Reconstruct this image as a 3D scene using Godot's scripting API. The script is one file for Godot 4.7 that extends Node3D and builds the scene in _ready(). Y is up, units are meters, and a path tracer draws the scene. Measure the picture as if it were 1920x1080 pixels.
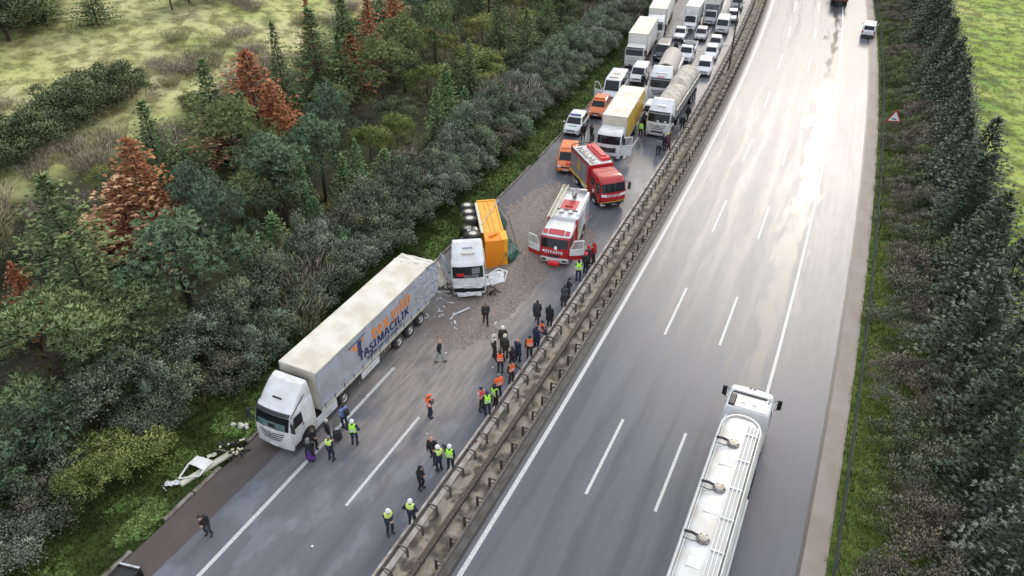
extends Node3D
# A motorway accident seen from a drone. World: x across the road, -z along it, metres.
var M := {}
var used := {}
var noise := FastNoiseLite.new()
var wheel_cache := {}
var pose_cache := {}


class MB:
	var st := SurfaceTool.new()
	func _init():
		st.begin(Mesh.PRIMITIVE_TRIANGLES)
		st.set_smooth_group(-1)
	func tri(a: Vector3, b: Vector3, c: Vector3):
		st.add_vertex(a); st.add_vertex(c); st.add_vertex(b)
	func quad(a: Vector3, b: Vector3, c: Vector3, d: Vector3):
		tri(a, b, c); tri(a, c, d)
	func face(p: Array, from: Vector3):   # convex polygon turned away from a point inside
		var n: Vector3 = (p[1] - p[0]).cross(p[2] - p[0])
		var flip: bool = n.dot(p[0] - from) < 0
		for i in range(1, p.size() - 1):
			if flip: tri(p[0], p[i + 1], p[i])
			else: tri(p[0], p[i], p[i + 1])
	func box(c: Vector3, s: Vector3, bev := 0.0, bs := Basis()):
		var h := s * 0.5
		var b: float = minf(bev, minf(h.x, minf(h.y, h.z)) * 0.9)
		var v := func(x: float, y: float, z: float) -> Vector3: return c + bs * Vector3(x, y, z)
		for a in 3:
			for sg in [-1.0, 1.0]:
				var e := Vector3(); e[a] = h[a] * sg
				var u := Vector3(); u[(a + 1) % 3] = h[(a + 1) % 3] - b
				var w := Vector3(); w[(a + 2) % 3] = h[(a + 2) % 3] - b
				face([c + bs * (e + u + w), c + bs * (e - u + w), c + bs * (e - u - w), c + bs * (e + u - w)], c)
		if b <= 0.0: return
		for a in 3:
			var i := (a + 1) % 3
			var j := (a + 2) % 3
			for si in [-1.0, 1.0]:
				for sj in [-1.0, 1.0]:
					var p := []
					for k in [[1, 0, -1], [1, 0, 1], [0, 1, 1], [0, 1, -1]]:
						var q := Vector3()
						q[i] = si * (h[i] - (0.0 if k[0] else b)); q[j] = sj * (h[j] - (b if k[0] else 0.0)); q[a] = k[2] * (h[a] - b)
						p.append(c + bs * q)
					face(p, c)
		for sx in [-1.0, 1.0]:
			for sy in [-1.0, 1.0]:
				for sz in [-1.0, 1.0]:
					face([v.call(sx * h.x, sy * (h.y - b), sz * (h.z - b)), v.call(sx * (h.x - b), sy * h.y, sz * (h.z - b)), v.call(sx * (h.x - b), sy * (h.y - b), sz * h.z)], c)
	func bx(x0: float, x1: float, y0: float, y1: float, z0: float, z1: float, bev := 0.0):
		box(Vector3(x0 + x1, y0 + y1, z0 + z1) * 0.5, Vector3(absf(x1 - x0), absf(y1 - y0), absf(z1 - z0)), bev)
	func bar(a: Vector3, b: Vector3, w: float, h: float, bev := 0.0):   # a box from a to b
		var d := (b - a).normalized()
		var up := Vector3.UP if absf(d.y) < 0.95 else Vector3.RIGHT
		var x := up.cross(d).normalized()
		box((a + b) * 0.5, Vector3(w, h, a.distance_to(b)), bev, Basis(x, d.cross(x), d))
	func extrude(poly: PackedVector2Array, o: Vector3, U: Vector3, V: Vector3, N: Vector3):
		var area := 0.0
		for i in poly.size():
			area += poly[i].cross(poly[(i + 1) % poly.size()])
		var p := PackedVector2Array(poly)
		if (area < 0) != (U.cross(V).dot(N) < 0): p.reverse()
		var n := p.size()
		for i in n:
			var a := o + U * p[i].x + V * p[i].y
			var b := o + U * p[(i + 1) % n].x + V * p[(i + 1) % n].y
			quad(a, b, b + N, a + N)
		var t := Geometry2D.triangulate_polygon(p)
		for i in range(0, t.size(), 3):
			var q := []
			for k in 3: q.append(o + U * p[t[i + k]].x + V * p[t[i + k]].y)
			face(q, q[0] + N)
			face([q[0] + N, q[1] + N, q[2] + N], q[0])
	func cyl(a: Vector3, b: Vector3, ra: float, rb := -1.0, n := 10, caps := true):
		if rb < 0: rb = ra
		var d := (b - a).normalized()
		var up := Vector3.UP if absf(d.y) < 0.9 else Vector3.RIGHT
		var x := up.cross(d).normalized()
		var y := d.cross(x)
		st.set_smooth_group(1)
		for i in n:
			var t0 := TAU * i / n
			var t1 := TAU * (i + 1) / n
			var e0 := x * cos(t0) + y * sin(t0)
			var e1 := x * cos(t1) + y * sin(t1)
			quad(a + e0 * ra, a + e1 * ra, b + e1 * rb, b + e0 * rb)
		st.set_smooth_group(-1)
		if caps:
			for i in n:
				var e0 := x * cos(TAU * i / n) + y * sin(TAU * i / n)
				var e1 := x * cos(TAU * (i + 1) / n) + y * sin(TAU * (i + 1) / n)
				tri(a, a + e1 * ra, a + e0 * ra); tri(b, b + e0 * rb, b + e1 * rb)
	func tube(p: Array, r: float, n := 6):
		for i in p.size() - 1: cyl(p[i], p[i + 1], r, r, n)
	func stack(rings: Array, cap0 := true, cap1 := true, group := 1):   # skin over rings with the same number of points
		var n: int = rings[0].size()
		var mid := Vector3()
		for q in rings[0]: mid += q / (2.0 * n)
		for q in rings[-1]: mid += q / (2.0 * n)
		var votes := 0.0
		for i in rings.size() - 1:
			for j in n:
				var a: Vector3 = rings[i][j]
				votes += (rings[i][(j + 1) % n] - a).cross(rings[i + 1][j] - a).dot(a - mid)
		st.set_smooth_group(group)
		for i in rings.size() - 1:
			for j in n:
				var k := (j + 1) % n
				if votes > 0: quad(rings[i][j], rings[i][k], rings[i + 1][k], rings[i + 1][j])
				else: quad(rings[i][j], rings[i + 1][j], rings[i + 1][k], rings[i][k])
		st.set_smooth_group(-1)
		if cap0: face(rings[0], mid)
		if cap1: face(rings[-1], mid)
	func lathe(prof: Array, c: Vector3, ax: Vector3, n := 20):   # prof: Vector2(along the axis, radius)
		var x := (Vector3.UP if absf(ax.y) < 0.9 else Vector3.RIGHT).cross(ax).normalized()
		var y := ax.cross(x)
		var rings := []
		for q in prof:
			var r := []
			for i in n: r.append(c + ax * q.x + (x * cos(TAU * i / n) + y * sin(TAU * i / n)) * q.y)
			rings.append(r)
		for i in rings.size() - 1:
			st.set_smooth_group(10 + i)
			for j in n:
				var k := (j + 1) % n
				quad(rings[i][j], rings[i][k], rings[i + 1][k], rings[i + 1][j])
		st.set_smooth_group(-1)
	func done() -> ArrayMesh:
		st.generate_normals()
		return st.commit()


# ---------------------------------------------------------------- naming and placing
func numbered(nm: String) -> String:
	var n: int = used.get(nm, 0)
	used[nm] = n + 1
	return nm if n == 0 else "%s_%03d" % [nm, n]

func thing(nm: String, label: String, category: String, at := Vector3.ZERO, turn := 0.0, group := "") -> Node3D:
	var o := Node3D.new()
	o.name = numbered(nm)
	add_child(o)
	o.position = at
	o.rotation.y = deg_to_rad(turn)
	tag(o, label, category, group)
	return o

func tag(o: Node, label: String, category: String, group := ""):
	o.set_meta("label", label)
	o.set_meta("category", category)
	if group: o.set_meta("group", group)

func obj(nm: String, m, mat: Material, par: Node = null, at := Vector3.ZERO) -> MeshInstance3D:
	var o := MeshInstance3D.new()
	o.mesh = m.done() if m is MB else m
	o.material_override = mat
	o.position = at
	if par == null:
		o.name = numbered(nm)
		add_child(o)
	else:
		var k := 0
		var s := nm
		while par.has_node(s):
			k += 1
			s = "%s_%03d" % [nm, k]
		o.name = s
		par.add_child(o)
	return o

func structure(nm: String, m, mat: Material) -> MeshInstance3D:
	var o := obj(nm, m, mat)
	o.set_meta("kind", "structure")
	return o

func lin(r: float, g: float, b: float, a := 1.0) -> Color:
	var c := Color(r, g, b).linear_to_srgb()
	c.a = a
	return c

func mk(nm: String, r: float, g: float, b: float, rough := 0.6, metal := 0.0, tex: Texture2D = null, scale := 0.5) -> StandardMaterial3D:
	var m := StandardMaterial3D.new()
	m.resource_name = nm
	m.albedo_color = lin(r, g, b)
	m.roughness = rough
	m.metallic = metal
	if tex:
		m.albedo_texture = tex
		m.uv1_triplanar = true
		m.uv1_scale = Vector3.ONE * scale
	M[nm] = m
	return m

func noise_tex(fr: float, lo: float, hi: float, sd: int, oct := 5, size := 512, tint := Color.WHITE) -> NoiseTexture2D:
	var n := FastNoiseLite.new()
	n.seed = sd; n.frequency = fr; n.fractal_octaves = oct
	var t := NoiseTexture2D.new()
	t.width = size; t.height = size; t.seamless = true; t.noise = n
	var g := Gradient.new()
	g.colors = PackedColorArray([Color(lo * tint.r, lo * tint.g, lo * tint.b), Color(hi, hi, hi)])
	g.offsets = PackedFloat32Array([0.25, 0.7])
	t.color_ramp = g
	return t

# ---------------------------------------------------------------- the road's course and the land
func xc(s: float) -> float:
	var d := clampf(s, -20.0, 240.0) - 58.8
	return -0.000452 * d * d

func P(x: float, s: float, y := 0.0) -> Vector3:
	return Vector3(x + xc(s), y, -s)

func land(xr: float, s: float) -> float:
	if xr > -25.55 and xr < 5.0: return -0.16
	if xr >= 5.0:
		return 0.04 + 0.12 * noise.get_noise_2d(xr * 4.0, s * 4.0) + smoothstep(18.0, 60.0, xr) * 1.2 * (noise.get_noise_2d(xr * 0.8, s * 0.8))
	var up := maxf(0.0, -27.5 - xr)
	return 0.06 + 0.13 * up + smoothstep(0.0, 6.0, up) * (0.5 * noise.get_noise_2d(xr * 2.5, s * 2.5))

func strip(x0: float, x1: float, s0: float, s1: float, y: float, cols := 1, step := 2.0) -> ArrayMesh:   # a sheet that follows the road, uv over the whole pavement
	var st := SurfaceTool.new()
	st.begin(Mesh.PRIMITIVE_TRIANGLES)
	var rows := int(ceil((s1 - s0) / step))
	for j in rows + 1:
		var s := lerpf(s0, s1, float(j) / rows)
		for i in cols + 1:
			var x := lerpf(x0, x1, float(i) / cols)
			st.set_normal(Vector3.UP)
			st.set_uv(Vector2((x + 25.6) / 31.0, (s + 20.0) / 220.0))
			st.add_vertex(P(x, s, y))
	for j in rows:
		for i in cols:
			var a := j * (cols + 1) + i
			for k in [a, a + cols + 1, a + 1, a + 1, a + cols + 1, a + cols + 2]: st.add_index(k)
	return st.commit()

func sweep(profile: Array, s0: float, s1: float, closed := false, step := 2.0) -> MB:   # profile: Vector2(xr, y), swept along the road
	var b := MB.new()
	var rows := int(ceil((s1 - s0) / step))
	b.st.set_smooth_group(-1)
	for j in rows:
		var a := lerpf(s0, s1, float(j) / rows)
		var c := lerpf(s0, s1, float(j + 1) / rows)
		for i in profile.size() - (0 if closed else 1):
			var p: Vector2 = profile[i]
			var q: Vector2 = profile[(i + 1) % profile.size()]
			b.quad(P(p.x, a, p.y), P(q.x, a, q.y), P(q.x, c, q.y), P(p.x, c, p.y))
	return b

func pavement_images() -> Array:
	var w := 1024
	var h := 1536
	var alb := PackedByteArray(); alb.resize(w * h * 3)
	var rou := PackedByteArray(); rou.resize(w * h)
	var n2 := FastNoiseLite.new(); n2.seed = 5; n2.frequency = 1.0; n2.fractal_octaves = 4
	var n3 := FastNoiseLite.new(); n3.seed = 9; n3.frequency = 1.0; n3.fractal_octaves = 3
	# longitudinal tracks: what wheels and repairs left at each distance across
	var tone := PackedFloat32Array(); tone.resize(w)
	for i in w:
		var x := -25.6 + 31.0 * i / w
		var t := 0.0
		for lane in ([-8.6, -5.0, -1.4, -19.6, -15.8]):
			for wh in [-0.95, 0.95]:
				t += exp(-pow((x - lane - wh) / 0.38, 2.0))
		tone[i] = t + 0.55 * n3.get_noise_2d(x * 1.3, 3.0)
	for j in h:
		var s := -20.0 + 220.0 * j / h
		for i in w:
			var x := -25.6 + 31.0 * i / w
			var wob := n3.get_noise_2d(x * 0.5, s * 0.05)
			var k := clampi(i + int(wob * 26.0), 0, w - 1)
			var big := n2.get_noise_2d(x * 0.30, s * 0.045)
			var fine := n2.get_noise_2d(x * 2.4 + 50.0, s * 0.35)
			var v := 0.132 - 0.019 * tone[k] + 0.007 * big + 0.006 * fine
			var r := v * 0.98; var g := v * 1.0; var b := v * 1.12
			var ro := 0.31 - 0.05 * tone[k] + 0.035 * big + 0.03 * fine
			if x < -13.6:
				# mud and sand washed over the left carriageway below the spilled load
				var d := smoothstep(0.05, 0.75, 1.0 - absf(s - 36.0) / 20.0) * smoothstep(-14.2, -17.5, x) * smoothstep(-0.35, 0.35, n2.get_noise_2d(x * 0.35 + 9.0, s * 0.22) + 0.25 + 0.5 * (1.0 - absf(s - 40.0) / 16.0))
				var mud := clampf(d * 0.85, 0.0, 1.0)
				r = lerpf(r, 0.27 + 0.10 * fine, mud); g = lerpf(g, 0.242 + 0.09 * fine, mud); b = lerpf(b, 0.215 + 0.08 * fine, mud)
				ro = lerpf(ro, 0.55 + 0.2 * fine, mud)
				var film := smoothstep(0.05, 0.5, n2.get_noise_2d(x * 0.45 - 30.0, s * 0.26 + 7.0) + 0.25 * n2.get_noise_2d(x * 2.5, s * 1.6)) * (1.0 - mud)
				r += 0.04 * film; g += 0.046 * film; b += 0.055 * film
				ro -= 0.10 * film
				if x < -23.4 + 0.25 * wob:   # silt in the gutter
					var e := smoothstep(46.0, 30.0, s)
					r = lerpf(r, 0.085, 0.3 + 0.5 * e); g = lerpf(g, 0.062, 0.3 + 0.5 * e); b = lerpf(b, 0.05, 0.3 + 0.5 * e)
					ro = 0.5
			else:
				# a shallow film of standing water along the outer lane
				var pud := smoothstep(0.55, 1.0, 1.0 - absf(x + 0.7 + 0.9 * wob) / 2.4 + 0.5 * n2.get_noise_2d(x * 0.9, s * 0.16 + 40.0)) * smoothstep(28.0, 44.0, s)
				ro = lerpf(ro, 0.13, pud)
				r = lerpf(r, 0.09, pud); g = lerpf(g, 0.088, pud); b = lerpf(b, 0.088, pud)
				if x > 0.6:
					r += 0.018; g += 0.016; b += 0.016
			var o := (j * w + i) * 3
			alb[o] = int(clampf(pow(maxf(r, 0.0), 0.4545), 0.0, 1.0) * 255.0)
			alb[o + 1] = int(clampf(pow(maxf(g, 0.0), 0.4545), 0.0, 1.0) * 255.0)
			alb[o + 2] = int(clampf(pow(maxf(b, 0.0), 0.4545), 0.0, 1.0) * 255.0)
			rou[j * w + i] = int(clampf(ro, 0.1, 0.85) * 255.0)
	return [Image.create_from_data(w, h, false, Image.FORMAT_RGB8, alb), Image.create_from_data(w, h, false, Image.FORMAT_L8, rou)]

func make_materials():
	var dirt := noise_tex(0.004, 0.92, 1.0, 3, 7, 512, Color(1.0, 0.98, 0.94))
	var grime := noise_tex(0.005, 0.82, 1.0, 11, 7, 512, Color(1.0, 0.95, 0.88))
	var grain := noise_tex(0.01, 0.6, 1.1, 21, 7, 512)
	for q in [["white", 0.72, 0.73, 0.74], ["silver", 0.42, 0.43, 0.44], ["grey_paint", 0.22, 0.23, 0.24], ["dark_blue", 0.035, 0.045, 0.065], ["orange", 0.72, 0.17, 0.035], ["red", 0.42, 0.012, 0.016], ["yellow", 0.86, 0.42, 0.02], ["green_stripe", 0.03, 0.36, 0.24], ["blue", 0.03, 0.09, 0.45], ["lime_stripe", 0.62, 0.60, 0.08], ["pale_blue", 0.50, 0.58, 0.66], ["brick_red", 0.16, 0.045, 0.035]]:
		var m := mk(q[0], q[1], q[2], q[3], 0.32, 0.0, dirt, 0.35)
		m.clearcoat_enabled = true; m.clearcoat = 0.5; m.clearcoat_roughness = 0.12
	mk("tarp", 0.66, 0.63, 0.55, 0.55, 0.0, dirt, 0.2)
	mk("curtain", 0.40, 0.42, 0.46, 0.5, 0.0, dirt, 0.3)
	mk("curtain_yellow", 0.60, 0.40, 0.05, 0.5, 0.0, grime, 0.4)
	mk("canvas", 0.48, 0.46, 0.41, 0.7, 0.0, grime, 0.4)
	mk("grey_canvas", 0.17, 0.18, 0.20, 0.7, 0.0, grime, 0.4)
	mk("tank", 0.70, 0.70, 0.69, 0.4, 0.0, dirt, 0.25)
	mk("alu", 0.60, 0.61, 0.62, 0.38, 0.7, grime, 0.7)
	mk("steel", 0.30, 0.30, 0.30, 0.45, 0.6, grime, 0.8)
	mk("galv", 0.12, 0.108, 0.10, 0.6, 0.08, grime, 0.9)
	mk("rust", 0.075, 0.055, 0.04, 0.75, 0.0, grain, 1.2)
	mk("black", 0.014, 0.014, 0.015, 0.5)
	mk("dark_plastic", 0.030, 0.031, 0.033, 0.55)
	mk("tyre", 0.020, 0.020, 0.021, 0.8, 0.0, grain, 2.0)
	mk("tyre_dusty", 0.055, 0.052, 0.05, 0.85, 0.0, grain, 2.0)
	mk("chassis", 0.035, 0.034, 0.034, 0.7, 0.0, grain, 1.5)
	mk("glass", 0.010, 0.014, 0.016, 0.06)
	M.glass.metallic_specular = 0.4
	mk("glass_pale", 0.10, 0.17, 0.16, 0.08)
	mk("lamp_glass", 0.62, 0.63, 0.64, 0.12)
	mk("amber", 0.55, 0.18, 0.02, 0.3)
	mk("tail_red", 0.35, 0.01, 0.01, 0.25)
	mk("chrome", 0.72, 0.72, 0.73, 0.15, 0.9)
	mk("plate", 0.66, 0.66, 0.65, 0.5)
	mk("navy_ink", 0.012, 0.022, 0.11, 0.6)
	mk("orange_ink", 0.78, 0.25, 0.05, 0.6)
	mk("white_ink", 0.75, 0.75, 0.75, 0.5)
	mk("grey_ink", 0.10, 0.10, 0.13, 0.6)
	mk("red_ink", 0.5, 0.02, 0.02, 0.5)
	mk("paint_line", 0.62, 0.62, 0.61, 0.5, 0.0, noise_tex(0.03, 0.80, 1.0, 31, 5), 0.6)
	mk("worn_line", 0.36, 0.355, 0.35, 0.5, 0.0, noise_tex(0.03, 0.6, 1.0, 33, 5), 0.6)
	mk("concrete", 0.52, 0.49, 0.45, 0.8, 0.0, grime, 0.5)
	mk("concrete_strip", 0.27, 0.235, 0.21, 0.7, 0.0, dirt, 0.12)
	mk("old_concrete", 0.24, 0.225, 0.20, 0.85, 0.0, grime, 0.5)
	mk("fence", 0.02, 0.035, 0.025, 0.7)
	mk("dark_concrete", 0.10, 0.095, 0.09, 0.6, 0.0, grime, 0.4)
	mk("wet_crack", 0.03, 0.028, 0.027, 0.5)
	mk("skin", 0.42, 0.24, 0.17, 0.55)
	for q in [["c_black", 0.012, 0.012, 0.014], ["c_navy", 0.014, 0.02, 0.045], ["c_dark", 0.03, 0.031, 0.034], ["c_grey", 0.17, 0.17, 0.175], ["c_jeans", 0.28, 0.30, 0.34], ["c_lime", 0.42, 0.85, 0.05], ["c_paleyellow", 0.55, 0.70, 0.16], ["c_orange", 0.85, 0.12, 0.025], ["c_red", 0.45, 0.012, 0.015], ["c_pink", 0.70, 0.05, 0.07], ["c_white", 0.70, 0.70, 0.68], ["c_fire", 0.028, 0.03, 0.022], ["c_yellow", 0.75, 0.50, 0.03], ["c_purple", 0.10, 0.035, 0.22], ["c_blueshirt", 0.16, 0.24, 0.45], ["c_khaki", 0.10, 0.095, 0.06], ["c_cream", 0.55, 0.52, 0.40]]:
		mk(q[0], q[1], q[2], q[3], 0.8)
	mk("reflect", 0.62, 0.63, 0.62, 0.35)
	mk("hair", 0.02, 0.016, 0.014, 0.6)
	mk("gravel", 0.29, 0.24, 0.208, 0.85, 0.0, noise_tex(0.03, 0.72, 1.12, 41, 6, 1024), 0.25)
	mk("soil", 0.32, 0.28, 0.225, 0.95, 0.0, noise_tex(0.008, 0.5, 1.15, 43, 8, 1024), 0.12)
	for nm in ["leaf", "pebble", "ground"]:
		var m := mk(nm, 1, 1, 1, 0.75 if nm == "leaf" else 0.9)
		m.vertex_color_use_as_albedo = true
	M.leaf.roughness = 0.75
	M.leaf.metallic_specular = 0.3
	M.leaf.backlight_enabled = true
	M.leaf.backlight = Color(0.35, 0.38, 0.25)
	M.ground.albedo_texture = noise_tex(0.006, 0.65, 1.1, 51, 9, 1024, Color(1, 0.98, 0.9))
	M.ground.uv1_triplanar = true; M.ground.uv1_world_triplanar = true
	M.ground.uv1_scale = Vector3.ONE * 0.06
	mk("bark", 0.07, 0.052, 0.04, 0.95, 0.0, grain, 1.0)

# ---------------------------------------------------------------- setting
func build_setting():
	# the land: one sheet to the horizon, dipping under the pavement
	var cols := [-420.0, -300.0, -220.0, -170.0, -140.0, -120.0, -105.0]
	var x := -95.0
	while x < -34.0:
		cols.append(x); x += 2.5
	cols.append_array([-33.0, -32.0, -31.0, -30.0, -29.0, -28.0, -27.5, -27.0, -26.5, -26.0, -25.6, -25.54, -20.0, -13.0, -5.0, 2.0, 4.99, 5.05, 5.6, 6.3, 7.0, 8.0, 9.5, 11.0, 13.0, 15.0, 17.0, 19.0, 22.0, 26.0, 30.0, 36.0, 44.0, 54.0, 70.0, 100.0, 150.0, 240.0, 400.0])
	var rows := []
	var s := -60.0
	while s < 420.0:
		rows.append(s); s += 2.5 if s < 170.0 else 16.0
	var st := SurfaceTool.new()
	st.begin(Mesh.PRIMITIVE_TRIANGLES)
	st.set_smooth_group(0)
	for sr in rows:
		for xr in cols:
			var nz := noise.get_noise_2d(xr * 1.1 + 300.0, sr * 1.1)
			var n2 := noise.get_noise_2d(xr * 3.0 + 90.0, sr * 3.0)
			var c := Color(0.05, 0.075, 0.02)
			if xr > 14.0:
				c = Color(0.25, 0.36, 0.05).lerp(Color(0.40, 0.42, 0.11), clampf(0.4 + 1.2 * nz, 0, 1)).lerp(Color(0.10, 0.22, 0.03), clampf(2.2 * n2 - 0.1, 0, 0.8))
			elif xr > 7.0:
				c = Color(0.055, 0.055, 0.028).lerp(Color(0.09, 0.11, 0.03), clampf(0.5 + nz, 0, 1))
			elif xr >= 4.9:
				c = Color(0.09, 0.145, 0.03)
			elif xr < -57.0:
				c = Color(0.44, 0.47, 0.16).lerp(Color(0.54, 0.48, 0.27), clampf(0.5 + 1.0 * nz, 0, 1)).lerp(Color(0.30, 0.38, 0.10), clampf(1.2 * n2, 0, 0.5))
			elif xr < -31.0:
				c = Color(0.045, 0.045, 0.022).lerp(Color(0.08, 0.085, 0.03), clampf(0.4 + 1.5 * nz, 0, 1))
			else:
				c = Color(0.04, 0.075, 0.014).lerp(Color(0.075, 0.115, 0.02), clampf(0.5 + 1.5 * n2, 0, 1))
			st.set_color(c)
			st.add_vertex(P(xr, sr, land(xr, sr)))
	var nc := cols.size()
	for j in rows.size() - 1:
		for i in nc - 1:
			var a := j * nc + i
			for k in [a, a + nc, a + 1, a + 1, a + nc, a + nc + 1]: st.add_index(k)
	st.generate_normals()
	structure("ground", st.commit(), M.ground)

	# pavement
	var im := pavement_images()
	var road := StandardMaterial3D.new()
	road.resource_name = "wet_asphalt"
	road.albedo_texture = ImageTexture.create_from_image(im[0])
	road.roughness_texture = ImageTexture.create_from_image(im[1])
	road.roughness = 1.0
	road.metallic_specular = 0.275
	M["road"] = road
	structure("left_carriageway", strip(-25.25, -13.75, -20, 200, 0.0, 6), road)
	structure("right_carriageway", strip(-11.0, 3.85, -20, 200, 0.0, 6), road)
	structure("median_soil", median_soil(), M.soil)
	structure("concrete_drain_strip", sweep([Vector2(3.93, -0.02), Vector2(4.12, 0.0), Vector2(5.0, 0.09), Vector2(5.06, 0.09), Vector2(5.06, -0.15)], -20, 200), M.concrete_strip)
	# the dark wet joint between asphalt and drain, wandering as it does
	var jb := MB.new()
	for i in 170:
		var a := -10.0 + i * 1.2
		var o := func(q: float) -> float: return 3.84 + 0.05 * noise.get_noise_1d(q * 9.0)
		jb.quad(P(o.call(a) - 0.05, a, 0.006), P(o.call(a) + 0.14, a, 0.006), P(o.call(a + 1.2) + 0.14, a + 1.2, 0.006), P(o.call(a + 1.2) - 0.05, a + 1.2, 0.006))
	structure("wet_joint", jb, M.wet_crack)
	# kerbs: one stone after another
	var kl := Node3D.new(); kl.name = "left_kerb"; add_child(kl); kl.set_meta("kind", "structure")
	var ks := []
	for v in 3:
		var kb := MB.new()
		kb.box(Vector3(0, -0.03 - 0.012 * v, 0), Vector3(0.22 + 0.02 * v, 0.26, 1.93), 0.025)
		ks.append(kb.done())
	for i in 75:
		var a := 9.0 + i * 2.0
		if i in [3, 6, 9, 10, 14, 19, 20, 27, 33]: continue
		var k := obj("kerb_stone", ks[i % 3], M.old_concrete, kl, P(-25.42 + 0.03 * noise.get_noise_1d(a * 7), a, 0.0))
		k.rotation = Vector3(0.01 * noise.get_noise_1d(a * 11), atan(0.0009 * (a - 58.8)) + 0.02 * noise.get_noise_1d(a * 13), 0.05 * noise.get_noise_1d(a * 5))
	structure("median_kerb", sweep([Vector2(-14.14, 0.0), Vector2(-14.13, 0.07), Vector2(-13.66, 0.09), Vector2(-13.5, 0.03), Vector2(-13.5, -0.1)], -20, 200), M.concrete)
	structure("median_edge", sweep([Vector2(-11.4, -0.08), Vector2(-11.38, 0.10), Vector2(-10.92, 0.06), Vector2(-10.9, 0.0)], -20, 200), M.dark_concrete)
	structure("gutter_crack", sweep([Vector2(-10.93, 0.012), Vector2(-10.78, 0.012)], -20, 200), M.wet_crack)

	# painted lines, 4 mm above the asphalt
	structure("painted_edge_line", strip(-10.56, -10.32, -20, 200, 0.004), M.paint_line)
	structure("painted_edge_line", strip(0.29, 0.48, -20, 200, 0.004), M.paint_line)
	structure("painted_edge_line", strip(-21.57, -21.35, -20, 31, 0.004), M.paint_line)
	structure("painted_edge_line", strip(-21.57, -21.35, 33, 37, 0.004), M.worn_line)
	structure("painted_edge_line", strip(-21.57, -21.35, 61, 200, 0.004), M.worn_line)
	for i in 13:
		structure("painted_dash", strip(-6.92, -6.76, 11.15 + i * 15.05, 17.3 + i * 15.05, 0.004), M.paint_line)
		structure("painted_dash", strip(-3.32, -3.16, 11.5 + i * 15.05, 17.65 + i * 15.05, 0.004), M.paint_line)
	for q in [[5.0, 11.0], [20.5, 27.7], [36.3, 38.0], [67.3, 73.2], [82.5, 88.5], [98.0, 104.0], [113.5, 118.0], [128.0, 134.0]]:
		structure("painted_dash", strip(-17.79, -17.62, q[0], q[1], 0.004), M.paint_line)
	# skid arcs and swept sand near the wreck
	build_barriers()
	build_spill()

func median_soil() -> MB:   # lumpy earth between the guardrails
	var b := MB.new()
	b.st.set_smooth_group(0)
	var nx := 16
	for j in 900:
		var s0 := -20.0 + j * 0.22 if j < 560 else 103.2 + (j - 560) * 0.29
		var s1 := s0 + (0.22 if j < 560 else 0.29)
		for i in nx:
			var q := []
			for e in [[0, 0], [1, 0], [1, 1], [0, 1]]:
				var x: float = -13.52 + 2.2 * (i + e[0]) / nx
				var s: float = s1 if e[1] else s0
				var edge := sin(PI * (i + e[0]) / nx)
				q.append(P(x, s, -0.03 + 0.10 * edge + edge * (0.16 * noise.get_noise_2d(x * 22.0, s * 22.0) + 0.09 * noise.get_noise_2d(x * 60.0, s * 60.0))))
			b.quad(q[0], q[1], q[2], q[3])
	return b

func w_beam(x: float, facing: float) -> Array:   # profile of a corrugated guardrail
	var p := []
	for q in [[0.0, 0.42], [0.055, 0.45], [0.075, 0.50], [0.02, 0.565], [0.0, 0.59], [0.02, 0.615], [0.075, 0.68], [0.055, 0.73], [0.0, 0.755]]:
		p.append(Vector2(x + facing * q[0], q[1]))
	for i in range(8, -1, -1):
		p.append(Vector2(p[i].x - facing * 0.012, p[i].y + (0.006 if i == 8 else 0.0)))
	return p

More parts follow.
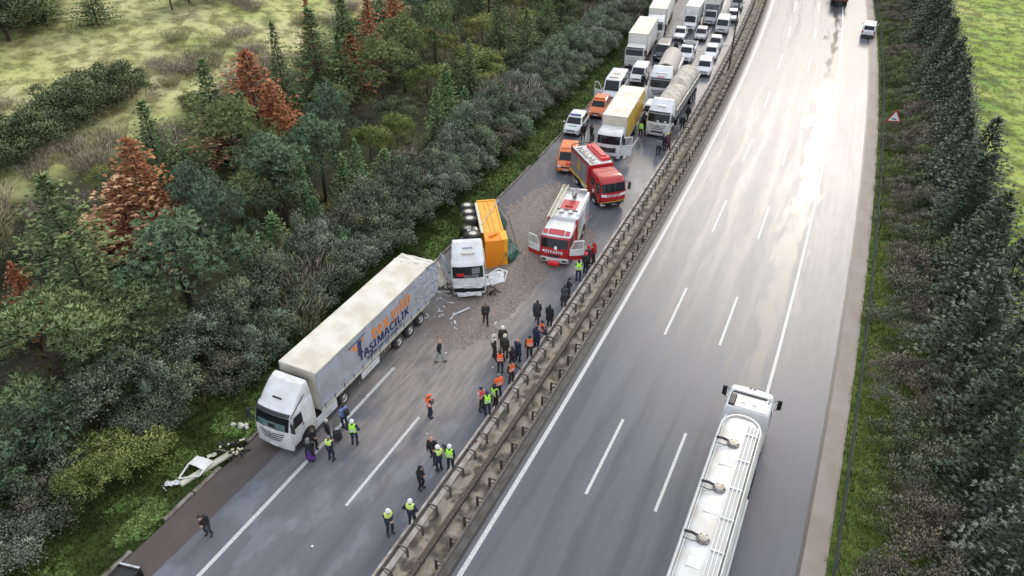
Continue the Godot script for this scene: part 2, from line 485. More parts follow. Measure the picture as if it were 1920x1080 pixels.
func build_barriers():
	var g := "guardrails along the median"
	for side in 2:
		var bx: float = -13.62 if side == 0 else -11.17
		var px: float = -13.16 if side == 0 else -11.60
		var t := thing("guardrail", ["grey steel guardrail on the left carriageway's side of the median, spacers pointing right", "weathered steel guardrail on the right carriageway's side of the median"][side], "guardrail", P(bx, 20, 0), 0, g)
		var inv := t.position
		var rail := obj("rail", sweep(w_beam(bx, -1.0 if side == 0 else 1.0), 6, 170, true), M.galv, t, -inv)
		if side == 1:
			obj("rear_rail", sweep([Vector2(-12.42, 0.40), Vector2(-12.42, 0.60), Vector2(-12.14, 0.60), Vector2(-12.14, 0.40)], 6, 170, true), M.rust, t, -inv)
		var pm := MB.new()
		pm.bx(-0.06, 0.06, -0.2, 0.70, -0.035, -0.02); pm.bx(-0.06, 0.06, -0.2, 0.70, 0.02, 0.035); pm.bx(-0.012, 0.012, -0.2, 0.70, -0.02, 0.02)
		var post := pm.done()
		var sm := MB.new()
		var w: float = absf(px - bx) + 0.12
		sm.box(Vector3(signf(bx - px) * (w * 0.5 - 0.06), 0.69, 0), Vector3(w, 0.09, 0.075), 0.012)
		sm.bar(Vector3(0, 0.25, 0), Vector3(signf(bx - px) * (w - 0.16), 0.5, 0), 0.03, 0.05)
		var spacer := sm.done()
		for i in 112:
			var s := 8.0 + i * 1.385
			var yaw := atan(0.0009 * (s - 58.8))
			var a := obj("post", post, M.rust if side == 1 else M.galv, t, P(px, s) - inv)
			a.rotation.y = yaw
			var c := obj("spacer", spacer, M.galv, t, P(px, s) - inv)
			c.rotation = Vector3(0, yaw + 0.03 * noise.get_noise_1d(s * 17), 0.02 * noise.get_noise_1d(s * 23))
	# wire fence on the right verge
	var f := thing("wire_fence", "low dark wire mesh fence running along the right grass verge", "fence", P(5.35, 20), 0)
	var wires := MB.new()
	for k in 9:
		var y := 0.12 + k * 0.15
		for i in 26:
			wires.bar(P(5.35, 8.0 + i * 6, y) - f.position, P(5.35, 14.0 + i * 6, y) - f.position, 0.016, 0.016)
	for i in 520:
		var s := 8.0 + i * 0.3
		wires.bar(P(5.35, s, 0.1) - f.position, P(5.35, s, 1.34) - f.position, 0.014, 0.014)
	obj("wire_mesh", wires, M.fence, f)
	var fp := MB.new()
	fp.cyl(Vector3(0, -0.2, 0), Vector3(0, 1.5, 0), 0.035, 0.035, 6)
	fp.bar(Vector3(0, 1.1, 0), Vector3(0.5, 0.0, 0), 0.03, 0.03)
	var fpm := fp.done()
	for i in 53: obj("post", fpm, M.rust, f, P(5.38, 8.0 + i * 3.0) - f.position)

func build_spill():
	# the spilled load: a shallow heap of brown gravel over the left carriageway
	var poly := PackedVector2Array([Vector2(-23.9, 54.5), Vector2(-23.2, 58.4), Vector2(-21.4, 60.6), Vector2(-18.8, 58.5), Vector2(-16.9, 55.0), Vector2(-15.2, 50.5), Vector2(-16.6, 45.0), Vector2(-17.0, 40.5), Vector2(-17.3, 37.0), Vector2(-18.6, 34.2), Vector2(-20.8, 33.9), Vector2(-22.6, 35.9), Vector2(-22.0, 38.5), Vector2(-21.6, 42.0), Vector2(-23.6, 47.0), Vector2(-24.2, 52.0)])
	var height := func(x: float, s: float) -> float:
		var q := Vector2(x, s)
		var d := 99.0
		for i in poly.size():
			d = minf(d, q.distance_to(Geometry2D.get_closest_point_to_segment(q, poly[i], poly[(i + 1) % poly.size()])))
		if not Geometry2D.is_point_in_polygon(q, poly): d = -d
		d += 0.9 * noise.get_noise_2d(x * 6.0, s * 6.0) + 0.5 * noise.get_noise_2d(x * 20.0, s * 20.0)
		var heap := exp(-pow((x + 20.0) / 1.7, 2.0) - pow((s - 47.5) / 5.0, 2.0)) * 0.5
		return smoothstep(-0.6, 2.2, d) * (0.05 + heap) + 0.014 * noise.get_noise_2d(x * 30.0, s * 30.0) - 0.012
	var hs := {}
	var st := MB.new()
	var nx := 70
	var ns := 200
	var grid := PackedFloat32Array(); grid.resize((nx + 1) * (ns + 1))
	for j in ns + 1:
		for i in nx + 1:
			grid[j * (nx + 1) + i] = height.call(-25.2 + i * 0.14, 33.0 + j * 0.14)
	st.st.set_smooth_group(1)
	for j in ns:
		for i in nx:
			var p := []
			var top := -1.0
			for k in [[0, 0], [1, 0], [1, 1], [0, 1]]:
				var h: float = grid[(j + k[1]) * (nx + 1) + i + k[0]]
				top = maxf(top, h)
				p.append(Vector3(-25.2 + (i + k[0]) * 0.14, h, -33.0 - (j + k[1]) * 0.14))
			if top > 0.0: st.quad(p[0], p[1], p[2], p[3])
	var o := obj("spilled_gravel", st, M.gravel)
	tag(o, "brown gravel spilled across the left carriageway beside the overturned tipper", "gravel")
	o.set_meta("kind", "stuff")
	# single stones
	var rng := RandomNumberGenerator.new(); rng.seed = 77
	var pb := MB.new()
	var v := [Vector3(1, 0, 0), Vector3(0, 0, 1), Vector3(-1, 0, 0.1), Vector3(0, 0, -1), Vector3(0.1, 0.75, 0), Vector3(0, -0.6, 0)]
	for q in [[0, 4, 1], [1, 4, 2], [2, 4, 3], [3, 4, 0], [1, 5, 0], [2, 5, 1], [3, 5, 2], [0, 5, 3]]: pb.face([v[q[0]], v[q[1]], v[q[2]]], Vector3.ZERO)
	var xf := []
	var cs := []
	while xf.size() < 45000:
		var x := rng.randf_range(-25.0, -15.0)
		var s := rng.randf_range(30.0, 62.0)
		var i := clampi(int((x + 25.2) / 0.14), 0, nx)
		var j := int((s - 33.0) / 0.14)
		var h: float = grid[j * (nx + 1) + i] if j >= 0 and j <= ns else -0.02
		if h < 0.0 and rng.randf() > 0.06: continue
		if h > 0.03 and rng.randf() > 0.65: continue
		var r := rng.randf_range(0.012, 0.026) * (1.9 if rng.randf() < 0.06 else 1.0)
		xf.append(Transform3D(Basis.from_euler(Vector3(rng.randf() * 6, rng.randf() * 6, rng.randf() * 6)).scaled(Vector3.ONE * r), Vector3(x, maxf(h, 0.0) + r * 0.3, -s)))
		var t := rng.randf_range(0.6, 1.35)
		cs.append(Color(0.31 * t, 0.252 * t, 0.22 * t))
	var e := scatter("loose_stones", pb.done(), M.pebble, xf, cs)
	tag(e, "loose brown stones strewn over the spilled gravel and the wet asphalt", "gravel")

func scatter(nm: String, mesh: Mesh, mat: Material, xf: Array, cs: Array) -> MultiMeshInstance3D:
	var mm := MultiMesh.new()
	mm.transform_format = MultiMesh.TRANSFORM_3D
	mm.use_colors = true
	mm.mesh = mesh
	mm.instance_count = xf.size()
	for i in xf.size():
		mm.set_instance_transform(i, xf[i])
		mm.set_instance_color(i, cs[i])
	var o := MultiMeshInstance3D.new()
	o.multimesh = mm
	o.material_override = mat
	o.name = numbered(nm)
	add_child(o)
	o.set_meta("kind", "stuff")
	return o

# ---------------------------------------------------------------- vegetation
class Leaves:
	var v := PackedVector3Array()
	var n := PackedVector3Array()
	var c := PackedColorArray()
	var ix := PackedInt32Array()
	var rng := RandomNumberGenerator.new()
	func _init(sd: int): rng.seed = sd
	func dir() -> Vector3:
		var z := rng.randf_range(-1, 1)
		var t := rng.randf() * TAU
		var r := sqrt(1 - z * z)
		return Vector3(r * cos(t), z, r * sin(t))
	func leaf(p: Vector3, ax: Vector3, length: float, wid: float, out: Vector3, col: Color):
		var side := ax.cross(dir()).normalized() * wid * 0.5
		var fn := side.cross(ax).normalized()
		var turned := fn.dot(out) < 0
		if turned: fn = -fn
		var nn := (fn * 0.65 + out).normalized()
		var b := v.size()
		v.append(p); v.append(p + ax * length * 0.45 + side); v.append(p + ax * length); v.append(p + ax * length * 0.45 - side)
		for k in 4:
			n.append(nn); c.append(col)
		if turned: ix.append_array(PackedInt32Array([b, b + 1, b + 2, b, b + 2, b + 3]))
		else: ix.append_array(PackedInt32Array([b, b + 2, b + 1, b, b + 3, b + 2]))
	func cloud(ctr: Vector3, rad: Vector3, count: int, length: float, wid: float, up: float, col: Color, spread := 0.35):
		for i in count:
			var d := dir()
			if d.y < -0.35: d.y = -d.y
			var p := ctr + d * rad * (rng.randf_range(1.0 - spread, 1.0) if rng.randf() > 0.12 else rng.randf_range(1.0, 1.4))
			var ax := (d + Vector3.UP * up + dir() * 0.55).normalized()
			var k := rng.randf_range(0.72, 1.3)
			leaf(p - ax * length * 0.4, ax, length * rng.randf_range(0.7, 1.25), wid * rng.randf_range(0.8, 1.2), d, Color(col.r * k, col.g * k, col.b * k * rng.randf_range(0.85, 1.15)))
	func done() -> ArrayMesh:
		var a := []
		a.resize(Mesh.ARRAY_MAX)
		a[Mesh.ARRAY_VERTEX] = v; a[Mesh.ARRAY_NORMAL] = n; a[Mesh.ARRAY_COLOR] = c; a[Mesh.ARRAY_INDEX] = ix
		var m := ArrayMesh.new()
		m.add_surface_from_arrays(Mesh.PRIMITIVE_TRIANGLES, a)
		return m

func trunk_mesh(h: float, r: float, sd: int, limbs := 0) -> ArrayMesh:
	var b := MB.new()
	var g := RandomNumberGenerator.new(); g.seed = sd
	var bend := Vector3(g.randf_range(-0.15, 0.15), h * 0.5, g.randf_range(-0.15, 0.15))
	b.cyl(Vector3(0, -0.4, 0), bend, r, r * 0.7, 7)
	b.cyl(bend, Vector3(0, h, 0), r * 0.7, r * 0.2, 7)
	for i in limbs:
		var t := g.randf() * TAU
		var y := h * g.randf_range(0.35, 0.85)
		b.cyl(Vector3(0, y, 0), Vector3(cos(t), 0.45, sin(t)) * h * 0.33 + Vector3(0, y, 0), r * 0.32, r * 0.08, 5)
	return b.done()

func mix_col(a: Color, b: Color, t: float) -> Color: return a.lerp(b, clampf(t, 0, 1))

# every crown is made at its nominal size: height 1 unit per metre given
func bush_mesh(sd: int, r: float, h: float, c0: Color, c1: Color, clumps := 30, per := 150, length := 0.21, wid := 0.11) -> ArrayMesh:
	var l := Leaves.new(sd)
	for i in clumps:
		var d := l.dir()
		if d.y < -0.15: d.y = -d.y
		d = d.normalized()
		var rr := l.rng.randf_range(0.13, 0.40)
		var k := l.rng.randf_range(0.55, 1.02)
		var ctr := Vector3(d.x * r * k, h * 0.42 + d.y * h * 0.52 * k, d.z * r * k)
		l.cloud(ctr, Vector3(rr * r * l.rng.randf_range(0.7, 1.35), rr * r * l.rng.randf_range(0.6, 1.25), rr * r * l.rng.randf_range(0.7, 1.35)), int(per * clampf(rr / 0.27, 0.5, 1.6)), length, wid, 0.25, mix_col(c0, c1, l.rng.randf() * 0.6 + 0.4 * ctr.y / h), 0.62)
	return l.done()

func pine_mesh(sd: int, r: float, h: float, c0: Color, c1: Color) -> ArrayMesh:
	var l := Leaves.new(sd)
	for i in 42:
		var d := l.dir()
		if d.y < -0.45: d.y = -d.y
		d = d.normalized()
		var k := l.rng.randf_range(0.5, 0.92)
		var taper := 1.0 - 0.35 * maxf(d.y, 0.0)
		var ctr := Vector3(d.x * r * k * taper, h * 0.56 + d.y * h * 0.40 * k, d.z * r * k * taper)
		var rr := r * l.rng.randf_range(0.18, 0.32)
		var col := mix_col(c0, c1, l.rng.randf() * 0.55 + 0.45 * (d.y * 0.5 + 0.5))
		for j in 34:   # tufts of needles
			var e := l.dir()
			if e.y < -0.3: e.y = -e.y
			var p := ctr + e * rr * l.rng.randf_range(0.55, 1.0)
			var ax0 := (e + Vector3.UP * 0.7).normalized()
			var kk := l.rng.randf_range(0.75, 1.25)
			for m in 9:
				var ax := (ax0 + l.dir() * 0.75).normalized()
				l.leaf(p, ax, l.rng.randf_range(0.16, 0.30), 0.045, e, Color(col.r * kk, col.g * kk, col.b * kk))
	return l.done()

func conifer_mesh(sd: int, r: float, h: float, c0: Color, c1: Color, droop := 0.05, levels := 22, blade := 0.25, ragged := 0.3, taper := 0.72) -> ArrayMesh:
	var l := Leaves.new(sd)
	var phase := 0.0
	for i in levels:
		var f := (i + 0.4) / levels
		var y := h * (0.08 + 0.9 * f)
		var rad := r * pow(1.0 - f, taper) + 0.12
		var nb := int(lerpf(11.0, 5.0, f))
		phase += 0.7
		for b in nb:
			var t := phase + TAU * b / nb + l.rng.randf_range(-0.3, 0.3)
			var len_ := rad * l.rng.randf_range(1.0 - ragged, 1.08)
			var o := Vector3(cos(t), 0, sin(t))
			var yy := y + l.rng.randf_range(-0.5, 0.5) * h / levels
			var steps := int(clampf(len_ / 0.30, 2, 9))
			var bright := l.rng.randf()
			for k in steps:
				var u := (k + 1.0) / steps
				var p := o * len_ * u + Vector3(0, yy - droop * len_ * u * u * 2.0 + 0.10 * len_ * u, 0)
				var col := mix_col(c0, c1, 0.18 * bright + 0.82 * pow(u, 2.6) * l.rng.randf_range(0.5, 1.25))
				for m in 13:
					var ax := (o * 0.7 + Vector3(-o.z, 0, o.x) * l.rng.randf_range(-1.1, 1.1) + Vector3.UP * l.rng.randf_range(-0.35, 0.45)).normalized()
					l.leaf(p, ax, blade * l.rng.randf_range(0.6, 1.1) * (0.8 + 0.35 * (1 - f)), 0.055, (o * 0.6 + Vector3.UP * 0.8).normalized(), Color(col.r, col.g, col.b) * l.rng.randf_range(0.8, 1.2))
	for m in 900:
		var f := l.rng.randf()
		var d := l.dir()
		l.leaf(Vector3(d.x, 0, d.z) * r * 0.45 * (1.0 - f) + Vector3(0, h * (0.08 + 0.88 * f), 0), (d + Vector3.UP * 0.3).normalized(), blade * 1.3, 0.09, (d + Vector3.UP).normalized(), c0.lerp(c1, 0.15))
	for m in 14: l.leaf(Vector3(0, h * 0.95, 0), (Vector3.UP + l.dir() * 0.5).normalized(), 0.5, 0.08, Vector3.UP, c1)
	return l.done()

func twig_mesh(sd: int, r: float, h: float, c0: Color, c1: Color, count := 2200) -> ArrayMesh:   # leafless brush
	var l := Leaves.new(sd)
	for i in count:
		var t := l.rng.randf() * TAU
		var base := Vector3(cos(t), 0, sin(t)) * r * sqrt(l.rng.randf()) * 0.75
		var y := h * l.rng.randf_range(0.0, 0.72)
		var o := (Vector3(base.x, 0, base.z) / r * 0.9 + Vector3.UP + l.dir() * 0.55).normalized()
		var k := l.rng.randf_range(0.7, 1.25)
		var c := mix_col(c0, c1, l.rng.randf())
		l.leaf(base * (0.5 + y / h) + Vector3(0, y, 0), o, h * l.rng.randf_range(0.12, 0.30), 0.022, o, Color(c.r * k, c.g * k, c.b * k))
	return l.done()

var plants := {}

func make_plants():
	var set_ := func(nm: String, crowns: Array, h: float, trunk: ArrayMesh): plants[nm] = {"crowns": crowns, "h": h, "trunk": trunk}
	var b := []
	for k in 6: b.append(bush_mesh(100 + k, 1.75, 3.4, [Color(0.06, 0.085, 0.055), Color(0.05, 0.072, 0.045)][k % 2], [Color(0.31, 0.37, 0.27), Color(0.26, 0.34, 0.21), Color(0.36, 0.385, 0.30), Color(0.22, 0.265, 0.17), Color(0.30, 0.34, 0.22), Color(0.25, 0.23, 0.165)][k], 30, 340, 0.125, 0.075))
	set_.call("bush", b, 3.4, trunk_mesh(1.8, 0.09, 1, 4))
	b = []
	for k in 4: b.append(pine_mesh(120 + k, 2.6, 7.0, Color(0.062, 0.092, 0.043), [Color(0.29, 0.37, 0.17), Color(0.22, 0.31, 0.18), Color(0.31, 0.36, 0.155), Color(0.20, 0.28, 0.19)][k]))
	set_.call("pine", b, 7.0, trunk_mesh(5.6, 0.16, 2, 6))
	b = []
	for k in 2: b.append(conifer_mesh(130 + k, 2.4, 9.0, Color(0.064, 0.102, 0.046), [Color(0.243, 0.333, 0.128), Color(0.294, 0.358, 0.154)][k], 0.02))
	set_.call("cedar", b, 9.0, trunk_mesh(8.2, 0.10, 3))
	b = []
	for k in 3: b.append(conifer_mesh(140 + k, 2.6, 7.0, Color(0.26, 0.095, 0.05), [Color(0.72, 0.35, 0.17), Color(0.62, 0.26, 0.13), Color(0.78, 0.50, 0.29)][k], 0.03, 20, 0.28, 0.42))
	set_.call("dead", b, 7.0, trunk_mesh(6.2, 0.09, 4, 3))
	b = []
	for k in 2: b.append(conifer_mesh(150 + k, 1.6, 5.0, Color(0.119, 0.188, 0.079), [Color(0.297, 0.397, 0.169), Color(0.259, 0.378, 0.198)][k], 0.28, 18, 0.22))
	set_.call("deodar", b, 5.0, trunk_mesh(4.4, 0.06, 5))
	b = []
	for k in 2: b.append(bush_mesh(160 + k, 2.0, 3.6, Color(0.10, 0.115, 0.035), [Color(0.38, 0.42, 0.15), Color(0.42, 0.42, 0.16)][k], 34, 260, 0.15, 0.06))
	set_.call("yellow", b, 3.6, trunk_mesh(2.2, 0.07, 6, 6))
	b = []
	for k in 3: b.append(twig_mesh(170 + k, 1.9, 2.2, Color(0.20, 0.155, 0.125), [Color(0.50, 0.42, 0.36), Color(0.46, 0.41, 0.31), Color(0.40, 0.42, 0.22)][k]))
	set_.call("brush", b, 2.2, null)
	b = []
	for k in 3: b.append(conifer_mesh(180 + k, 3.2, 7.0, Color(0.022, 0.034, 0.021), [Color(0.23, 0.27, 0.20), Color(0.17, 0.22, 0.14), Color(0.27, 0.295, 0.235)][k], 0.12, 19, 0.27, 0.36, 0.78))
	set_.call("spruce", b, 7.0, trunk_mesh(6.2, 0.11, 7))
	b = []
	for k in 3:
		var l: ArrayMesh = bush_mesh(190 + k, 1.4, 1.7, Color(0.100, 0.100, 0.064), [Color(0.278, 0.278, 0.198), Color(0.198, 0.248, 0.100), Color(0.288, 0.248, 0.198)][k], 20, 230, 0.10, 0.045)
		b.append(l)
	set_.call("shrub", b, 1.7, null)
	b = []
	for k in 2: b.append(bush_mesh(200 + k, 2.4, 4.0, Color(0.064, 0.083, 0.047), Color(0.219, 0.259, 0.129), 30, 300, 0.16, 0.09))
	set_.call("oak", b, 4.0, trunk_mesh(2.4, 0.12, 8, 4))

func plant(kind: String, nm: String, label: String, cat: String, at: Vector3, h: float, r_scale: float, turn: float, variant: int, group := ""):
	var q: Dictionary = plants[kind]
	var o := thing(nm, label, cat, at, turn, group)
	var k: float = h / q.h
	o.scale = Vector3(k * r_scale, k, k * r_scale)
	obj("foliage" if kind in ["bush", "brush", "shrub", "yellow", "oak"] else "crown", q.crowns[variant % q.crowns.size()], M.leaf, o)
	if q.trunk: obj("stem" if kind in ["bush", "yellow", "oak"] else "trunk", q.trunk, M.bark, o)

func build_plants():
	make_plants()
	var rng := RandomNumberGenerator.new(); rng.seed = 2024
	var taken := []
	# trees that stand out in the wood: kind, xr, s, height, radius, label
	var base_r := {"dead": 2.6, "cedar": 2.4, "pine": 2.6, "deodar": 1.6, "yellow": 2.0}
	var names := {"dead": ["dead_conifer", "tree"], "cedar": ["cedar_tree", "tree"], "pine": ["pine_tree", "tree"], "deodar": ["young_cedar", "tree"], "yellow": ["yellow_green_shrub", "shrub"]}
	for q in [
		["dead", -47.8, 51.1, 9.0, 3.6, "tall rust-brown dead conifer, the largest of the dead ones, beside the upper green cedars"],
		["dead", -48.1, 46.9, 5.0, 3.0, "low broad rust-red dead conifer under the green cedar left of the big dead one"],
		["dead", -44.6, 34.9, 8.0, 2.8, "tan-topped dying conifer with orange-brown lower boughs near the left edge"],
		["dead", -44.1, 32.8, 6.0, 3.6, "deep red-brown dead conifer spreading below the tan-topped one"],
		["dead", -48.2, 71.0, 9.0, 2.2, "rust-red dead conifer at the top of the picture left of the round pines"],
		["dead", -48.3, 67.4, 6.0, 2.4, "dark red dead conifer in front of the uppermost dead one"],
		["dead", -50.6, 63.8, 10.0, 1.3, "slim brown-tipped dead conifer rising among the dark cedars at the top"],
		["dead", -41.2, 22.5, 6.0, 1.3, "small tan dead conifer at the left picture edge"],
		["dead", -49.4, 78.5, 8.0, 2.3, "maroon dead conifer, farthest of the dead trees"],
		["dead", -45.1, 50.5, 7.0, 2.0, "orange-brown dead conifer close in front of the largest dead one"],
		["cedar", -48.3, 55.7, 10.0, 1.6, "slender dark green cedar standing free above the large dead conifer"],
		["cedar", -48.3, 61.1, 10.0, 2.8, "broad dark green cedar beside the slender one, taller than its neighbours"],
		["cedar", -48.7, 47.0, 9.0, 2.4, "green pointed cedar above the low rust-red dead conifer"],
		["cedar", -46.1, 38.1, 9.0, 2.2, "light green feathery cedar up-slope of the tan-topped dying conifer"],
		["cedar", -41.5, 26.3, 10.0, 3.0, "large green layered cedar nearest the left picture edge"],
		["cedar", -49.2, 67.7, 10.0, 2.3, "green cedar between the two uppermost dead conifers"],
		["cedar", -46.0, 47.6, 7.0, 1.7, "small green cedar in front of the large dead conifer"],
		["cedar", -38.1, 24.2, 8.0, 2.1, "green cedar in front of the red-brown dead conifer, down-slope of the largest cedar"],
		["pine", -43.5, 69.7, 9.0, 2.8, "round grey-green pine at the top, behind the domed pine"],
		["pine", -42.5, 64.0, 8.0, 3.2, "domed blue-grey pine near the top with a flat wide crown"],
		["pine", -43.5, 77.2, 9.0, 2.7, "dim grey-green pine, farthest of the round pines"],
		["pine", -40.1, 51.6, 8.0, 2.2, "pointed grey-green pine in the middle of the wood right of the dead conifers"],
		["pine", -37.5, 46.3, 8.0, 2.7, "pale grey-green pine in front of the pointed pine"],
		["pine", -37.4, 41.0, 8.0, 3.2, "large grey-green pine standing open in the middle of the wood"],
		["pine", -36.4, 33.5, 8.0, 2.3, "grey-green pine beside the bare twiggy trees, left of the large open pine"],
		["pine", -35.2, 28.7, 8.3, 3.8, "big round pine below the red-brown dead conifer"],
		["pine", -34.9, 24.3, 6.6, 3.0, "olive pine between the big round pine and the roadside hedge"],
		["pine", -34.9, 19.3, 8.0, 4.0, "broad pale green pine at the left picture edge above the hedge"],
		["pine", -34.4, 22.0, 4.6, 2.2, "small yellow-green pine beside the broad pale one"],
		["pine", -34.0, 16.6, 4.2, 2.6, "low spreading pine tucked behind the hedge at the lower left"],
		["pine", -33.0, 13.4, 4.8, 2.2, "pine cut off by the left picture edge near the bottom"],
		["pine", -37.8, 38.4, 6.0, 1.9, "small pine behind the large open pine"],
		["pine", -40.7, 35.8, 7.0, 1.9, "pine with a thin crown behind the bare twiggy trees"],
		["deodar", -34.7, 36.8, 4.2, 1.8, "light green drooping young cedar right behind the hedge, lowest on the slope"],
		["deodar", -34.8, 41.7, 3.2, 0.9, "little brown-tipped drooping cedar behind the hedge"],
		["deodar", -34.8, 45.6, 5.2, 1.5, "bright green drooping cedar behind the hedge above the tipper"],
		["deodar", -34.9, 51.7, 3.0, 1.7, "drooping young cedar closest to the hedge, right of the bright green one"],
		["deodar", -34.8, 47.6, 5.8, 1.3, "slim drooping cedar between two others of its kind"],
		["deodar", -34.9, 63.4, 7.0, 1.9, "light green drooping cedar far up the hedge"],
		["deodar", -34.7, 60.9, 5.8, 1.6, "smaller drooping cedar in front of the far one"],
		["deodar", -34.8, 67.1, 4.0, 1.4, "low drooping cedar beyond the far one"],
		["deodar", -35.9, 41.9, 6.0, 1.3, "thin drooping cedar beside the large open pine"],
		["deodar", -34.6, 33.6, 4.8, 1.2, "tiny drooping cedar between the pine and the hedge"],
		["yellow", -40.4, 69.6, 4.0, 2.1, "yellow-green shrub left of the dark twiggy tree, in front of the domed pine"],
		["yellow", -39.7, 78.5, 4.0, 2.9, "wide yellow-green shrub behind the dark twiggy tree"],
		["yellow", -37.1, 57.3, 4.0, 1.5, "yellow-green shrub behind the hedge beside the drooping cedars"],
		["yellow", -37.8, 53.9, 4.0, 1.7, "dull yellow-green shrub up-slope of the drooping cedars"],
		["yellow", -36.3, 78.4, 4.0, 2.2, "yellow-green shrub close behind the far hedge"],
		["yellow", -29.5, 17.6, 2.5, 2.1, "golden green shrub in the hedge front at the lower left"],
		["yellow", -29.3, 15.9, 3.0, 1.5, "smaller golden green shrub touching the one in the hedge front"],
		["yellow", -38.8, 94.7, 4.0, 2.2, "bright yellow-green shrub at the top centre"],
		["yellow", -42.9, 89.2, 4.0, 2.5, "yellow-green shrub at the top edge, up-slope of the bright one"]]:
		taken.append(Vector2(q[1], q[2]))
		plant(q[0], names[q[0]][0], q[5], names[q[0]][1], P(q[1], q[2], land(q[1], q[2]) - 0.1), q[3], (q[4] * {"dead": 1.35, "cedar": 1.4, "pine": 1.15, "deodar": 1.1, "yellow": 1.2}[q[0]] / base_r[q[0]]) / (float(q[3]) / plants[q[0]].h), rng.randf() * 360, rng.randi())
	# the dense hedge along the left verge
	for row in 2:
		var s := 7.0 + row * 0.8
		while s < 150.0:
			var xr: float = -29.3 - row * 2.3 + rng.randf_range(-0.35, 0.35) - (0.9 if s < 24.0 else 0.0)
			var h: float = [2.9, 4.1][row] * rng.randf_range(0.75, 1.25) * (0.85 if s < 20.0 else 1.0)
			var free := true
			for t in taken:
				if t.distance_to(Vector2(xr, s)) < 1.5: free = false
			if free and rng.randf() < 0.07: plant("brush", "bare_bush", "leafless grey bush breaking the roadside hedge", "bush", P(xr, s, land(xr, s) - 0.1), h * 0.9, 1.0, rng.randf() * 360, rng.randi(), "bare bushes in the roadside hedge")
			elif free: plant("bush", "hedge_bush", "grey-green leafy bush in the dense hedge along the left verge", "bush", P(xr, s, land(xr, s) - 0.1), h, rng.randf_range(1.0, 1.25) * (3.4 / h), rng.randf() * 360, rng.randi(), "bushes of the roadside hedge")
			s += rng.randf_range(1.9, 2.5)
	# the wood behind
	var xr := -36.0
	while xr > -58.0:
		var s := 10.0
		while s < 150.0:
			var p := Vector2(xr + rng.randf_range(-1.4, 1.4), s + rng.randf_range(-1.4, 1.4))
			var near := 99.0
			for t in taken: near = minf(near, t.distance_to(p))
			s += 3.6
			if near < 2.4: continue
			var at := P(p.x, p.y, land(p.x, p.y) - 0.1)
			var u := rng.randf()
			var open: bool = p.x < -49.0 and p.y < 72.0
			if u < (0.85 if open else 0.14): plant("brush", "bare_brush", "leafless grey-brown brush growing between the trees of the wood", "brush", at, rng.randf_range(1.6, 3.0), 1.1, rng.randf() * 360, rng.randi(), "bare brush in the wood")
			elif open: plant("yellow", "olive_shrub", "small pale green shrub on the edge of the wood below the clearing", "shrub", at, rng.randf_range(1.2, 2.4), 1.1, rng.randf() * 360, rng.randi(), "shrubs at the edge of the wood")
			elif u < 0.58: plant("oak", "dark_bush", "dark green bush in the understorey of the wood", "bush", at, rng.randf_range(2.4, 4.4), 1.0, rng.randf() * 360, rng.randi(), "dark bushes in the wood")
			elif u < 0.72: plant("pine", "wood_pine", "grey-green pine crowded in the middle of the wood", "tree", at, rng.randf_range(5.5, 9.0), 1.1, rng.randf() * 360, rng.randi(), "pines crowded in the wood")
			elif u < 0.86: plant("cedar", "wood_cedar", "dark green cedar crowded among the trees of the wood", "tree", at, rng.randf_range(6.0, 9.5), 1.15, rng.randf() * 360, rng.randi(), "cedars crowded in the wood")
			else: plant("yellow", "olive_shrub", "olive green shrub in the shade of the wood", "shrub", at, rng.randf_range(2.0, 4.0), 1.0, rng.randf() * 360, rng.randi(), "shrubs in the wood")
		xr -= 4.0
	# brush on the sunny clearing
	for i in 75:
		var p := Vector2(rng.randf_range(-76.0, -55.0), rng.randf_range(34.0, 110.0))
		if p.x < -67.0 and rng.randf() < 0.7: continue
		plant("brush", "bare_brush", "pale pinkish bare brush on the sunny clearing", "brush", P(p.x, p.y, land(p.x, p.y) - 0.1), rng.randf_range(0.9, 2.0), 1.5, rng.randf() * 360, rng.randi(), "brush on the clearing")
	var olive := ["darkest", "second", "third", "fourth", "fifth", "uppermost"]
	for i in 9:
		var p := Vector2(-61.4 - i * 0.52, 35.0 + i * 2.1)
		plant("oak", "round_bush", "dark round evergreen bush in the row across the clearing", "bush", P(p.x, p.y, land(p.x, p.y) - 1.1), 4.2 + 0.6 * sin(i * 2.1), 1.25, rng.randf() * 360, i, "row of round bushes on the clearing")
	for i in 26:
		var p := Vector2(rng.randf_range(-99.0, -83.0), rng.randf_range(36.0, 62.0) + (8.0 if i > 18 else 0.0))
		plant(["cedar", "oak", "cedar", "oak", "yellow"][i % 5], "distant_tree", "dark tree beyond the clearing at the upper left corner", "tree", P(p.x, p.y, land(p.x, p.y) - 0.2), rng.randf_range(4.0, 8.0), 1.35, rng.randf() * 360, rng.randi(), "trees beyond the clearing")
	plant("cedar", "cedar_tree", "blue-green cedar alone at the far side of the clearing", "tree", P(-80.0, 63.0, land(-80.0, 63.0) - 0.3), 6.0, 2.0, 40, 1)
	for i in 5:
		var p := Vector2(-78.5 + i * 0.4, 73.0 + i * 2.6)
		plant("oak", "round_bush", "dark bush in the clump at the top edge beyond the clearing", "bush", P(p.x, p.y, land(p.x, p.y) - 0.1), 4.0, 1.1, i * 70.0, i, "bush clump beyond the clearing")
	# right verge
	var s := 16.0
	while s < 150.0:
		for k in 2:
			var p := Vector2(7.2 + k * 2.0 + rng.randf_range(-0.6, 0.6), s + rng.randf_range(-0.8, 0.8))
			plant("shrub", "verge_shrub", "low brownish shrub between the wire fence and the dark conifers", "shrub", P(p.x, p.y, land(p.x, p.y) - 0.1), rng.randf_range(0.9, 2.0) + 0.4 * k, 1.15, rng.randf() * 360, rng.randi(), "shrubs on the right verge")
		s += 2.3
	s = 14.0
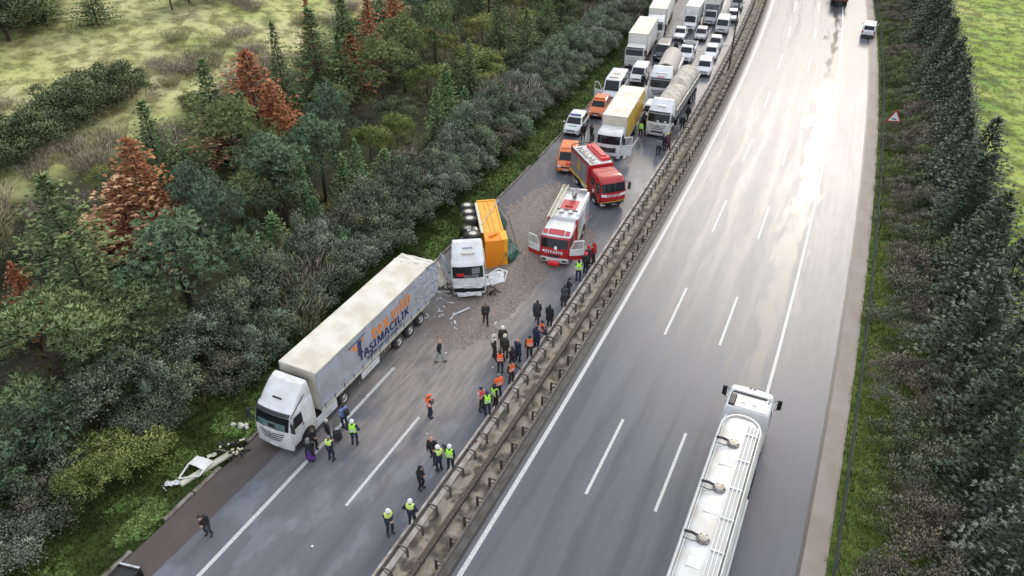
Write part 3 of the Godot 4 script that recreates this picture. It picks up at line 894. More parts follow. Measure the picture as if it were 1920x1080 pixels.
	while s < 150.0:
		var p := Vector2(11.7 + rng.randf_range(-0.9, 0.7), s)
		plant("spruce", "dark_spruce", "dark spruce with pale branch tips in the row on the right", "tree", P(p.x, p.y, land(p.x, p.y) - 0.1), rng.randf_range(6.2, 9.2), rng.randf_range(0.95, 1.12), rng.randf() * 360, rng.randi(), "row of dark spruces")
		s += rng.randf_range(2.9, 4.2)
	build_grass(rng)

func build_grass(rng: RandomNumberGenerator):
	var l := Leaves.new(5)
	for i in 15:
		var t := l.rng.randf() * TAU
		l.leaf(Vector3(cos(t), 0, sin(t)) * l.rng.randf() * 0.16, (Vector3(cos(t), 0, sin(t)) * l.rng.randf_range(0.2, 0.9) + Vector3.UP).normalized(), l.rng.randf_range(0.18, 0.36), 0.022, Vector3.UP, Color.WHITE)
	var tuft := l.done()
	var w := Leaves.new(6)
	for i in 10:
		var t := w.rng.randf() * TAU
		w.leaf(Vector3(0, 0.05, 0), (Vector3(cos(t), 0.0, sin(t)) + Vector3.UP * w.rng.randf_range(0.2, 0.8)).normalized(), w.rng.randf_range(0.15, 0.26), 0.12, Vector3.UP, Color.WHITE)
	var weed := w.done()
	var put := func(n: int, x0: float, x1: float, s0: float, s1: float, c0: Color, c1: Color, sc: float, xf: Array, cs: Array, patch: float):
		for i in n:
			var x := rng.randf_range(x0, x1)
			var s := rng.randf_range(s0, s1)
			var nz := noise.get_noise_2d(x * 6.0, s * 6.0)
			if nz < patch: continue
			var k := sc * rng.randf_range(0.6, 1.3)
			xf.append(Transform3D(Basis(Vector3.UP, rng.randf() * TAU).scaled(Vector3(k, k * rng.randf_range(0.7, 1.2), k)), P(x, s, land(x, s) - 0.02)))
			var c := c0.lerp(c1, clampf(0.5 + nz + rng.randf_range(-0.3, 0.3), 0, 1))
			cs.append(c * rng.randf_range(0.75, 1.2))
	var xf := []; var cs := []
	put.call(15000, -29.8, -25.5, 9.0, 50.0, Color(0.055, 0.085, 0.02), Color(0.14, 0.185, 0.05), 0.8, xf, cs, -1.0)
	put.call(15000, -29.8, -25.5, 50.0, 150.0, Color(0.055, 0.085, 0.022), Color(0.12, 0.165, 0.045), 1.1, xf, cs, -1.0)
	tag(scatter("verge_grass", tuft, M.leaf, xf, cs), "lush green grass on the bank along the left carriageway", "grass")
	xf = []; cs = []
	put.call(5200, -28.2, -25.5, 9.0, 34.0, Color(0.109, 0.202, 0.046), Color(0.232, 0.341, 0.109), 0.85, xf, cs, 0.0)
	put.call(5000, -28.0, -25.5, 34.0, 120.0, Color(0.093, 0.186, 0.046), Color(0.186, 0.295, 0.093), 1.0, xf, cs, -0.1)
	tag(scatter("verge_weeds", weed, M.leaf, xf, cs), "broad-leaved weeds along the kerb of the left carriageway", "weeds")
	xf = []; cs = []
	put.call(14000, 5.1, 9.5, 14.0, 60.0, Color(0.14, 0.20, 0.04), Color(0.27, 0.34, 0.08), 0.8, xf, cs, -0.5)
	put.call(10000, 5.1, 10.0, 60.0, 150.0, Color(0.12, 0.17, 0.04), Color(0.22, 0.27, 0.07), 1.1, xf, cs, -0.5)
	tag(scatter("right_verge_grass", tuft, M.leaf, xf, cs), "green grass beside the concrete strip of the right carriageway", "grass")
	xf = []; cs = []
	put.call(9000, 14.0, 34.0, 20.0, 160.0, Color(0.24, 0.36, 0.05), Color(0.46, 0.50, 0.12), 0.9, xf, cs, -0.7)
	tag(scatter("meadow_grass", tuft, M.leaf, xf, cs), "bright green meadow grass beyond the dark spruces", "grass")
	xf = []; cs = []
	put.call(7000, -84.0, -54.0, 28.0, 130.0, Color(0.42, 0.44, 0.15), Color(0.62, 0.57, 0.30), 1.0, xf, cs, -0.6)
	put.call(9000, -56.0, -29.0, 10.0, 120.0, Color(0.12, 0.14, 0.04), Color(0.28, 0.27, 0.11), 1.5, xf, cs, -0.2)
	tag(scatter("clearing_grass", tuft, M.leaf, xf, cs), "pale yellow-green grass on the sunny clearing and under the wood", "grass")
	xf = []; cs = []
	put.call(3000, -13.0, -11.4, 40.0, 150.0, Color(0.109, 0.139, 0.039), Color(0.248, 0.232, 0.093), 0.8, xf, cs, 0.05)
	put.call(120, -11.9, -11.4, 16.0, 23.0, Color(0.155, 0.155, 0.031), Color(0.248, 0.232, 0.046), 0.9, xf, cs, -1.0)
	tag(scatter("median_weeds", tuft, M.leaf, xf, cs), "dry weeds growing in the soil of the median", "weeds")

# ---------------------------------------------------------------- vehicles (nose at z = 0, body towards -z, y up, +x the vehicle's left)
func ring(y: float, zf: float, zb: float, hw: float, r: float, bow := 0.05, rb := 0.04) -> Array:
	var p := []
	for i in 4:   # front left corner
		var t := PI * 0.5 * i / 3.0
		p.append(Vector3(hw - r + r * cos(t), y, zf - r + r * sin(t)))
	for x in [0.5, 0.0, -0.5]: p.append(Vector3((hw - r) * x, y, zf))
	for i in 4:
		var t := PI * 0.5 + PI * 0.5 * i / 3.0
		p.append(Vector3(-hw + r + r * cos(t), y, zf - r + r * sin(t)))
	for i in 2:
		p.append([Vector3(-hw, y, zb + rb), Vector3(-hw + rb, y, zb)][i])
	for i in 2:
		p.append([Vector3(hw - rb, y, zb), Vector3(hw, y, zb + rb)][i])
	for i in p.size():
		if i < 11: p[i].z -= bow * pow(p[i].x / hw, 2.0)
	return p

func wheel(par: Node3D, at: Vector3, r := 0.5, w := 0.3, mat: Material = null, rim: Material = null):
	var key := "%.2f_%.2f" % [r, w]
	if not wheel_cache.has(key):
		var t := MB.new()
		var h := w * 0.5
		t.lathe([Vector2(-h, r * 0.56), Vector2(-h, r * 0.86), Vector2(-h * 0.8, r * 0.98), Vector2(-h * 0.3, r), Vector2(h * 0.3, r), Vector2(h * 0.8, r * 0.98), Vector2(h, r * 0.86), Vector2(h, r * 0.56)], Vector3.ZERO, Vector3.RIGHT, 22)
		var m := MB.new()
		m.lathe([Vector2(-h * 0.92, r * 0.0), Vector2(-h * 0.92, r * 0.22), Vector2(-h * 0.6, r * 0.3), Vector2(-h * 0.6, r * 0.48), Vector2(-h, r * 0.58), Vector2(h, r * 0.58), Vector2(h * 0.6, r * 0.48), Vector2(h * 0.6, r * 0.3), Vector2(h * 0.92, r * 0.22), Vector2(h * 0.92, 0.0)], Vector3.ZERO, Vector3.RIGHT, 16)
		for i in 10:
			var a := TAU * i / 10
			for sg in [-1.0, 1.0]:
				m.cyl(Vector3(sg * h * 0.55, cos(a) * r * 0.36, sin(a) * r * 0.36), Vector3(sg * h * 0.7, cos(a) * r * 0.36, sin(a) * r * 0.36), r * 0.03, r * 0.03, 5)
		wheel_cache[key] = [t.done(), m.done()]
	var o := obj("wheel", wheel_cache[key][0], mat if mat else M.tyre, par, at)
	obj("rim", wheel_cache[key][1], rim if rim else M.alu, o)

func axle(par: Node3D, z: float, hw: float, r := 0.5, w := 0.3, dual := false, mat: Material = null, rim: Material = null):
	for s in [-1.0, 1.0]:
		wheel(par, Vector3(s * (hw - w * 0.5), r, z), r, w, mat, rim)
		if dual: wheel(par, Vector3(s * (hw - w * 1.7), r, z), r, w, mat, rim)

func plate_on_side(b: MB, side: float, x: float, poly: Array, t := 0.012):   # poly of Vector2(z, y)
	b.extrude(PackedVector2Array(poly), Vector3(side * x, 0, 0), Vector3(0, 0, 1), Vector3.UP, Vector3(side * t, 0, 0))

class Front:   # the nose of a cab as a curved sheet that trims are laid on
	var ys := []
	var zs := []
	var hw := 1.2
	var r := 0.12
	var bow := 0.05
	func z(x: float, y: float) -> float:
		var zz: float = zs[-1]
		for i in ys.size() - 1:
			if y <= ys[i + 1]:
				zz = lerpf(zs[i], zs[i + 1], clampf((y - ys[i]) / (ys[i + 1] - ys[i]), 0, 1)); break
		var e := absf(x) - (hw - r)
		if e > 0: zz -= r - sqrt(maxf(0.0, r * r - e * e))
		return zz - bow * pow(x / hw, 2.0)
	func sheet(x0: float, x1: float, y0: float, y1: float, off := 0.012, slant := 0.0, nx := 12) -> MB:
		var b := MB.new()
		var g := []
		for j in 6:
			var row := []
			for i in nx + 1:
				var x := lerpf(x0, x1, float(i) / nx)
				var y := lerpf(y0, y1, j / 5.0) + slant * absf(x)
				row.append(Vector3(x, y + off * 0.3, z(x, y) + off))
			g.append(row)
		b.st.set_smooth_group(1)
		for j in 5:
			for i in nx: b.quad(g[j][i], g[j][i + 1], g[j + 1][i + 1], g[j + 1][i])
		b.st.set_smooth_group(-1)
		var back := Vector3(0, -off * 0.3, -off * 2.0)
		for i in nx:
			b.quad(g[0][i] + back, g[0][i + 1] + back, g[0][i + 1], g[0][i])
			b.quad(g[5][i], g[5][i + 1], g[5][i + 1] + back, g[5][i] + back)
		for j in 5:
			b.quad(g[j][0] + back, g[j][0], g[j + 1][0], g[j + 1][0] + back)
			b.quad(g[j][nx], g[j][nx] + back, g[j + 1][nx] + back, g[j + 1][nx])
		return b

func text(par: Node, nm: String, s: String, height: float, mat: Material, at: Vector3, rot := Vector3.ZERO, serif := false, squeeze := 1.0):
	var t := TextMesh.new()
	var f := SystemFont.new()
	f.font_names = PackedStringArray(["Droid Serif" if serif else "Droid Sans"])
	f.font_weight = 700
	t.font = f; t.font_size = 32; t.pixel_size = height / 32.0; t.depth = 0.012
	t.text = s
	var o := obj(nm, t, mat, par, at)
	o.rotation = rot
	o.scale = Vector3(squeeze, 1, 1)
	return o

func star(par: Node, at: Vector3, r: float):   # a three-armed star in a ring on the nose
	var b := MB.new()
	for i in 14:
		var a := TAU * i / 14
		var c := TAU * (i + 1) / 14
		b.bar(Vector3(cos(a), sin(a), 0) * r, Vector3(cos(c), sin(c), 0) * r, 0.02, 0.02)
	for k in 3:
		var a := PI / 2 + TAU * k / 3
		b.bar(Vector3.ZERO, Vector3(cos(a), sin(a), 0) * r, 0.025, 0.02)
	obj("emblem", b, M.chrome, par, at)

func truck_cab(n: Node3D, c: Dictionary) -> Front:
	var w: float = c.get("w", 2.46) * 0.5
	var h: float = c.get("h", 3.0)
	var L: float = c.get("L", 2.15)
	var b0: float = c.get("ws0", 1.75)
	var b1: float = c.get("ws1", 2.62)
	var paint: Material = c.get("paint", M.white)
	var f := Front.new()
	f.hw = w; f.r = 0.16; f.bow = 0.10
	f.ys = [0.36, 0.55, 1.25, b0, b1, h - 0.12, h]
	f.zs = [-0.10, -0.02, 0.0, -0.05, -0.30, -0.50, -0.80]
	var rings := []
	for i in f.ys.size():
		rings.append(ring(f.ys[i], f.zs[i], -L, w * ([0.97, 1.0, 1.0, 1.0, 0.97, 0.95, 0.88][i]), 0.16, f.bow))
	rings.append(ring(h + 0.03, -1.0, -L + 0.08, w * 0.80, 0.16, 0.08))
	var b := MB.new()
	b.stack(rings)
	obj("cab", b, paint, n)
	obj("windscreen", f.sheet(-w * 0.90, w * 0.90, b0 + 0.03, b1 - 0.05, 0.016), c.get("glass", M.glass), n)
	if c.get("visor", true):
		obj("sun_visor", f.sheet(-w * 0.9, w * 0.9, b1 + 0.02, b1 + 0.15, 0.09), M.dark_plastic if c.get("dark_visor", true) else paint, n)
	var wp := MB.new()
	for s in [-0.5, 0.45]: wp.bar(Vector3(s, b0 + 0.03, f.z(s, b0) + 0.04), Vector3(s - 0.42, b0 + 0.32, f.z(s - 0.4, b0 + 0.32) + 0.04), 0.025, 0.02)
	obj("wiper", wp, M.black, n)
	for s in [-1.0, 1.0]:
		if c.get("door_open", 0.0) != s and not c.get("doors_open", false):
			var d := MB.new()
			plate_on_side(d, s, w * 1.0, [Vector2(-0.22, 0.75), Vector2(-1.32, 0.75), Vector2(-1.32, b1 - 0.02), Vector2(-0.5, b1 - 0.02), Vector2(-0.24, b0)], 0.008)
			var dn := obj("door", d, paint, n)
			var dh := MB.new()
			dh.box(Vector3(s * (w + 0.025), b0 - 0.12, -1.2), Vector3(0.03, 0.05, 0.16))
			obj("handle", dh, M.black, dn)
			var g := MB.new()
			plate_on_side(g, s, w * 1.0 + 0.004, [Vector2(-0.34, b0 + 0.02), Vector2(-1.22, b0 + 0.02), Vector2(-1.22, b1 - 0.1), Vector2(-0.58, b1 - 0.1)], 0.012)
			obj("side_window", g, M.glass if c.get("window_open", 0.0) != s else M.black, dn)
		else:
			var hole := MB.new()
			plate_on_side(hole, s, w, [Vector2(-0.26, 0.8), Vector2(-1.3, 0.8), Vector2(-1.3, b1 - 0.06), Vector2(-0.55, b1 - 0.06), Vector2(-0.28, b0)], 0.01)
			obj("door_opening", hole, M.black, n)
			var dr := Node3D.new()
			dr.name = "open_door" if not n.has_node("open_door") else "open_door_001"
			n.add_child(dr)
			dr.position = Vector3(s * w, 0, -0.22)
			dr.rotation.y = -s * deg_to_rad(c.get("swing", 70.0))
			var pan := MB.new()
			var lowc: Material = c.get("door_low", paint)
			plate_on_side(pan, s, 0.0, [Vector2(0.0, 1.1), Vector2(-1.08, 1.1), Vector2(-1.08, b0), Vector2(0.0, b0)], 0.06)
			plate_on_side(pan, s, 0.0, [Vector2(0.0, b0), Vector2(-0.07, b0), Vector2(-0.36, b1 - 0.08), Vector2(-0.3, b1)], 0.06)
			plate_on_side(pan, s, 0.0, [Vector2(-0.3, b1), Vector2(-1.08, b1), Vector2(-1.08, b1 - 0.08), Vector2(-0.36, b1 - 0.08)], 0.058)
			plate_on_side(pan, s, 0.0, [Vector2(-1.01, b1 - 0.08), Vector2(-1.08, b1 - 0.08), Vector2(-1.08, b0), Vector2(-1.01, b0)], 0.056)
			obj("door_panel", pan, c.get("door_in", M.white), dr)
			var lp := MB.new()
			plate_on_side(lp, s, 0.0, [Vector2(0.0, 0.72), Vector2(-1.08, 0.72), Vector2(-1.08, 1.1), Vector2(0.0, 1.1)], 0.062)
			obj("door_foot", lp, lowc, dr)
			var gp := MB.new()
			plate_on_side(gp, s, 0.02, [Vector2(-0.1, b0), Vector2(-1.01, b0), Vector2(-1.01, b1 - 0.08), Vector2(-0.38, b1 - 0.08)], 0.01)
			var gl: StandardMaterial3D = M.get("pane")
			obj("door_glass", gp, gl, dr)
		if c.get("mirrors", true):
			var mb := MB.new()
			mb.bar(Vector3(s * w * 0.97, b1 - 0.05, -0.32), Vector3(s * (w + 0.26), b1 - 0.02, -0.12), 0.03, 0.03)
			mb.bar(Vector3(s * w * 0.97, b1 - 0.75, -0.2), Vector3(s * (w + 0.26), b1 - 0.72, -0.12), 0.03, 0.03)
			mb.box(Vector3(s * (w + 0.28), b1 - 0.36, -0.12), Vector3(0.24, 0.66, 0.12), 0.03)
			obj("mirror", mb, c.get("mirror_mat", M.dark_plastic), n)
		var hl := MB.new()
		obj("headlight", f.sheet(s * w * 0.60, s * w * 0.95, c.get("hl", 0.62), c.get("hl", 0.62) + 0.20, 0.014, 0.0, 4), M.lamp_glass, n)
		var st := MB.new()
		st.bx(s * (w - 0.06), s * (w + 0.012), 0.40, 0.70, -0.9, -0.25, 0.03)
		obj("step", st, M.dark_plastic, n)
		var ar := MB.new()
		var arch := []
		for i in 9: arch.append(Vector2(-1.42 + 0.62 * cos(PI * i / 8), 0.50 + 0.60 * sin(PI * i / 8)))
		plate_on_side(ar, s, w * 0.96, arch, w * 0.04 + 0.012)
		obj("wheel_arch", ar, M.black, n)
	axle(n, -1.42, w - 0.0 + 0.02, 0.50, 0.30, false, null, c.get("rim"))
	obj("number_plate", f.sheet(-0.27, 0.27, 0.52, 0.63, 0.03, 0.0, 3), M.plate, n)
	if c.has("defl"):
		var dv: float = c.defl
		var db := MB.new()
		db.stack([ring(h - 0.06, -0.62, -L, w * 0.93, 0.2, 0.1), ring(h + dv * 0.35, -0.98, -L + 0.02, w * 0.92, 0.2, 0.12), ring(h + dv * 0.8, -1.42, -L + 0.04, w * 0.90, 0.2, 0.14), ring(h + dv, -1.75, -L + 0.06, w * 0.85, 0.15, 0.1)])
		obj("roof_fairing", db, paint, n)
	if c.has("hatch"):
		var hb := MB.new()
		hb.box(Vector3(0, h + 0.04, -1.25), Vector3(0.75, 0.07, 0.5), 0.03)
		obj("roof_hatch", hb, c.hatch, n)
	return f

func grille_bars(n: Node3D, f: Front, y0: float, y1: float, count: int, wid: float, mat: Material, slant := 0.0, thick := 0.05):
	for i in count:
		var y := lerpf(y0, y1, float(i) / maxf(1, count - 1))
		obj("grille_bar", f.sheet(-wid * (0.75 + 0.25 * i / maxf(1, count - 1)), wid * (0.75 + 0.25 * i / maxf(1, count - 1)), y, y + thick, 0.02, slant, 8), mat, n)

func chassis(n: Node3D, z0: float, z1: float, y := 0.72):
	var b := MB.new()
	for s in [-0.42, 0.42]: b.bx(s - 0.05, s + 0.05, y - 0.13, y + 0.13, z1, z0)
	for i in 5: b.bx(-0.42, 0.42, y - 0.06, y + 0.06, lerpf(z1 + 0.1, z0 - 0.1, i / 4.0) - 0.05, lerpf(z1 + 0.1, z0 - 0.1, i / 4.0) + 0.05)
	obj("chassis", b, M.chassis, n)

func box_body(n: Node3D, z0: float, z1: float, y0: float, y1: float, w: float, roof: Material, side: Material, front: Material = null, left_side: Material = null):
	var hw := w * 0.5
	var b := MB.new()
	b.bx(-hw + 0.03, hw - 0.03, y0 + 0.1, y1 - 0.03, z1 + 0.03, z0 - 0.03)
	obj("body", b, front if front else M.tarp, n)
	var r := MB.new()
	r.box(Vector3(0, y1 - 0.02, (z0 + z1) * 0.5), Vector3(w, 0.08, z0 - z1), 0.03)
	# the sheet sags a little between its hoops
	var ro := obj("roof", r, roof, n)
	for s in [-1.0, 1.0]:
		var sm: Material = left_side if left_side and s > 0 else side
		var c := MB.new()
		var cnt := int((z0 - z1) / 0.42)
		c.st.set_smooth_group(1)
		for i in cnt:   # gently rippled curtain
			var za := lerpf(z0 - 0.12, z1 + 0.06, float(i) / cnt)
			var zb := lerpf(z0 - 0.12, z1 + 0.06, float(i + 1) / cnt)
			var xa := hw - 0.012 + 0.010 * sin(i * 2.4)
			var xb := hw - 0.012 + 0.010 * sin((i + 1) * 2.4)
			if s > 0: c.quad(Vector3(xa, y0 + 0.14, za), Vector3(xb, y0 + 0.14, zb), Vector3(xb, y1 - 0.1, zb), Vector3(xa, y1 - 0.1, za))
			else: c.quad(Vector3(-xb, y0 + 0.14, zb), Vector3(-xa, y0 + 0.14, za), Vector3(-xa, y1 - 0.1, za), Vector3(-xb, y1 - 0.1, zb))
		obj("side_curtain", c, sm, n)
		var sk := MB.new()
		sk.bx(s * (hw - 0.05), s * (hw + 0.006), y0, y0 + 0.16, z1, z0)
		obj("side_rail", sk, M.get("rail_cream") if left_side == null else M.silver, n)
		var q := MB.new()
		var k := int((z0 - z1) / 0.85)
		for i in k:
			var z := lerpf(z0 - 0.35, z1 + 0.35, float(i) / maxf(1, k - 1))
			q.bx(s * (hw - 0.01), s * (hw + 0.012), y0 + 0.05, y0 + 0.42, z - 0.02, z + 0.02)
		obj("curtain_strap", q, M.dark_plastic, n)
	var p := MB.new()
	for s in [-1.0, 1.0]:
		for z in [z0 - 0.05, z1 + 0.03]:
			p.bx(s * (hw - 0.07), s * (hw + 0.003), y0, y1 - 0.06, z - 0.05, z + 0.05, 0.01)
	obj("corner_post", p, M.silver, n)

func car(nm: String, label: String, at: Vector3, turn: float, paint: Material, kind: String, group := "cars held up behind the accident", seen_rear := false) -> Node3D:
	var S: Dictionary = {
		# L length, W width, hood height, roof height, z of windscreen foot / roof front / roof rear / rear window foot, belt
		"hatch": {"L": 4.1, "W": 1.74, "hood": 0.88, "roof": 1.47, "a": -0.95, "b": -1.65, "c": -3.25, "d": -3.95, "belt": 0.95, "trunk": 0.98},
		"sedan": {"L": 4.55, "W": 1.78, "hood": 0.86, "roof": 1.44, "a": -1.1, "b": -1.85, "c": -3.0, "d": -3.75, "belt": 0.93, "trunk": 1.0},
		"suv": {"L": 4.5, "W": 1.85, "hood": 1.02, "roof": 1.68, "a": -1.0, "b": -1.65, "c": -3.75, "d": -4.3, "belt": 1.08, "trunk": 1.1},
		"van": {"L": 4.4, "W": 1.82, "hood": 1.08, "roof": 1.85, "a": -0.75, "b": -1.45, "c": -4.1, "d": -4.32, "belt": 1.12, "trunk": 1.15},
		"minibus": {"L": 5.9, "W": 2.0, "hood": 1.28, "roof": 2.58, "a": -0.62, "b": -1.45, "c": -5.65, "d": -5.82, "belt": 1.42, "trunk": 1.45},
		"transporter": {"L": 5.0, "W": 1.92, "hood": 1.12, "roof": 1.97, "a": -0.62, "b": -1.35, "c": -4.7, "d": -4.92, "belt": 1.18, "trunk": 1.2},
		"pickup": {"L": 5.7, "W": 1.86, "hood": 1.10, "roof": 1.80, "a": -1.05, "b": -1.65, "c": -2.6, "d": -2.85, "belt": 1.16, "trunk": 1.1},
		"light_truck": {"L": 5.9, "W": 1.95, "hood": 1.12, "roof": 2.05, "a": -0.62, "b": -1.15, "c": -1.95, "d": -2.05, "belt": 1.22, "trunk": 0.7},
	}[kind]
	var n := thing(nm, label, {"hatch": "car", "sedan": "car", "suv": "car", "van": "van", "minibus": "minibus", "transporter": "van", "pickup": "pickup truck", "light_truck": "truck"}[kind], at, turn, group)
	var hw: float = S.W * 0.5
	var L: float = S.L
	var box_end: float = L if kind not in ["pickup", "light_truck"] else -S.d
	# lower body: sections from nose to tail
	var prof := [[0.0, 0.60, 0.42, 0.62], [-0.05, 0.82, 0.34, 0.72], [-0.25, 0.93, 0.24, S.hood - 0.10], [S.a, 1.0, 0.22, S.hood + 0.02], [S.a - 0.1, 1.0, 0.22, S.belt], [-box_end * 0.6, 1.0, 0.22, S.belt + 0.02], [S.d + 0.05, 0.99, 0.24, S.trunk], [-box_end + 0.06, 0.93, 0.34, S.trunk - 0.05], [-box_end, 0.80, 0.42, S.trunk - 0.22]]
	var rings := []
	for q in prof:
		var x: float = hw * q[1]
		var y0: float = q[2]
		var y1: float = q[3]
		var m := lerpf(y0, y1, 0.5)
		rings.append([Vector3(x * 0.9, y0, q[0]), Vector3(x, y0 + 0.12, q[0]), Vector3(x, m, q[0]), Vector3(x * 0.985, y1 - 0.10, q[0]), Vector3(x * 0.93, y1 - 0.02, q[0]), Vector3(x * 0.5, y1 + 0.02, q[0]), Vector3(-x * 0.5, y1 + 0.02, q[0]), Vector3(-x * 0.93, y1 - 0.02, q[0]), Vector3(-x * 0.985, y1 - 0.10, q[0]), Vector3(-x, m, q[0]), Vector3(-x, y0 + 0.12, q[0]), Vector3(-x * 0.9, y0, q[0])])
	var b := MB.new()
	b.stack(rings)
	obj("body", b, paint, n)
	# cabin: a tapered upper with windows laid on its faces
	var bw := hw * 0.95
	var tw := hw * (0.80 if kind in ["hatch", "sedan", "suv", "pickup"] else 0.88)
	var y0: float = S.belt - 0.06
	var y1: float = S.roof
	var B := [Vector3(bw, y0, S.a), Vector3(-bw, y0, S.a), Vector3(-bw, y0, S.d), Vector3(bw, y0, S.d)]
	var T := [Vector3(tw, y1 - 0.05, S.b), Vector3(-tw, y1 - 0.05, S.b), Vector3(-tw, y1 - 0.05, S.c), Vector3(tw, y1 - 0.05, S.c)]
	var rr := func(p: Array, inset: float, dy: float) -> Array:
		var o := []
		var c: Vector3 = (p[0] + p[1] + p[2] + p[3]) * 0.25
		for i in 4:
			var pr: Vector3 = p[(i + 3) % 4]
			var nx: Vector3 = p[(i + 1) % 4]
			for e in [pr, nx]: o.append(p[i] + (e - p[i]).normalized() * 0.10 + (c - p[i]) * inset + Vector3.UP * dy)
		return o
	var cb := MB.new()
	cb.stack([rr.call(B, 0.0, 0.0), rr.call(T, 0.0, 0.0), rr.call(T, 0.06, 0.045), rr.call(T, 0.2, 0.06)])
	obj("cabin", cb, paint, n)
	var pane := func(nm2: String, a: Vector3, c: Vector3, d: Vector3, e: Vector3, u0: float, u1: float, v0: float, v1: float):
		var nrm := (c - a).cross(e - a).normalized()
		var g := MB.new()
		var at2 := func(u: float, v: float) -> Vector3: return a.lerp(c, u).lerp(e.lerp(d, u), v)
		var q := [at2.call(u0, v0), at2.call(u1, v0), at2.call(u1, v1), at2.call(u0, v1)]
		var mid: Vector3 = (q[0] + q[2]) * 0.5
		if nrm.dot(mid - Vector3(0, y0, (S.a + S.d) * 0.5)) < 0: nrm = -nrm
		var out := []
		for k in 4: out.append(q[k] + nrm * 0.014)
		g.face(out, mid - nrm)
		for k in 4: g.face([q[k] - nrm * 0.005, q[(k + 1) % 4] - nrm * 0.005, out[(k + 1) % 4], out[k]], mid)
		obj(nm2, g, M.glass, n)
	pane.call("windscreen", B[1], B[0], T[0], T[1], 0.07, 0.93, 0.10, 0.92)
	if kind != "light_truck": pane.call("rear_window", B[3], B[2], T[2], T[3], 0.10, 0.90, 0.22, 0.90)
	var cuts: Array = {"hatch": [0.12, 0.46, 0.50, 0.86], "sedan": [0.14, 0.46, 0.50, 0.84], "suv": [0.10, 0.40, 0.43, 0.68, 0.71, 0.92], "van": [0.08, 0.32] if nm != "orange_van" else [0.08, 0.32, 0.36, 0.62], "minibus": [0.06, 0.22, 0.25, 0.58, 0.61, 0.94], "transporter": [0.06, 0.27, 0.31, 0.60, 0.63, 0.92], "pickup": [0.16, 0.82], "light_truck": [0.22, 0.9]}[kind]
	for s in 2:
		for k in range(0, cuts.size(), 2):
			if s == 0: pane.call("side_window", B[0], B[3], T[3], T[0], cuts[k], cuts[k + 1], 0.14, 0.86)
			else: pane.call("side_window", B[1], B[2], T[2], T[1], cuts[k], cuts[k + 1], 0.14, 0.86)
	# nose
	for s in [-1.0, 1.0]:
		var hl := MB.new()
		hl.box(Vector3(s * hw * 0.70, S.hood - 0.24, -0.085), Vector3(hw * 0.36, 0.13, 0.12), 0.03, Basis(Vector3.UP, s * 0.42))
		obj("headlight", hl, M.lamp_glass, n)
		var tl := MB.new()
		tl.box(Vector3(s * hw * 0.84, S.trunk - 0.16, -box_end + 0.04), Vector3(0.18, 0.30, 0.10), 0.03)
		if kind not in ["pickup", "light_truck"]: obj("tail_light", tl, M.tail_red, n)
		var mi := MB.new()
		mi.box(Vector3(s * (hw + 0.10), S.belt + 0.08, S.a - 0.22), Vector3(0.20, 0.14, 0.11), 0.03)
		obj("mirror", mi, paint if kind in ["hatch", "sedan", "suv", "van"] else M.dark_plastic, n)
		var ar := MB.new()
		for z in [-0.85, -L + 0.88]:
			var arch := []
			for i in 9: arch.append(Vector2(z + 0.39 * cos(PI * i / 8), 0.30 + 0.39 * sin(PI * i / 8)))
			if z < -box_end: continue
			plate_on_side(ar, s, hw * 0.95, arch, hw * 0.05 + 0.006)
		obj("wheel_arch", ar, M.black, n)
	var gr := MB.new()
	gr.box(Vector3(0, S.hood - 0.30, -0.03), Vector3(hw * 0.95, 0.13, 0.10), 0.03)
	gr.box(Vector3(0, 0.42, 0.0), Vector3(hw * 1.25, 0.14, 0.10), 0.03)
	obj("grille", gr, M.black, n)
	var np := MB.new()
	np.box(Vector3(0, 0.55, 0.035), Vector3(0.48, 0.11, 0.02))
	np.box(Vector3(0, 0.72, -box_end - 0.01), Vector3(0.48, 0.11, 0.02))
	obj("number_plate", np, M.plate, n)
	if seen_rear:
		var bm := MB.new()
		bm.box(Vector3(0, 0.45, -L + 0.02), Vector3(S.W * 0.92, 0.26, 0.16), 0.05)
		obj("rear_bumper", bm, M.dark_plastic, n)
	var wr := 0.33 if kind in ["hatch", "sedan", "van"] else 0.36
	axle(n, -0.85, hw, wr, 0.21)
	axle(n, -L + 0.88, hw, wr, 0.21)
	return n

func road_turn(s: float, away := false) -> float:
	var d := -0.000904 * (s - 58.8)
	return rad_to_deg(atan2(d, -1.0)) if away else rad_to_deg(atan2(-d, 1.0))

# ---------------------------------------------------------------- the particular vehicles
func crumple(pts: int, size: Vector2, amp: float, sd: int, o := Vector3.ZERO, U := Vector3.RIGHT, V := Vector3.UP, N := Vector3.BACK) -> MB:   # a dented or wrinkled sheet
	var b := MB.new()
	var nz := FastNoiseLite.new(); nz.seed = sd; nz.frequency = 0.35
	var g := []
	for j in pts + 1:
		var row := []
		for i in pts + 1:
			var p := o + U * size.x * (float(i) / pts) + V * size.y * (float(j) / pts) + N * amp * nz.get_noise_2d(i * 2.2, j * 1.3) * 1.6
			row.append(p)
		g.append(row)
	for j in pts:
		for i in pts:
			b.quad(g[j][i], g[j][i + 1], g[j + 1][i + 1], g[j + 1][i])
			var k := -N * 0.012
			b.quad(g[j][i] + k, g[j + 1][i] + k, g[j + 1][i + 1] + k, g[j][i + 1] + k)
	return b

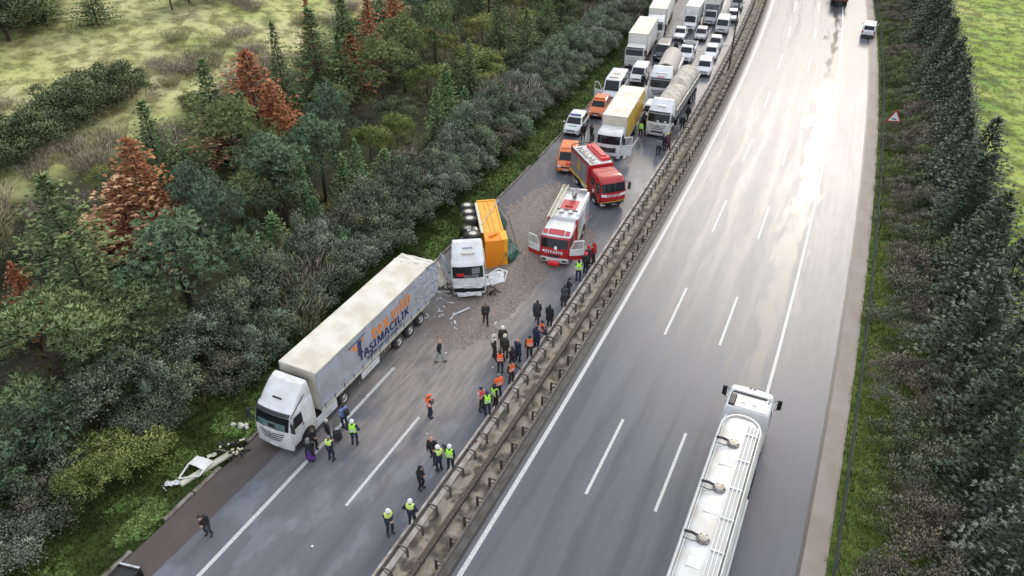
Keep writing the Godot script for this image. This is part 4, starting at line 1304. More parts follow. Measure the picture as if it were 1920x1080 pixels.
func crashed_lorry():
	var n := thing("articulated_lorry", "white articulated lorry with lettered grey curtain trailer, stopped by the hedge", "truck", Vector3(-24.05, 0, -22.1), -1.6)
	var f := truck_cab(n, {"h": 3.0, "defl": 0.85, "L": 2.3, "paint": M.white, "window_open": 1.0, "hl": 0.58, "dark_visor": true})
	obj("cracked_glass", f.sheet(-0.95, 0.9, 1.80, 2.16, 0.022), M.glass_pale, n)
	obj("glass_hole", f.sheet(-0.22, 0.26, 1.86, 2.06, 0.028), M.black, n)
	grille_bars(n, f, 0.98, 1.42, 4, 0.82, M.black, 0.10, 0.05)
	star(n, Vector3(0, 1.36, 0.03), 0.15)
	var vent := MB.new()
	vent.box(Vector3(0.0, 3.27, -0.93), Vector3(0.62, 0.10, 0.12), 0.04, Basis(Vector3.RIGHT, -0.7))
	obj("roof_vent", vent, M.black, n)
	var gut := MB.new()
	gut.bar(Vector3(1.235, 2.66, -0.35), Vector3(1.20, 3.32, -1.7), 0.03, 0.04)
	obj("door_gutter", gut, M.black, n)
	var mesh_ := MB.new()
	for i in 16: mesh_.bx(-0.95 + i * 0.125, -0.90 + i * 0.125, 3.2, 3.82, -2.42, -2.38)
	obj("rear_grille", mesh_, M.dark_plastic, n)
	var sk := MB.new()
	for s in [-1.0, 1.0]: sk.bx(s * 1.17, s * 1.23, 0.42, 1.02, -4.15, -2.05, 0.02)
	obj("side_skirt", sk, M.white, n)
	chassis(n, -2.0, -6.0, 0.85)
	axle(n, -4.85, 1.22, 0.5, 0.3, true, M.tyre_dusty)
	var mud := MB.new()
	for s in [-1.0, 1.0]:
		for i in 6: mud.bar(Vector3(s * 0.98, 0.55 + 0.56 * sin(PI * i / 6.0), -4.85 + 0.62 * cos(PI * i / 6.0)), Vector3(s * 0.98, 0.55 + 0.56 * sin(PI * (i + 1) / 6.0), -4.85 + 0.62 * cos(PI * (i + 1) / 6.0)), 0.56, 0.02)
	obj("mudguard", mud, M.dark_plastic, n)
	# trailer
	box_body(n, -2.75, -14.6, 1.15, 4.0, 2.55, M.tarp, M.curtain, M.tarp)
	chassis(n, -3.4, -15.6, 0.98)
	for z in [-10.85, -12.2, -13.55]: axle(n, z, 1.24, 0.5, 0.34, false, M.tyre_dusty)
	var pb := MB.new()
	pb.bx(1.12, 1.22, 0.48, 0.95, -8.6, -6.7, 0.02); pb.bx(-1.22, -1.12, 0.48, 0.95, -8.6, -6.7, 0.02)
	obj("pallet_box", pb, M.white, n)
	var un := MB.new()
	for s in [-1.0, 1.0]:
		for i in 5: un.bx(s * 1.12, s * 1.2, 0.72, 1.05, -9.9 + i * 0.28, -9.7 + i * 0.28)
	obj("tool_box", un, M.steel, n)
	# torn rear: loose curtain, bent roof edge, broken frame
	var tear := crumple(22, Vector2(2.9, 2.62), 0.17, 4, Vector3(1.22, 1.25, -13.1), Vector3(0.02, 0, -1), Vector3(0, 1, 0.02), Vector3.RIGHT)
	obj("torn_curtain", tear, M.curtain, n)
	obj("torn_curtain", crumple(10, Vector2(2.4, 2.5), 0.22, 6, Vector3(-1.2, 1.3, -15.35), Vector3(1, 0, -0.12), Vector3(0.04, 1, 0.05), Vector3.BACK), M.curtain, n)
	obj("bent_roof", crumple(8, Vector2(2.56, 1.15), 0.09, 8, Vector3(-1.28, 4.0, -14.55), Vector3.RIGHT, Vector3(0, -0.06, -1), Vector3.UP), M.tarp, n)
	obj("loose_flap", crumple(6, Vector2(0.7, 2.2), 0.18, 9, Vector3(1.22, 1.7, -15.95), Vector3(0.55, -0.25, -0.8), Vector3(-0.10, 1, 0.22), Vector3(0.8, 0, 0.5)), M.tarp, n)
	var br := MB.new()
	for q in [[Vector3(1.2, 1.2, -14.6), Vector3(1.25, 1.12, -16.1)], [Vector3(-1.2, 1.2, -14.6), Vector3(-1.15, 1.15, -15.8)], [Vector3(1.2, 1.15, -15.9), Vector3(1.9, 0.75, -16.5)], [Vector3(1.1, 1.2, -16.0), Vector3(-1.0, 1.15, -15.8)], [Vector3(1.5, 1.0, -15.6), Vector3(2.1, 0.55, -15.9)], [Vector3(1.2, 4.0, -14.6), Vector3(1.3, 3.85, -15.9)], [Vector3(0.8, 1.2, -15.7), Vector3(1.7, 0.95, -16.7)]]:
		br.bar(q[0], q[1], 0.08, 0.10)
	obj("broken_frame", br, M.alu, n)
	var cargo := MB.new()
	cargo.box(Vector3(0.9, 1.5, -15.9), Vector3(0.7, 0.5, 0.5), 0.05, Basis(Vector3(0.3, 1, 0.2).normalized(), 0.5))
	obj("cargo_box", cargo, M.c_navy, n)
	var cargo2 := MB.new()
	cargo2.box(Vector3(1.0, 1.85, -15.95), Vector3(0.5, 0.22, 0.4), 0.04, Basis(Vector3.UP, 0.9))
	obj("cargo_box", cargo2, M.c_orange, n)
	# the print on the curtain
	var side := Vector3(0, PI / 2, 0)
	text(n, "lettering", "tex", 1.25, M.orange_ink, Vector3(1.285, 2.98, -8.95), side + Vector3(0, 0, 0), false, 1.0)
	text(n, "lettering", "yıldı", 1.15, M.orange_ink, Vector3(1.285, 3.05, -11.35), side, false, 0.95)
	text(n, "lettering", "TAŞIMACILIK", 0.80, M.navy_ink, Vector3(1.285, 2.22, -9.35), side, false, 1.12)
	text(n, "lettering", "www.tec-yil.com.tr", 0.46, M.grey_ink, Vector3(1.285, 1.70, -9.3), side, false, 0.95)
	var lg := MB.new()
	for i in 4: plate_on_side(lg, 1.0, 1.276, [Vector2(-6.55 - i * 0.10, 2.45), Vector2(-6.61 - i * 0.10, 2.45), Vector2(-6.66 - i * 0.10, 3.45), Vector2(-6.60 - i * 0.10, 3.45)], 0.008)
	plate_on_side(lg, 1.0, 1.276, [Vector2(-5.75, 3.45), Vector2(-7.45, 3.56), Vector2(-7.45, 3.62), Vector2(-5.75, 3.52)], 0.009)
	obj("logo", lg, M.navy_ink, n)
	var lo := MB.new()
	plate_on_side(lo, 1.0, 1.276, [Vector2(-5.9, 3.36), Vector2(-6.5, 3.36), Vector2(-6.45, 2.85)], 0.008)
	plate_on_side(lo, 1.0, 1.276, [Vector2(-7.05, 3.40), Vector2(-7.35, 3.42), Vector2(-7.1, 3.1)], 0.008)
	obj("logo", lo, M.orange_ink, n)

func tipper():
	var n := thing("tractor_unit", "wrecked white tractor unit with smashed front, torn from its overturned tipper", "truck", Vector3(-20.75, 0.0, -39.7), 25)
	n.rotation.z = deg_to_rad(3.0)
	var f := truck_cab(n, {"h": 3.0, "defl": 0.72, "L": 2.25, "mirrors": false, "visor": false, "w": 2.4, "hl": 0.7})
	var rs := MB.new()
	rs.box(Vector3(0.08, 3.28, -0.95), Vector3(0.95, 0.2, 0.3), 0.08, Basis(Vector3.RIGHT, -0.5))
	obj("roof_sign", rs, M.tarp, n)
	text(n, "lettering", "HÜSEYİN", 0.17, M.grey_ink, Vector3(0.05, 3.52, -1.27), Vector3(-0.95, 0, 0))
	obj("dashboard", f.sheet(-0.3, 0.75, 1.80, 2.0, 0.022), M.grey_canvas, n)
	obj("torn_lining", f.sheet(-0.8, -0.25, 1.9, 2.12, 0.022), M.c_red, n)
	obj("pillow", f.sheet(0.3, 0.85, 2.0, 2.4, 0.022, 0.1), M.c_grey, n)
	obj("front_gap", f.sheet(-1.08, 1.1, 0.62, 0.98, 0.03), M.black, n)
	obj("bent_panel", crumple(7, Vector2(2.1, 0.34), 0.07, 12, Vector3(-1.1, 1.06, 0.06), Vector3(1, -0.05, 0), Vector3(0, 1, -0.05)), M.white, n)
	obj("hanging_bumper", crumple(7, Vector2(1.7, 0.30), 0.08, 14, Vector3(-0.85, 0.42, 0.18), Vector3(1, 0.02, 0.03), Vector3(0, 1, -0.2)), M.white, n)
	var dark := MB.new()
	var rg := RandomNumberGenerator.new(); rg.seed = 3
	for i in 26:
		var p := Vector3(rg.randf_range(0.75, 1.9), rg.randf_range(0.1, 1.1), rg.randf_range(-0.9, 0.25))
		dark.bar(p, p + Vector3(rg.randf_range(-0.4, 0.4), rg.randf_range(-0.3, 0.4), rg.randf_range(-0.4, 0.4)), 0.05, 0.07)
	obj("mangled_engine_part", dark, M.chassis, n)
	var dark2 := MB.new()
	for i in 16:
		var p := Vector3(rg.randf_range(-1.7, -1.0), rg.randf_range(0.2, 1.5), rg.randf_range(-1.4, 0.0))
		dark2.bar(p, p + Vector3(rg.randf_range(-0.5, 0.2), rg.randf_range(-0.3, 0.4), rg.randf_range(-0.4, 0.4)), 0.06, 0.06)
	obj("mangled_engine_part", dark2, M.chassis, n)
	obj("torn_door", crumple(6, Vector2(1.4, 0.9), 0.14, 15, Vector3(1.2, 0.9, -0.25), Vector3(0.92, 0.05, -0.25), Vector3(0, 0.55, -0.85), Vector3(0, 1, 0.4)), M.white, n)
	var dfm := MB.new()
	dfm.tube([Vector3(1.25, 1.35, -0.9), Vector3(2.1, 1.5, -1.5), Vector3(2.75, 1.25, -1.45), Vector3(2.5, 0.9, -0.7)], 0.05)
	obj("door_frame", dfm, M.white, n)
	obj("torn_fairing", crumple(6, Vector2(1.0, 1.5), 0.12, 17, Vector3(-1.25, 0.6, -0.9), Vector3(-0.35, 0.05, -0.8), Vector3(-0.25, 1, 0.1), Vector3(-1, 0, 0.3)), M.white, n)
	obj("side_fairing", crumple(6, Vector2(1.1, 1.8), 0.15, 18, Vector3(-1.3, 0.5, -2.0), Vector3(-0.5, 0.1, -0.9), Vector3(-0.2, 1, 0), Vector3(-1, 0, 0.4)), M.pale_blue, n)
	var bp := MB.new()
	bp.tube([Vector3(-1.5, 0.3, -1.2), Vector3(-2.4, 0.25, -1.5), Vector3(-2.6, 0.5, -1.9)], 0.06)
	bp.box(Vector3(-2.1, 0.35, -1.6), Vector3(0.9, 0.12, 0.35), 0.04, Basis(Vector3.UP, 0.4))
	obj("broken_step", bp, M.white, n)

	var t := thing("tipper_trailer", "yellow tipper trailer overturned on its side with wheels in the air", "trailer", Vector3(-22.5, 1.25, -43.0), 32)
	t.rotation = Vector3(0, deg_to_rad(32.0), deg_to_rad(-90.0))
	var z1 := -6.5
	var tub := MB.new()
	# floor, walls, tail: a trough open on the side that was its top
	tub.bx(-1.2, 1.2, 1.30, 1.38, z1, 0.0, 0.02)
	for s in [-1.0, 1.0]: tub.bx(s * 1.16, s * 1.23, 1.3, 2.8, z1, 0.0, 0.02)
	tub.bx(-1.2, 1.2, 1.3, 2.8, z1, z1 + 0.08, 0.02)
	obj("tub", tub, M.yellow, t)
	var fr := MB.new()
	fr.bx(-1.26, 1.26, 1.3, 2.72, -0.08, 0.05, 0.02)
	for s in [-1.0, 1.0]:
		fr.bx(s * 1.24, s * 1.28, 1.3, 2.45, -1.3, -0.05, 0.02)
		pass
	obj("front_wall", fr, M.get("tipper_orange"), t)
	for s in [-1.0, 1.0]:
		for y in [1.42, 1.82, 2.18]:
			var rb := MB.new()
			rb.bx(s * 1.22, s * 1.275, y, y + 0.07, z1 + 0.05, -1.35, 0.015)
			obj("rib", rb, M.yellow, t)
		var tr := MB.new()
		tr.bx(s * 1.15, s * 1.31, 2.72, 2.86, z1, -1.3, 0.03)
		tr.bx(s * 1.2, s * 1.30, 1.3, 2.75, z1 - 0.02, z1 + 0.2, 0.03)
		obj("top_rail", tr, M.yellow, t)
		var lw := MB.new()
		lw.bx(s * 1.20, s * 1.26, 1.12, 1.34, z1 + 0.3, -1.3, 0.03)
		obj("lower_rail", lw, M.get("rail_cream"), t)
	var fe := MB.new()
	for s in [-1.0, 1.0]: fe.bx(s * 1.2, s * 1.33, 2.44, 3.0, -1.3, 0.06, 0.03)
	fe.bx(-1.2, 1.2, 2.7, 2.98, -0.12, 0.06, 0.03)
	obj("front_edge", fe, M.yellow, t)
	var pipe := MB.new()
	pipe.cyl(Vector3(-1.38, 2.3, -0.9), Vector3(-1.38, 1.65, -0.45), 0.09, 0.09, 8)
	obj("pipe", pipe, M.get("tipper_orange"), t)
	var lad := MB.new()
	lad.bar(Vector3(-1.33, 1.3, -2.4), Vector3(-1.33, 3.1, -6.3), 0.03, 0.06)
	obj("tarp_bar", lad, M.alu, t)
	chassis(t, 0.0, z1 + 0.2, 1.05)
	for z in [-6.0, -4.9, -3.8, -1.4]: axle(t, z, 1.24, 0.53, 0.38, false, M.tyre_dusty, M.tarp)
	var mg := MB.new()
	for z in [-6.0, -4.9, -3.8]:
		for s in [-1.0, 1.0]:
			for i in 6: mg.bar(Vector3(s * 1.05, 0.53 + 0.60 * sin(PI * (i + 0.6) / 6.8), z + 0.60 * cos(PI * (i + 0.6) / 6.8)), Vector3(s * 1.05, 0.53 + 0.60 * sin(PI * (i + 1.6) / 6.8), z + 0.60 * cos(PI * (i + 1.6) / 6.8)), 0.4, 0.02)
	obj("mudguard", mg, M.dark_plastic, t)
	var leg := MB.new()
	for s in [-0.75, -0.45]: leg.bx(s - 0.05, s + 0.05, 0.25, 1.1, -2.75, -2.6)
	leg.bx(-0.8, -0.4, 0.2, 0.3, -2.8, -2.5); leg.bx(-0.8, -0.4, 0.75, 0.83, -2.75, -2.6)
	obj("landing_leg", leg, M.white, t)
	var tank := MB.new()
	tank.cyl(Vector3(-0.9, 0.75, -2.4), Vector3(-0.9, 0.75, -1.9), 0.3, 0.3, 12)
	tank.box(Vector3(-0.5, 0.8, -2.2), Vector3(0.5, 0.5, 0.8), 0.08)
	obj("fuel_tank", tank, M.steel, t)
	# the torn cover sheet
	var c := thing("torn_tarpaulin", "torn dark green tarpaulin hanging from the overturned tipper onto the gravel", "tarpaulin", Vector3(-21.5, 0, -47.0), 0)
	var w := MB.new()
	var nz := FastNoiseLite.new(); nz.frequency = 0.5; nz.seed = 8
	var drape := func(top: Array, bot: Array, k: int):
		var m := 9
		var seg := top.size() - 1
		for i in seg * 3:
			for j in m:
				var q := []
				for e in [[0, 0], [1, 0], [1, 1], [0, 1]]:
					var u: float = (i + e[0]) / 3.0
					var a := mini(int(u), seg - 1)
					var tp: Vector3 = top[a].lerp(top[a + 1], u - a)
					var bt: Vector3 = bot[a].lerp(bot[a + 1], u - a)
					var v: float = float(j + e[1]) / m
					q.append(tp.lerp(bt, v) + Vector3(0.25 * sin(v * PI), 0, 0.1) * nz.get_noise_2d(u * 5.0 + k, v * 4.0) * 1.5)
				w.quad(q[0], q[1], q[2], q[3])
	drape.call([Vector3(-2.0, 2.45, -2.7), Vector3(-1.35, 2.4, -1.6), Vector3(-0.55, 2.2, -0.4)], [Vector3(-0.9, 0.75, -2.9), Vector3(-0.55, 0.25, -1.8), Vector3(0.15, 0.12, -0.9)], 0)
	drape.call([Vector3(0.2, 1.9, 0.2), Vector3(0.9, 1.6, 1.4), Vector3(1.5, 1.5, 2.7)], [Vector3(1.1, 0.15, -0.3), Vector3(2.1, 0.3, 0.6), Vector3(1.7, 0.5, 2.4)], 9)
	w.tube([Vector3(-1.9, 2.5, -2.9), Vector3(-0.3, 1.9, -1.8), Vector3(1.3, 0.5, 0.1), Vector3(2.6, 0.12, 0.5), Vector3(3.6, 0.06, 0.3)], 0.03)
	w.tube([Vector3(1.5, 1.5, 2.7), Vector3(1.45, 0.9, 3.8), Vector3(1.9, 0.1, 4.6), Vector3(2.6, 0.07, 5.0)], 0.02)
	obj("sheet", w, M.get("green_sheet"), c)

func fire_engine_a():
	var n := thing("fire_engine", "white and red fire engine with both cab doors open and a ladder on its roof", "fire engine", Vector3(-16.85, 0, -46.1), 7, "fire engines at the accident")
	var f := truck_cab(n, {"w": 2.3, "h": 2.68, "ws0": 1.62, "ws1": 2.36, "L": 2.5, "paint": M.red, "doors_open": true, "swing": 66.0, "hl": 0.55, "door_in": M.white, "door_low": M.red, "mirrors": false, "visor": false})
	var wr := MB.new()
	wr.stack([ring(2.45, -0.36, -2.52, 1.13, 0.16, 0.10), ring(2.58, -0.50, -2.52, 1.10, 0.16, 0.10), ring(2.72, -0.82, -2.5, 1.03, 0.16, 0.1), ring(2.76, -1.0, -2.45, 0.95, 0.15, 0.08)])
	obj("cab_roof", wr, M.white, n)
	var rp := MB.new()
	rp.box(Vector3(0, 2.70, -0.70), Vector3(1.2, 0.03, 0.5), 0.01, Basis(Vector3.RIGHT, 0.42))
	for s in [-1.0, 1.0]: rp.box(Vector3(s * 0.86, 2.69, -0.68), Vector3(0.34, 0.03, 0.42), 0.01, Basis(Vector3.RIGHT, 0.42))
	obj("roof_stripe", rp, M.get("red_pale"), n)
	obj("bumper", f.sheet(-1.15, 1.15, 0.36, 0.82, 0.05), M.white, n)
	var wc := MB.new()
	wc.box(Vector3(0.02, 0.46, 0.2), Vector3(0.9, 0.36, 0.3), 0.08)
	obj("winch_cover", wc, M.get("bright_red"), n)
	for s in [-1.0, 1.0]:
		obj("bumper_light", f.sheet(s * 0.62, s * 0.98, 0.5, 0.68, 0.065), M.dark_plastic, n)
	text(n, "lettering", "İTFAİYE", 0.34, M.white_ink, Vector3(0.0, 1.32, 0.012), Vector3(-0.03, 0, 0), false, 1.1)
	obj("emblem", f.sheet(-0.92, -0.72, 1.26, 1.42, 0.014, 0.0, 3), M.white_ink, n)
	obj("grille", f.sheet(-0.42, 0.42, 0.86, 1.08, 0.015), M.dark_plastic, n)
	var ppr := MB.new()
	ppr.box(Vector3(0.12, 1.72, 0.02), Vector3(0.22, 0.26, 0.012), 0.0, Basis(Vector3.RIGHT, -0.33))
	obj("windscreen_note", ppr, M.plate, n)
	# body
	var b := MB.new()
	b.bx(-1.17, 1.17, 0.62, 3.0, -7.0, -2.6, 0.03)
	obj("body", b, M.white, n)
	var pil := MB.new()
	for s in [-1.0, 1.0]: pil.bx(s * 1.02, s * 1.195, 0.6, 2.88, -2.95, -2.55, 0.02)
	obj("corner_pillar", pil, M.red, n)
	for s in [-1.0, 1.0]:
		for k in 3:
			var sh := MB.new()
			var z0: float = -3.05 - k * 1.3
			for i in 12: sh.bx(s * 1.17, s * 1.187, 1.25 + i * 0.125, 1.365 + i * 0.125, z0 - 1.2, z0)
			obj("roller_shutter", sh, M.silver if k != 1 else M.white, n)
		var rs := MB.new()
		plate_on_side(rs, s, 1.172, [Vector2(-7.0, 1.05), Vector2(-5.9, 0.75), Vector2(-5.9, 0.9), Vector2(-7.0, 1.5)], 0.012)
		obj("side_stripe", rs, M.get("red_pale"), n)
		var rail := MB.new()
		rail.bx(s * 0.95, s * 1.17, 3.0, 3.14, -7.0, -3.0, 0.03)
		obj("roof_edge", rail, M.white, n)
		var arc := []
		for i in 9: arc.append(Vector2(-5.2 + 0.62 * cos(PI * i / 8), 0.5 + 0.62 * sin(PI * i / 8)))
		var am := MB.new()
		plate_on_side(am, s, 1.14, arc, 0.05)
		obj("wheel_arch", am, M.black, n)
	axle(n, -5.2, 1.17, 0.5, 0.3, true)
	chassis(n, -1.5, -6.8, 0.65)
	var dk := MB.new()
	dk.bx(-0.55, 0.72, 3.0, 3.035, -5.4, -3.9)
	obj("roof_deck", dk, M.get("red_pale"), n)
	var hatch := MB.new()
	hatch.box(Vector3(0.1, 3.08, -4.35), Vector3(0.62, 0.10, 0.3), 0.03)
	obj("hatch", hatch, M.red, n)
	var mon := MB.new()
	mon.cyl(Vector3(0.2, 3.0, -5.8), Vector3(0.2, 3.35, -5.8), 0.16, 0.14)
	mon.box(Vector3(0.2, 3.45, -5.75), Vector3(0.4, 0.28, 0.5), 0.08)
	mon.cyl(Vector3(0.2, 3.5, -5.5), Vector3(0.2, 3.62, -4.9), 0.09, 0.06)
	obj("water_monitor", mon, M.steel, n)
	for x in [-0.25, 0.45]:
		var fan := MB.new()
		fan.cyl(Vector3(x, 3.0, -3.35), Vector3(x, 3.16, -3.25), 0.22, 0.2, 12)
		fan.box(Vector3(x, 3.2, -3.1), Vector3(0.36, 0.06, 0.24), 0.02)
		obj("roof_lamp", fan, M.alu, n)
	var bar := MB.new()
	bar.bx(-0.8, 0.9, 3.0, 3.06, -3.75, -3.65)
	obj("roof_bar", bar, M.black, n)
	var lad := MB.new()
	for x in [-1.06, -0.66]: lad.bar(Vector3(x, 3.18, -2.0), Vector3(x, 3.34, -7.3), 0.06, 0.09)
	for i in 18: lad.bar(Vector3(-1.06, 3.19 + i * 0.009, -2.15 - i * 0.3), Vector3(-0.66, 3.19 + i * 0.009, -2.15 - i * 0.3), 0.035, 0.035)
	for x in [-1.0, -0.72]: lad.bar(Vector3(x, 3.27, -1.7), Vector3(x, 3.40, -6.6), 0.05, 0.07)
	obj("ladder", lad, M.get("rail_cream"), n)
	var bk := MB.new()
	bk.bx(-0.95, 0.95, 3.0, 3.3, -7.0, -6.92); bk.box(Vector3(0.75, 3.32, -6.8), Vector3(0.5, 0.16, 0.25), 0.03)
	obj("rear_rail", bk, M.alu, n)

func fire_engine_b():
	var n := thing("fire_engine", "red fire engine parked aslant with grey side shutters and a yellow stripe", "fire engine", Vector3(-15.5, 0, -56.75), 42, "fire engines at the accident")
	var f := truck_cab(n, {"w": 2.34, "h": 2.78, "ws0": 1.62, "ws1": 2.40, "L": 2.75, "paint": M.red, "hl": 0.5, "dark_visor": false})
	text(n, "lettering", "İTFAİYE", 0.30, M.white_ink, Vector3(0, 1.34, 0.012), Vector3(-0.03, 0, 0), false, 1.1)
	for s in [-1.0, 1.0]:
		var fl := MB.new()
		obj("white_flash", f.sheet(s * 0.62, s * 1.1, 1.14, 1.36, 0.014, 0.16, 4), M.white_ink, n)
		obj("fog_lamp", f.sheet(s * 0.74, s * 1.1, 0.42, 0.56, 0.06, 0.0, 4), M.lamp_glass, n)
		var rw := MB.new()
		plate_on_side(rw, s, 1.175, [Vector2(-1.62, 1.68), Vector2(-2.35, 1.68), Vector2(-2.35, 2.3), Vector2(-1.62, 2.3)], 0.012)
		obj("rear_side_window", rw, M.glass, n)
		var ro := MB.new()
		ro.cyl(Vector3(s * 1.16, 1.2, -1.7), Vector3(s * 1.185, 1.2, -1.7), 0.16, 0.16, 14)
		obj("door_badge", ro, M.white_ink, n)
	obj("bumper", f.sheet(-1.17, 1.17, 0.36, 0.72, 0.045), M.black, n)
	obj("yellow_line", f.sheet(-1.1, 1.1, 0.74, 0.79, 0.02), M.lime_stripe, n)
	text(n, "number", "34 İTF 21", 0.11, M.white_ink, Vector3(0.05, 0.55, 0.075))
	var pn := MB.new()
	for i in 6: pn.box(Vector3(-0.75 + i * 0.3, 2.82, -1.9), Vector3(0.26, 0.03, 0.08))
	obj("roof_lettering_bar", pn, M.get("red_pale"), n)
	var b := MB.new()
	b.bx(-1.19, 1.19, 0.62, 3.02, -7.0, -2.85, 0.03)
	obj("body", b, M.red, n)
	for s in [-1.0, 1.0]:
		for k in 3:
			var sh := MB.new()
			var z0: float = -3.2 - k * 1.24
			for i in 12: sh.bx(s * 1.19, s * 1.207, 1.12 + i * 0.14, 1.25 + i * 0.14, z0 - 1.14, z0)
			var o := obj("roller_shutter", sh, M.grey_paint, n)
			if k == 1:
				var yb := MB.new()
				plate_on_side(yb, s, 1.207, [Vector2(z0 - 0.25, 1.7), Vector2(z0 - 0.9, 1.7), Vector2(z0 - 0.9, 2.5), Vector2(z0 - 0.25, 2.5)], 0.006)
				obj("yellow_panel", yb, M.get("ochre"), o)
		var ys := MB.new()
		plate_on_side(ys, s, 1.192, [Vector2(-2.9, 0.86), Vector2(-7.0, 0.86), Vector2(-7.0, 1.04), Vector2(-2.9, 1.04)], 0.022)
		obj("yellow_stripe", ys, M.lime_stripe, n)
		var ws := MB.new()
		plate_on_side(ws, s, 1.192, [Vector2(-3.2, 0.62), Vector2(-4.3, 0.62), Vector2(-4.3, 0.84), Vector2(-3.2, 0.84)], 0.015)
		obj("white_panel", ws, M.white, n)
		var rl := MB.new()
		rl.bx(s * 1.08, s * 1.2, 3.02, 3.14, -7.0, -2.9, 0.02)
		obj("roof_rail", rl, M.black, n)
		var arc := []
		for i in 9: arc.append(Vector2(-5.3 + 0.62 * cos(PI * i / 8), 0.5 + 0.62 * sin(PI * i / 8)))
		var am := MB.new()
		plate_on_side(am, s, 1.15, arc, 0.052)
		obj("wheel_arch", am, M.black, n)
	axle(n, -5.3, 1.19, 0.5, 0.3, true)
	chassis(n, -1.5, -6.8, 0.65)
	var top := MB.new()
	top.bx(-1.08, 1.08, 3.02, 3.05, -6.95, -2.92)
	obj("roof_deck", top, M.white, n)
	var bx := MB.new()
	bx.box(Vector3(0.58, 3.18, -4.95), Vector3(0.85, 0.3, 3.3), 0.05)
	obj("roof_locker", bx, M.get("bright_red"), n)
	var lid := MB.new()
	lid.box(Vector3(0.58, 3.38, -4.9), Vector3(0.5, 0.10, 2.5), 0.04)
	obj("locker_lid", lid, M.get("red_pale"), n)
	var hs := MB.new()
	var rg := RandomNumberGenerator.new(); rg.seed = 5
	for i in 9:
		var z := -3.3 - i * 0.4
		hs.box(Vector3(-0.65 + rg.randf_range(-0.15, 0.15), 3.09, z), Vector3(rg.randf_range(0.2, 0.5), 0.08, rg.randf_range(0.12, 0.3)), 0.02, Basis(Vector3.UP, rg.randf()))
		hs.bar(Vector3(-0.9, 3.1, z), Vector3(-0.2, 3.1, z + rg.randf_range(-0.3, 0.3)), 0.04, 0.04)
	obj("hose_fitting", hs, M.steel, n)
	var rb := MB.new()
	rb.bar(Vector3(-1.1, 3.3, -7.0), Vector3(0.6, 3.3, -7.0), 0.06, 0.06)
	rb.bar(Vector3(-1.1, 3.0, -7.0), Vector3(-1.1, 3.3, -7.0), 0.05, 0.05); rb.bar(Vector3(0.6, 3.0, -7.0), Vector3(0.6, 3.3, -7.0), 0.05, 0.05)
	obj("rear_rail", rb, M.black, n)

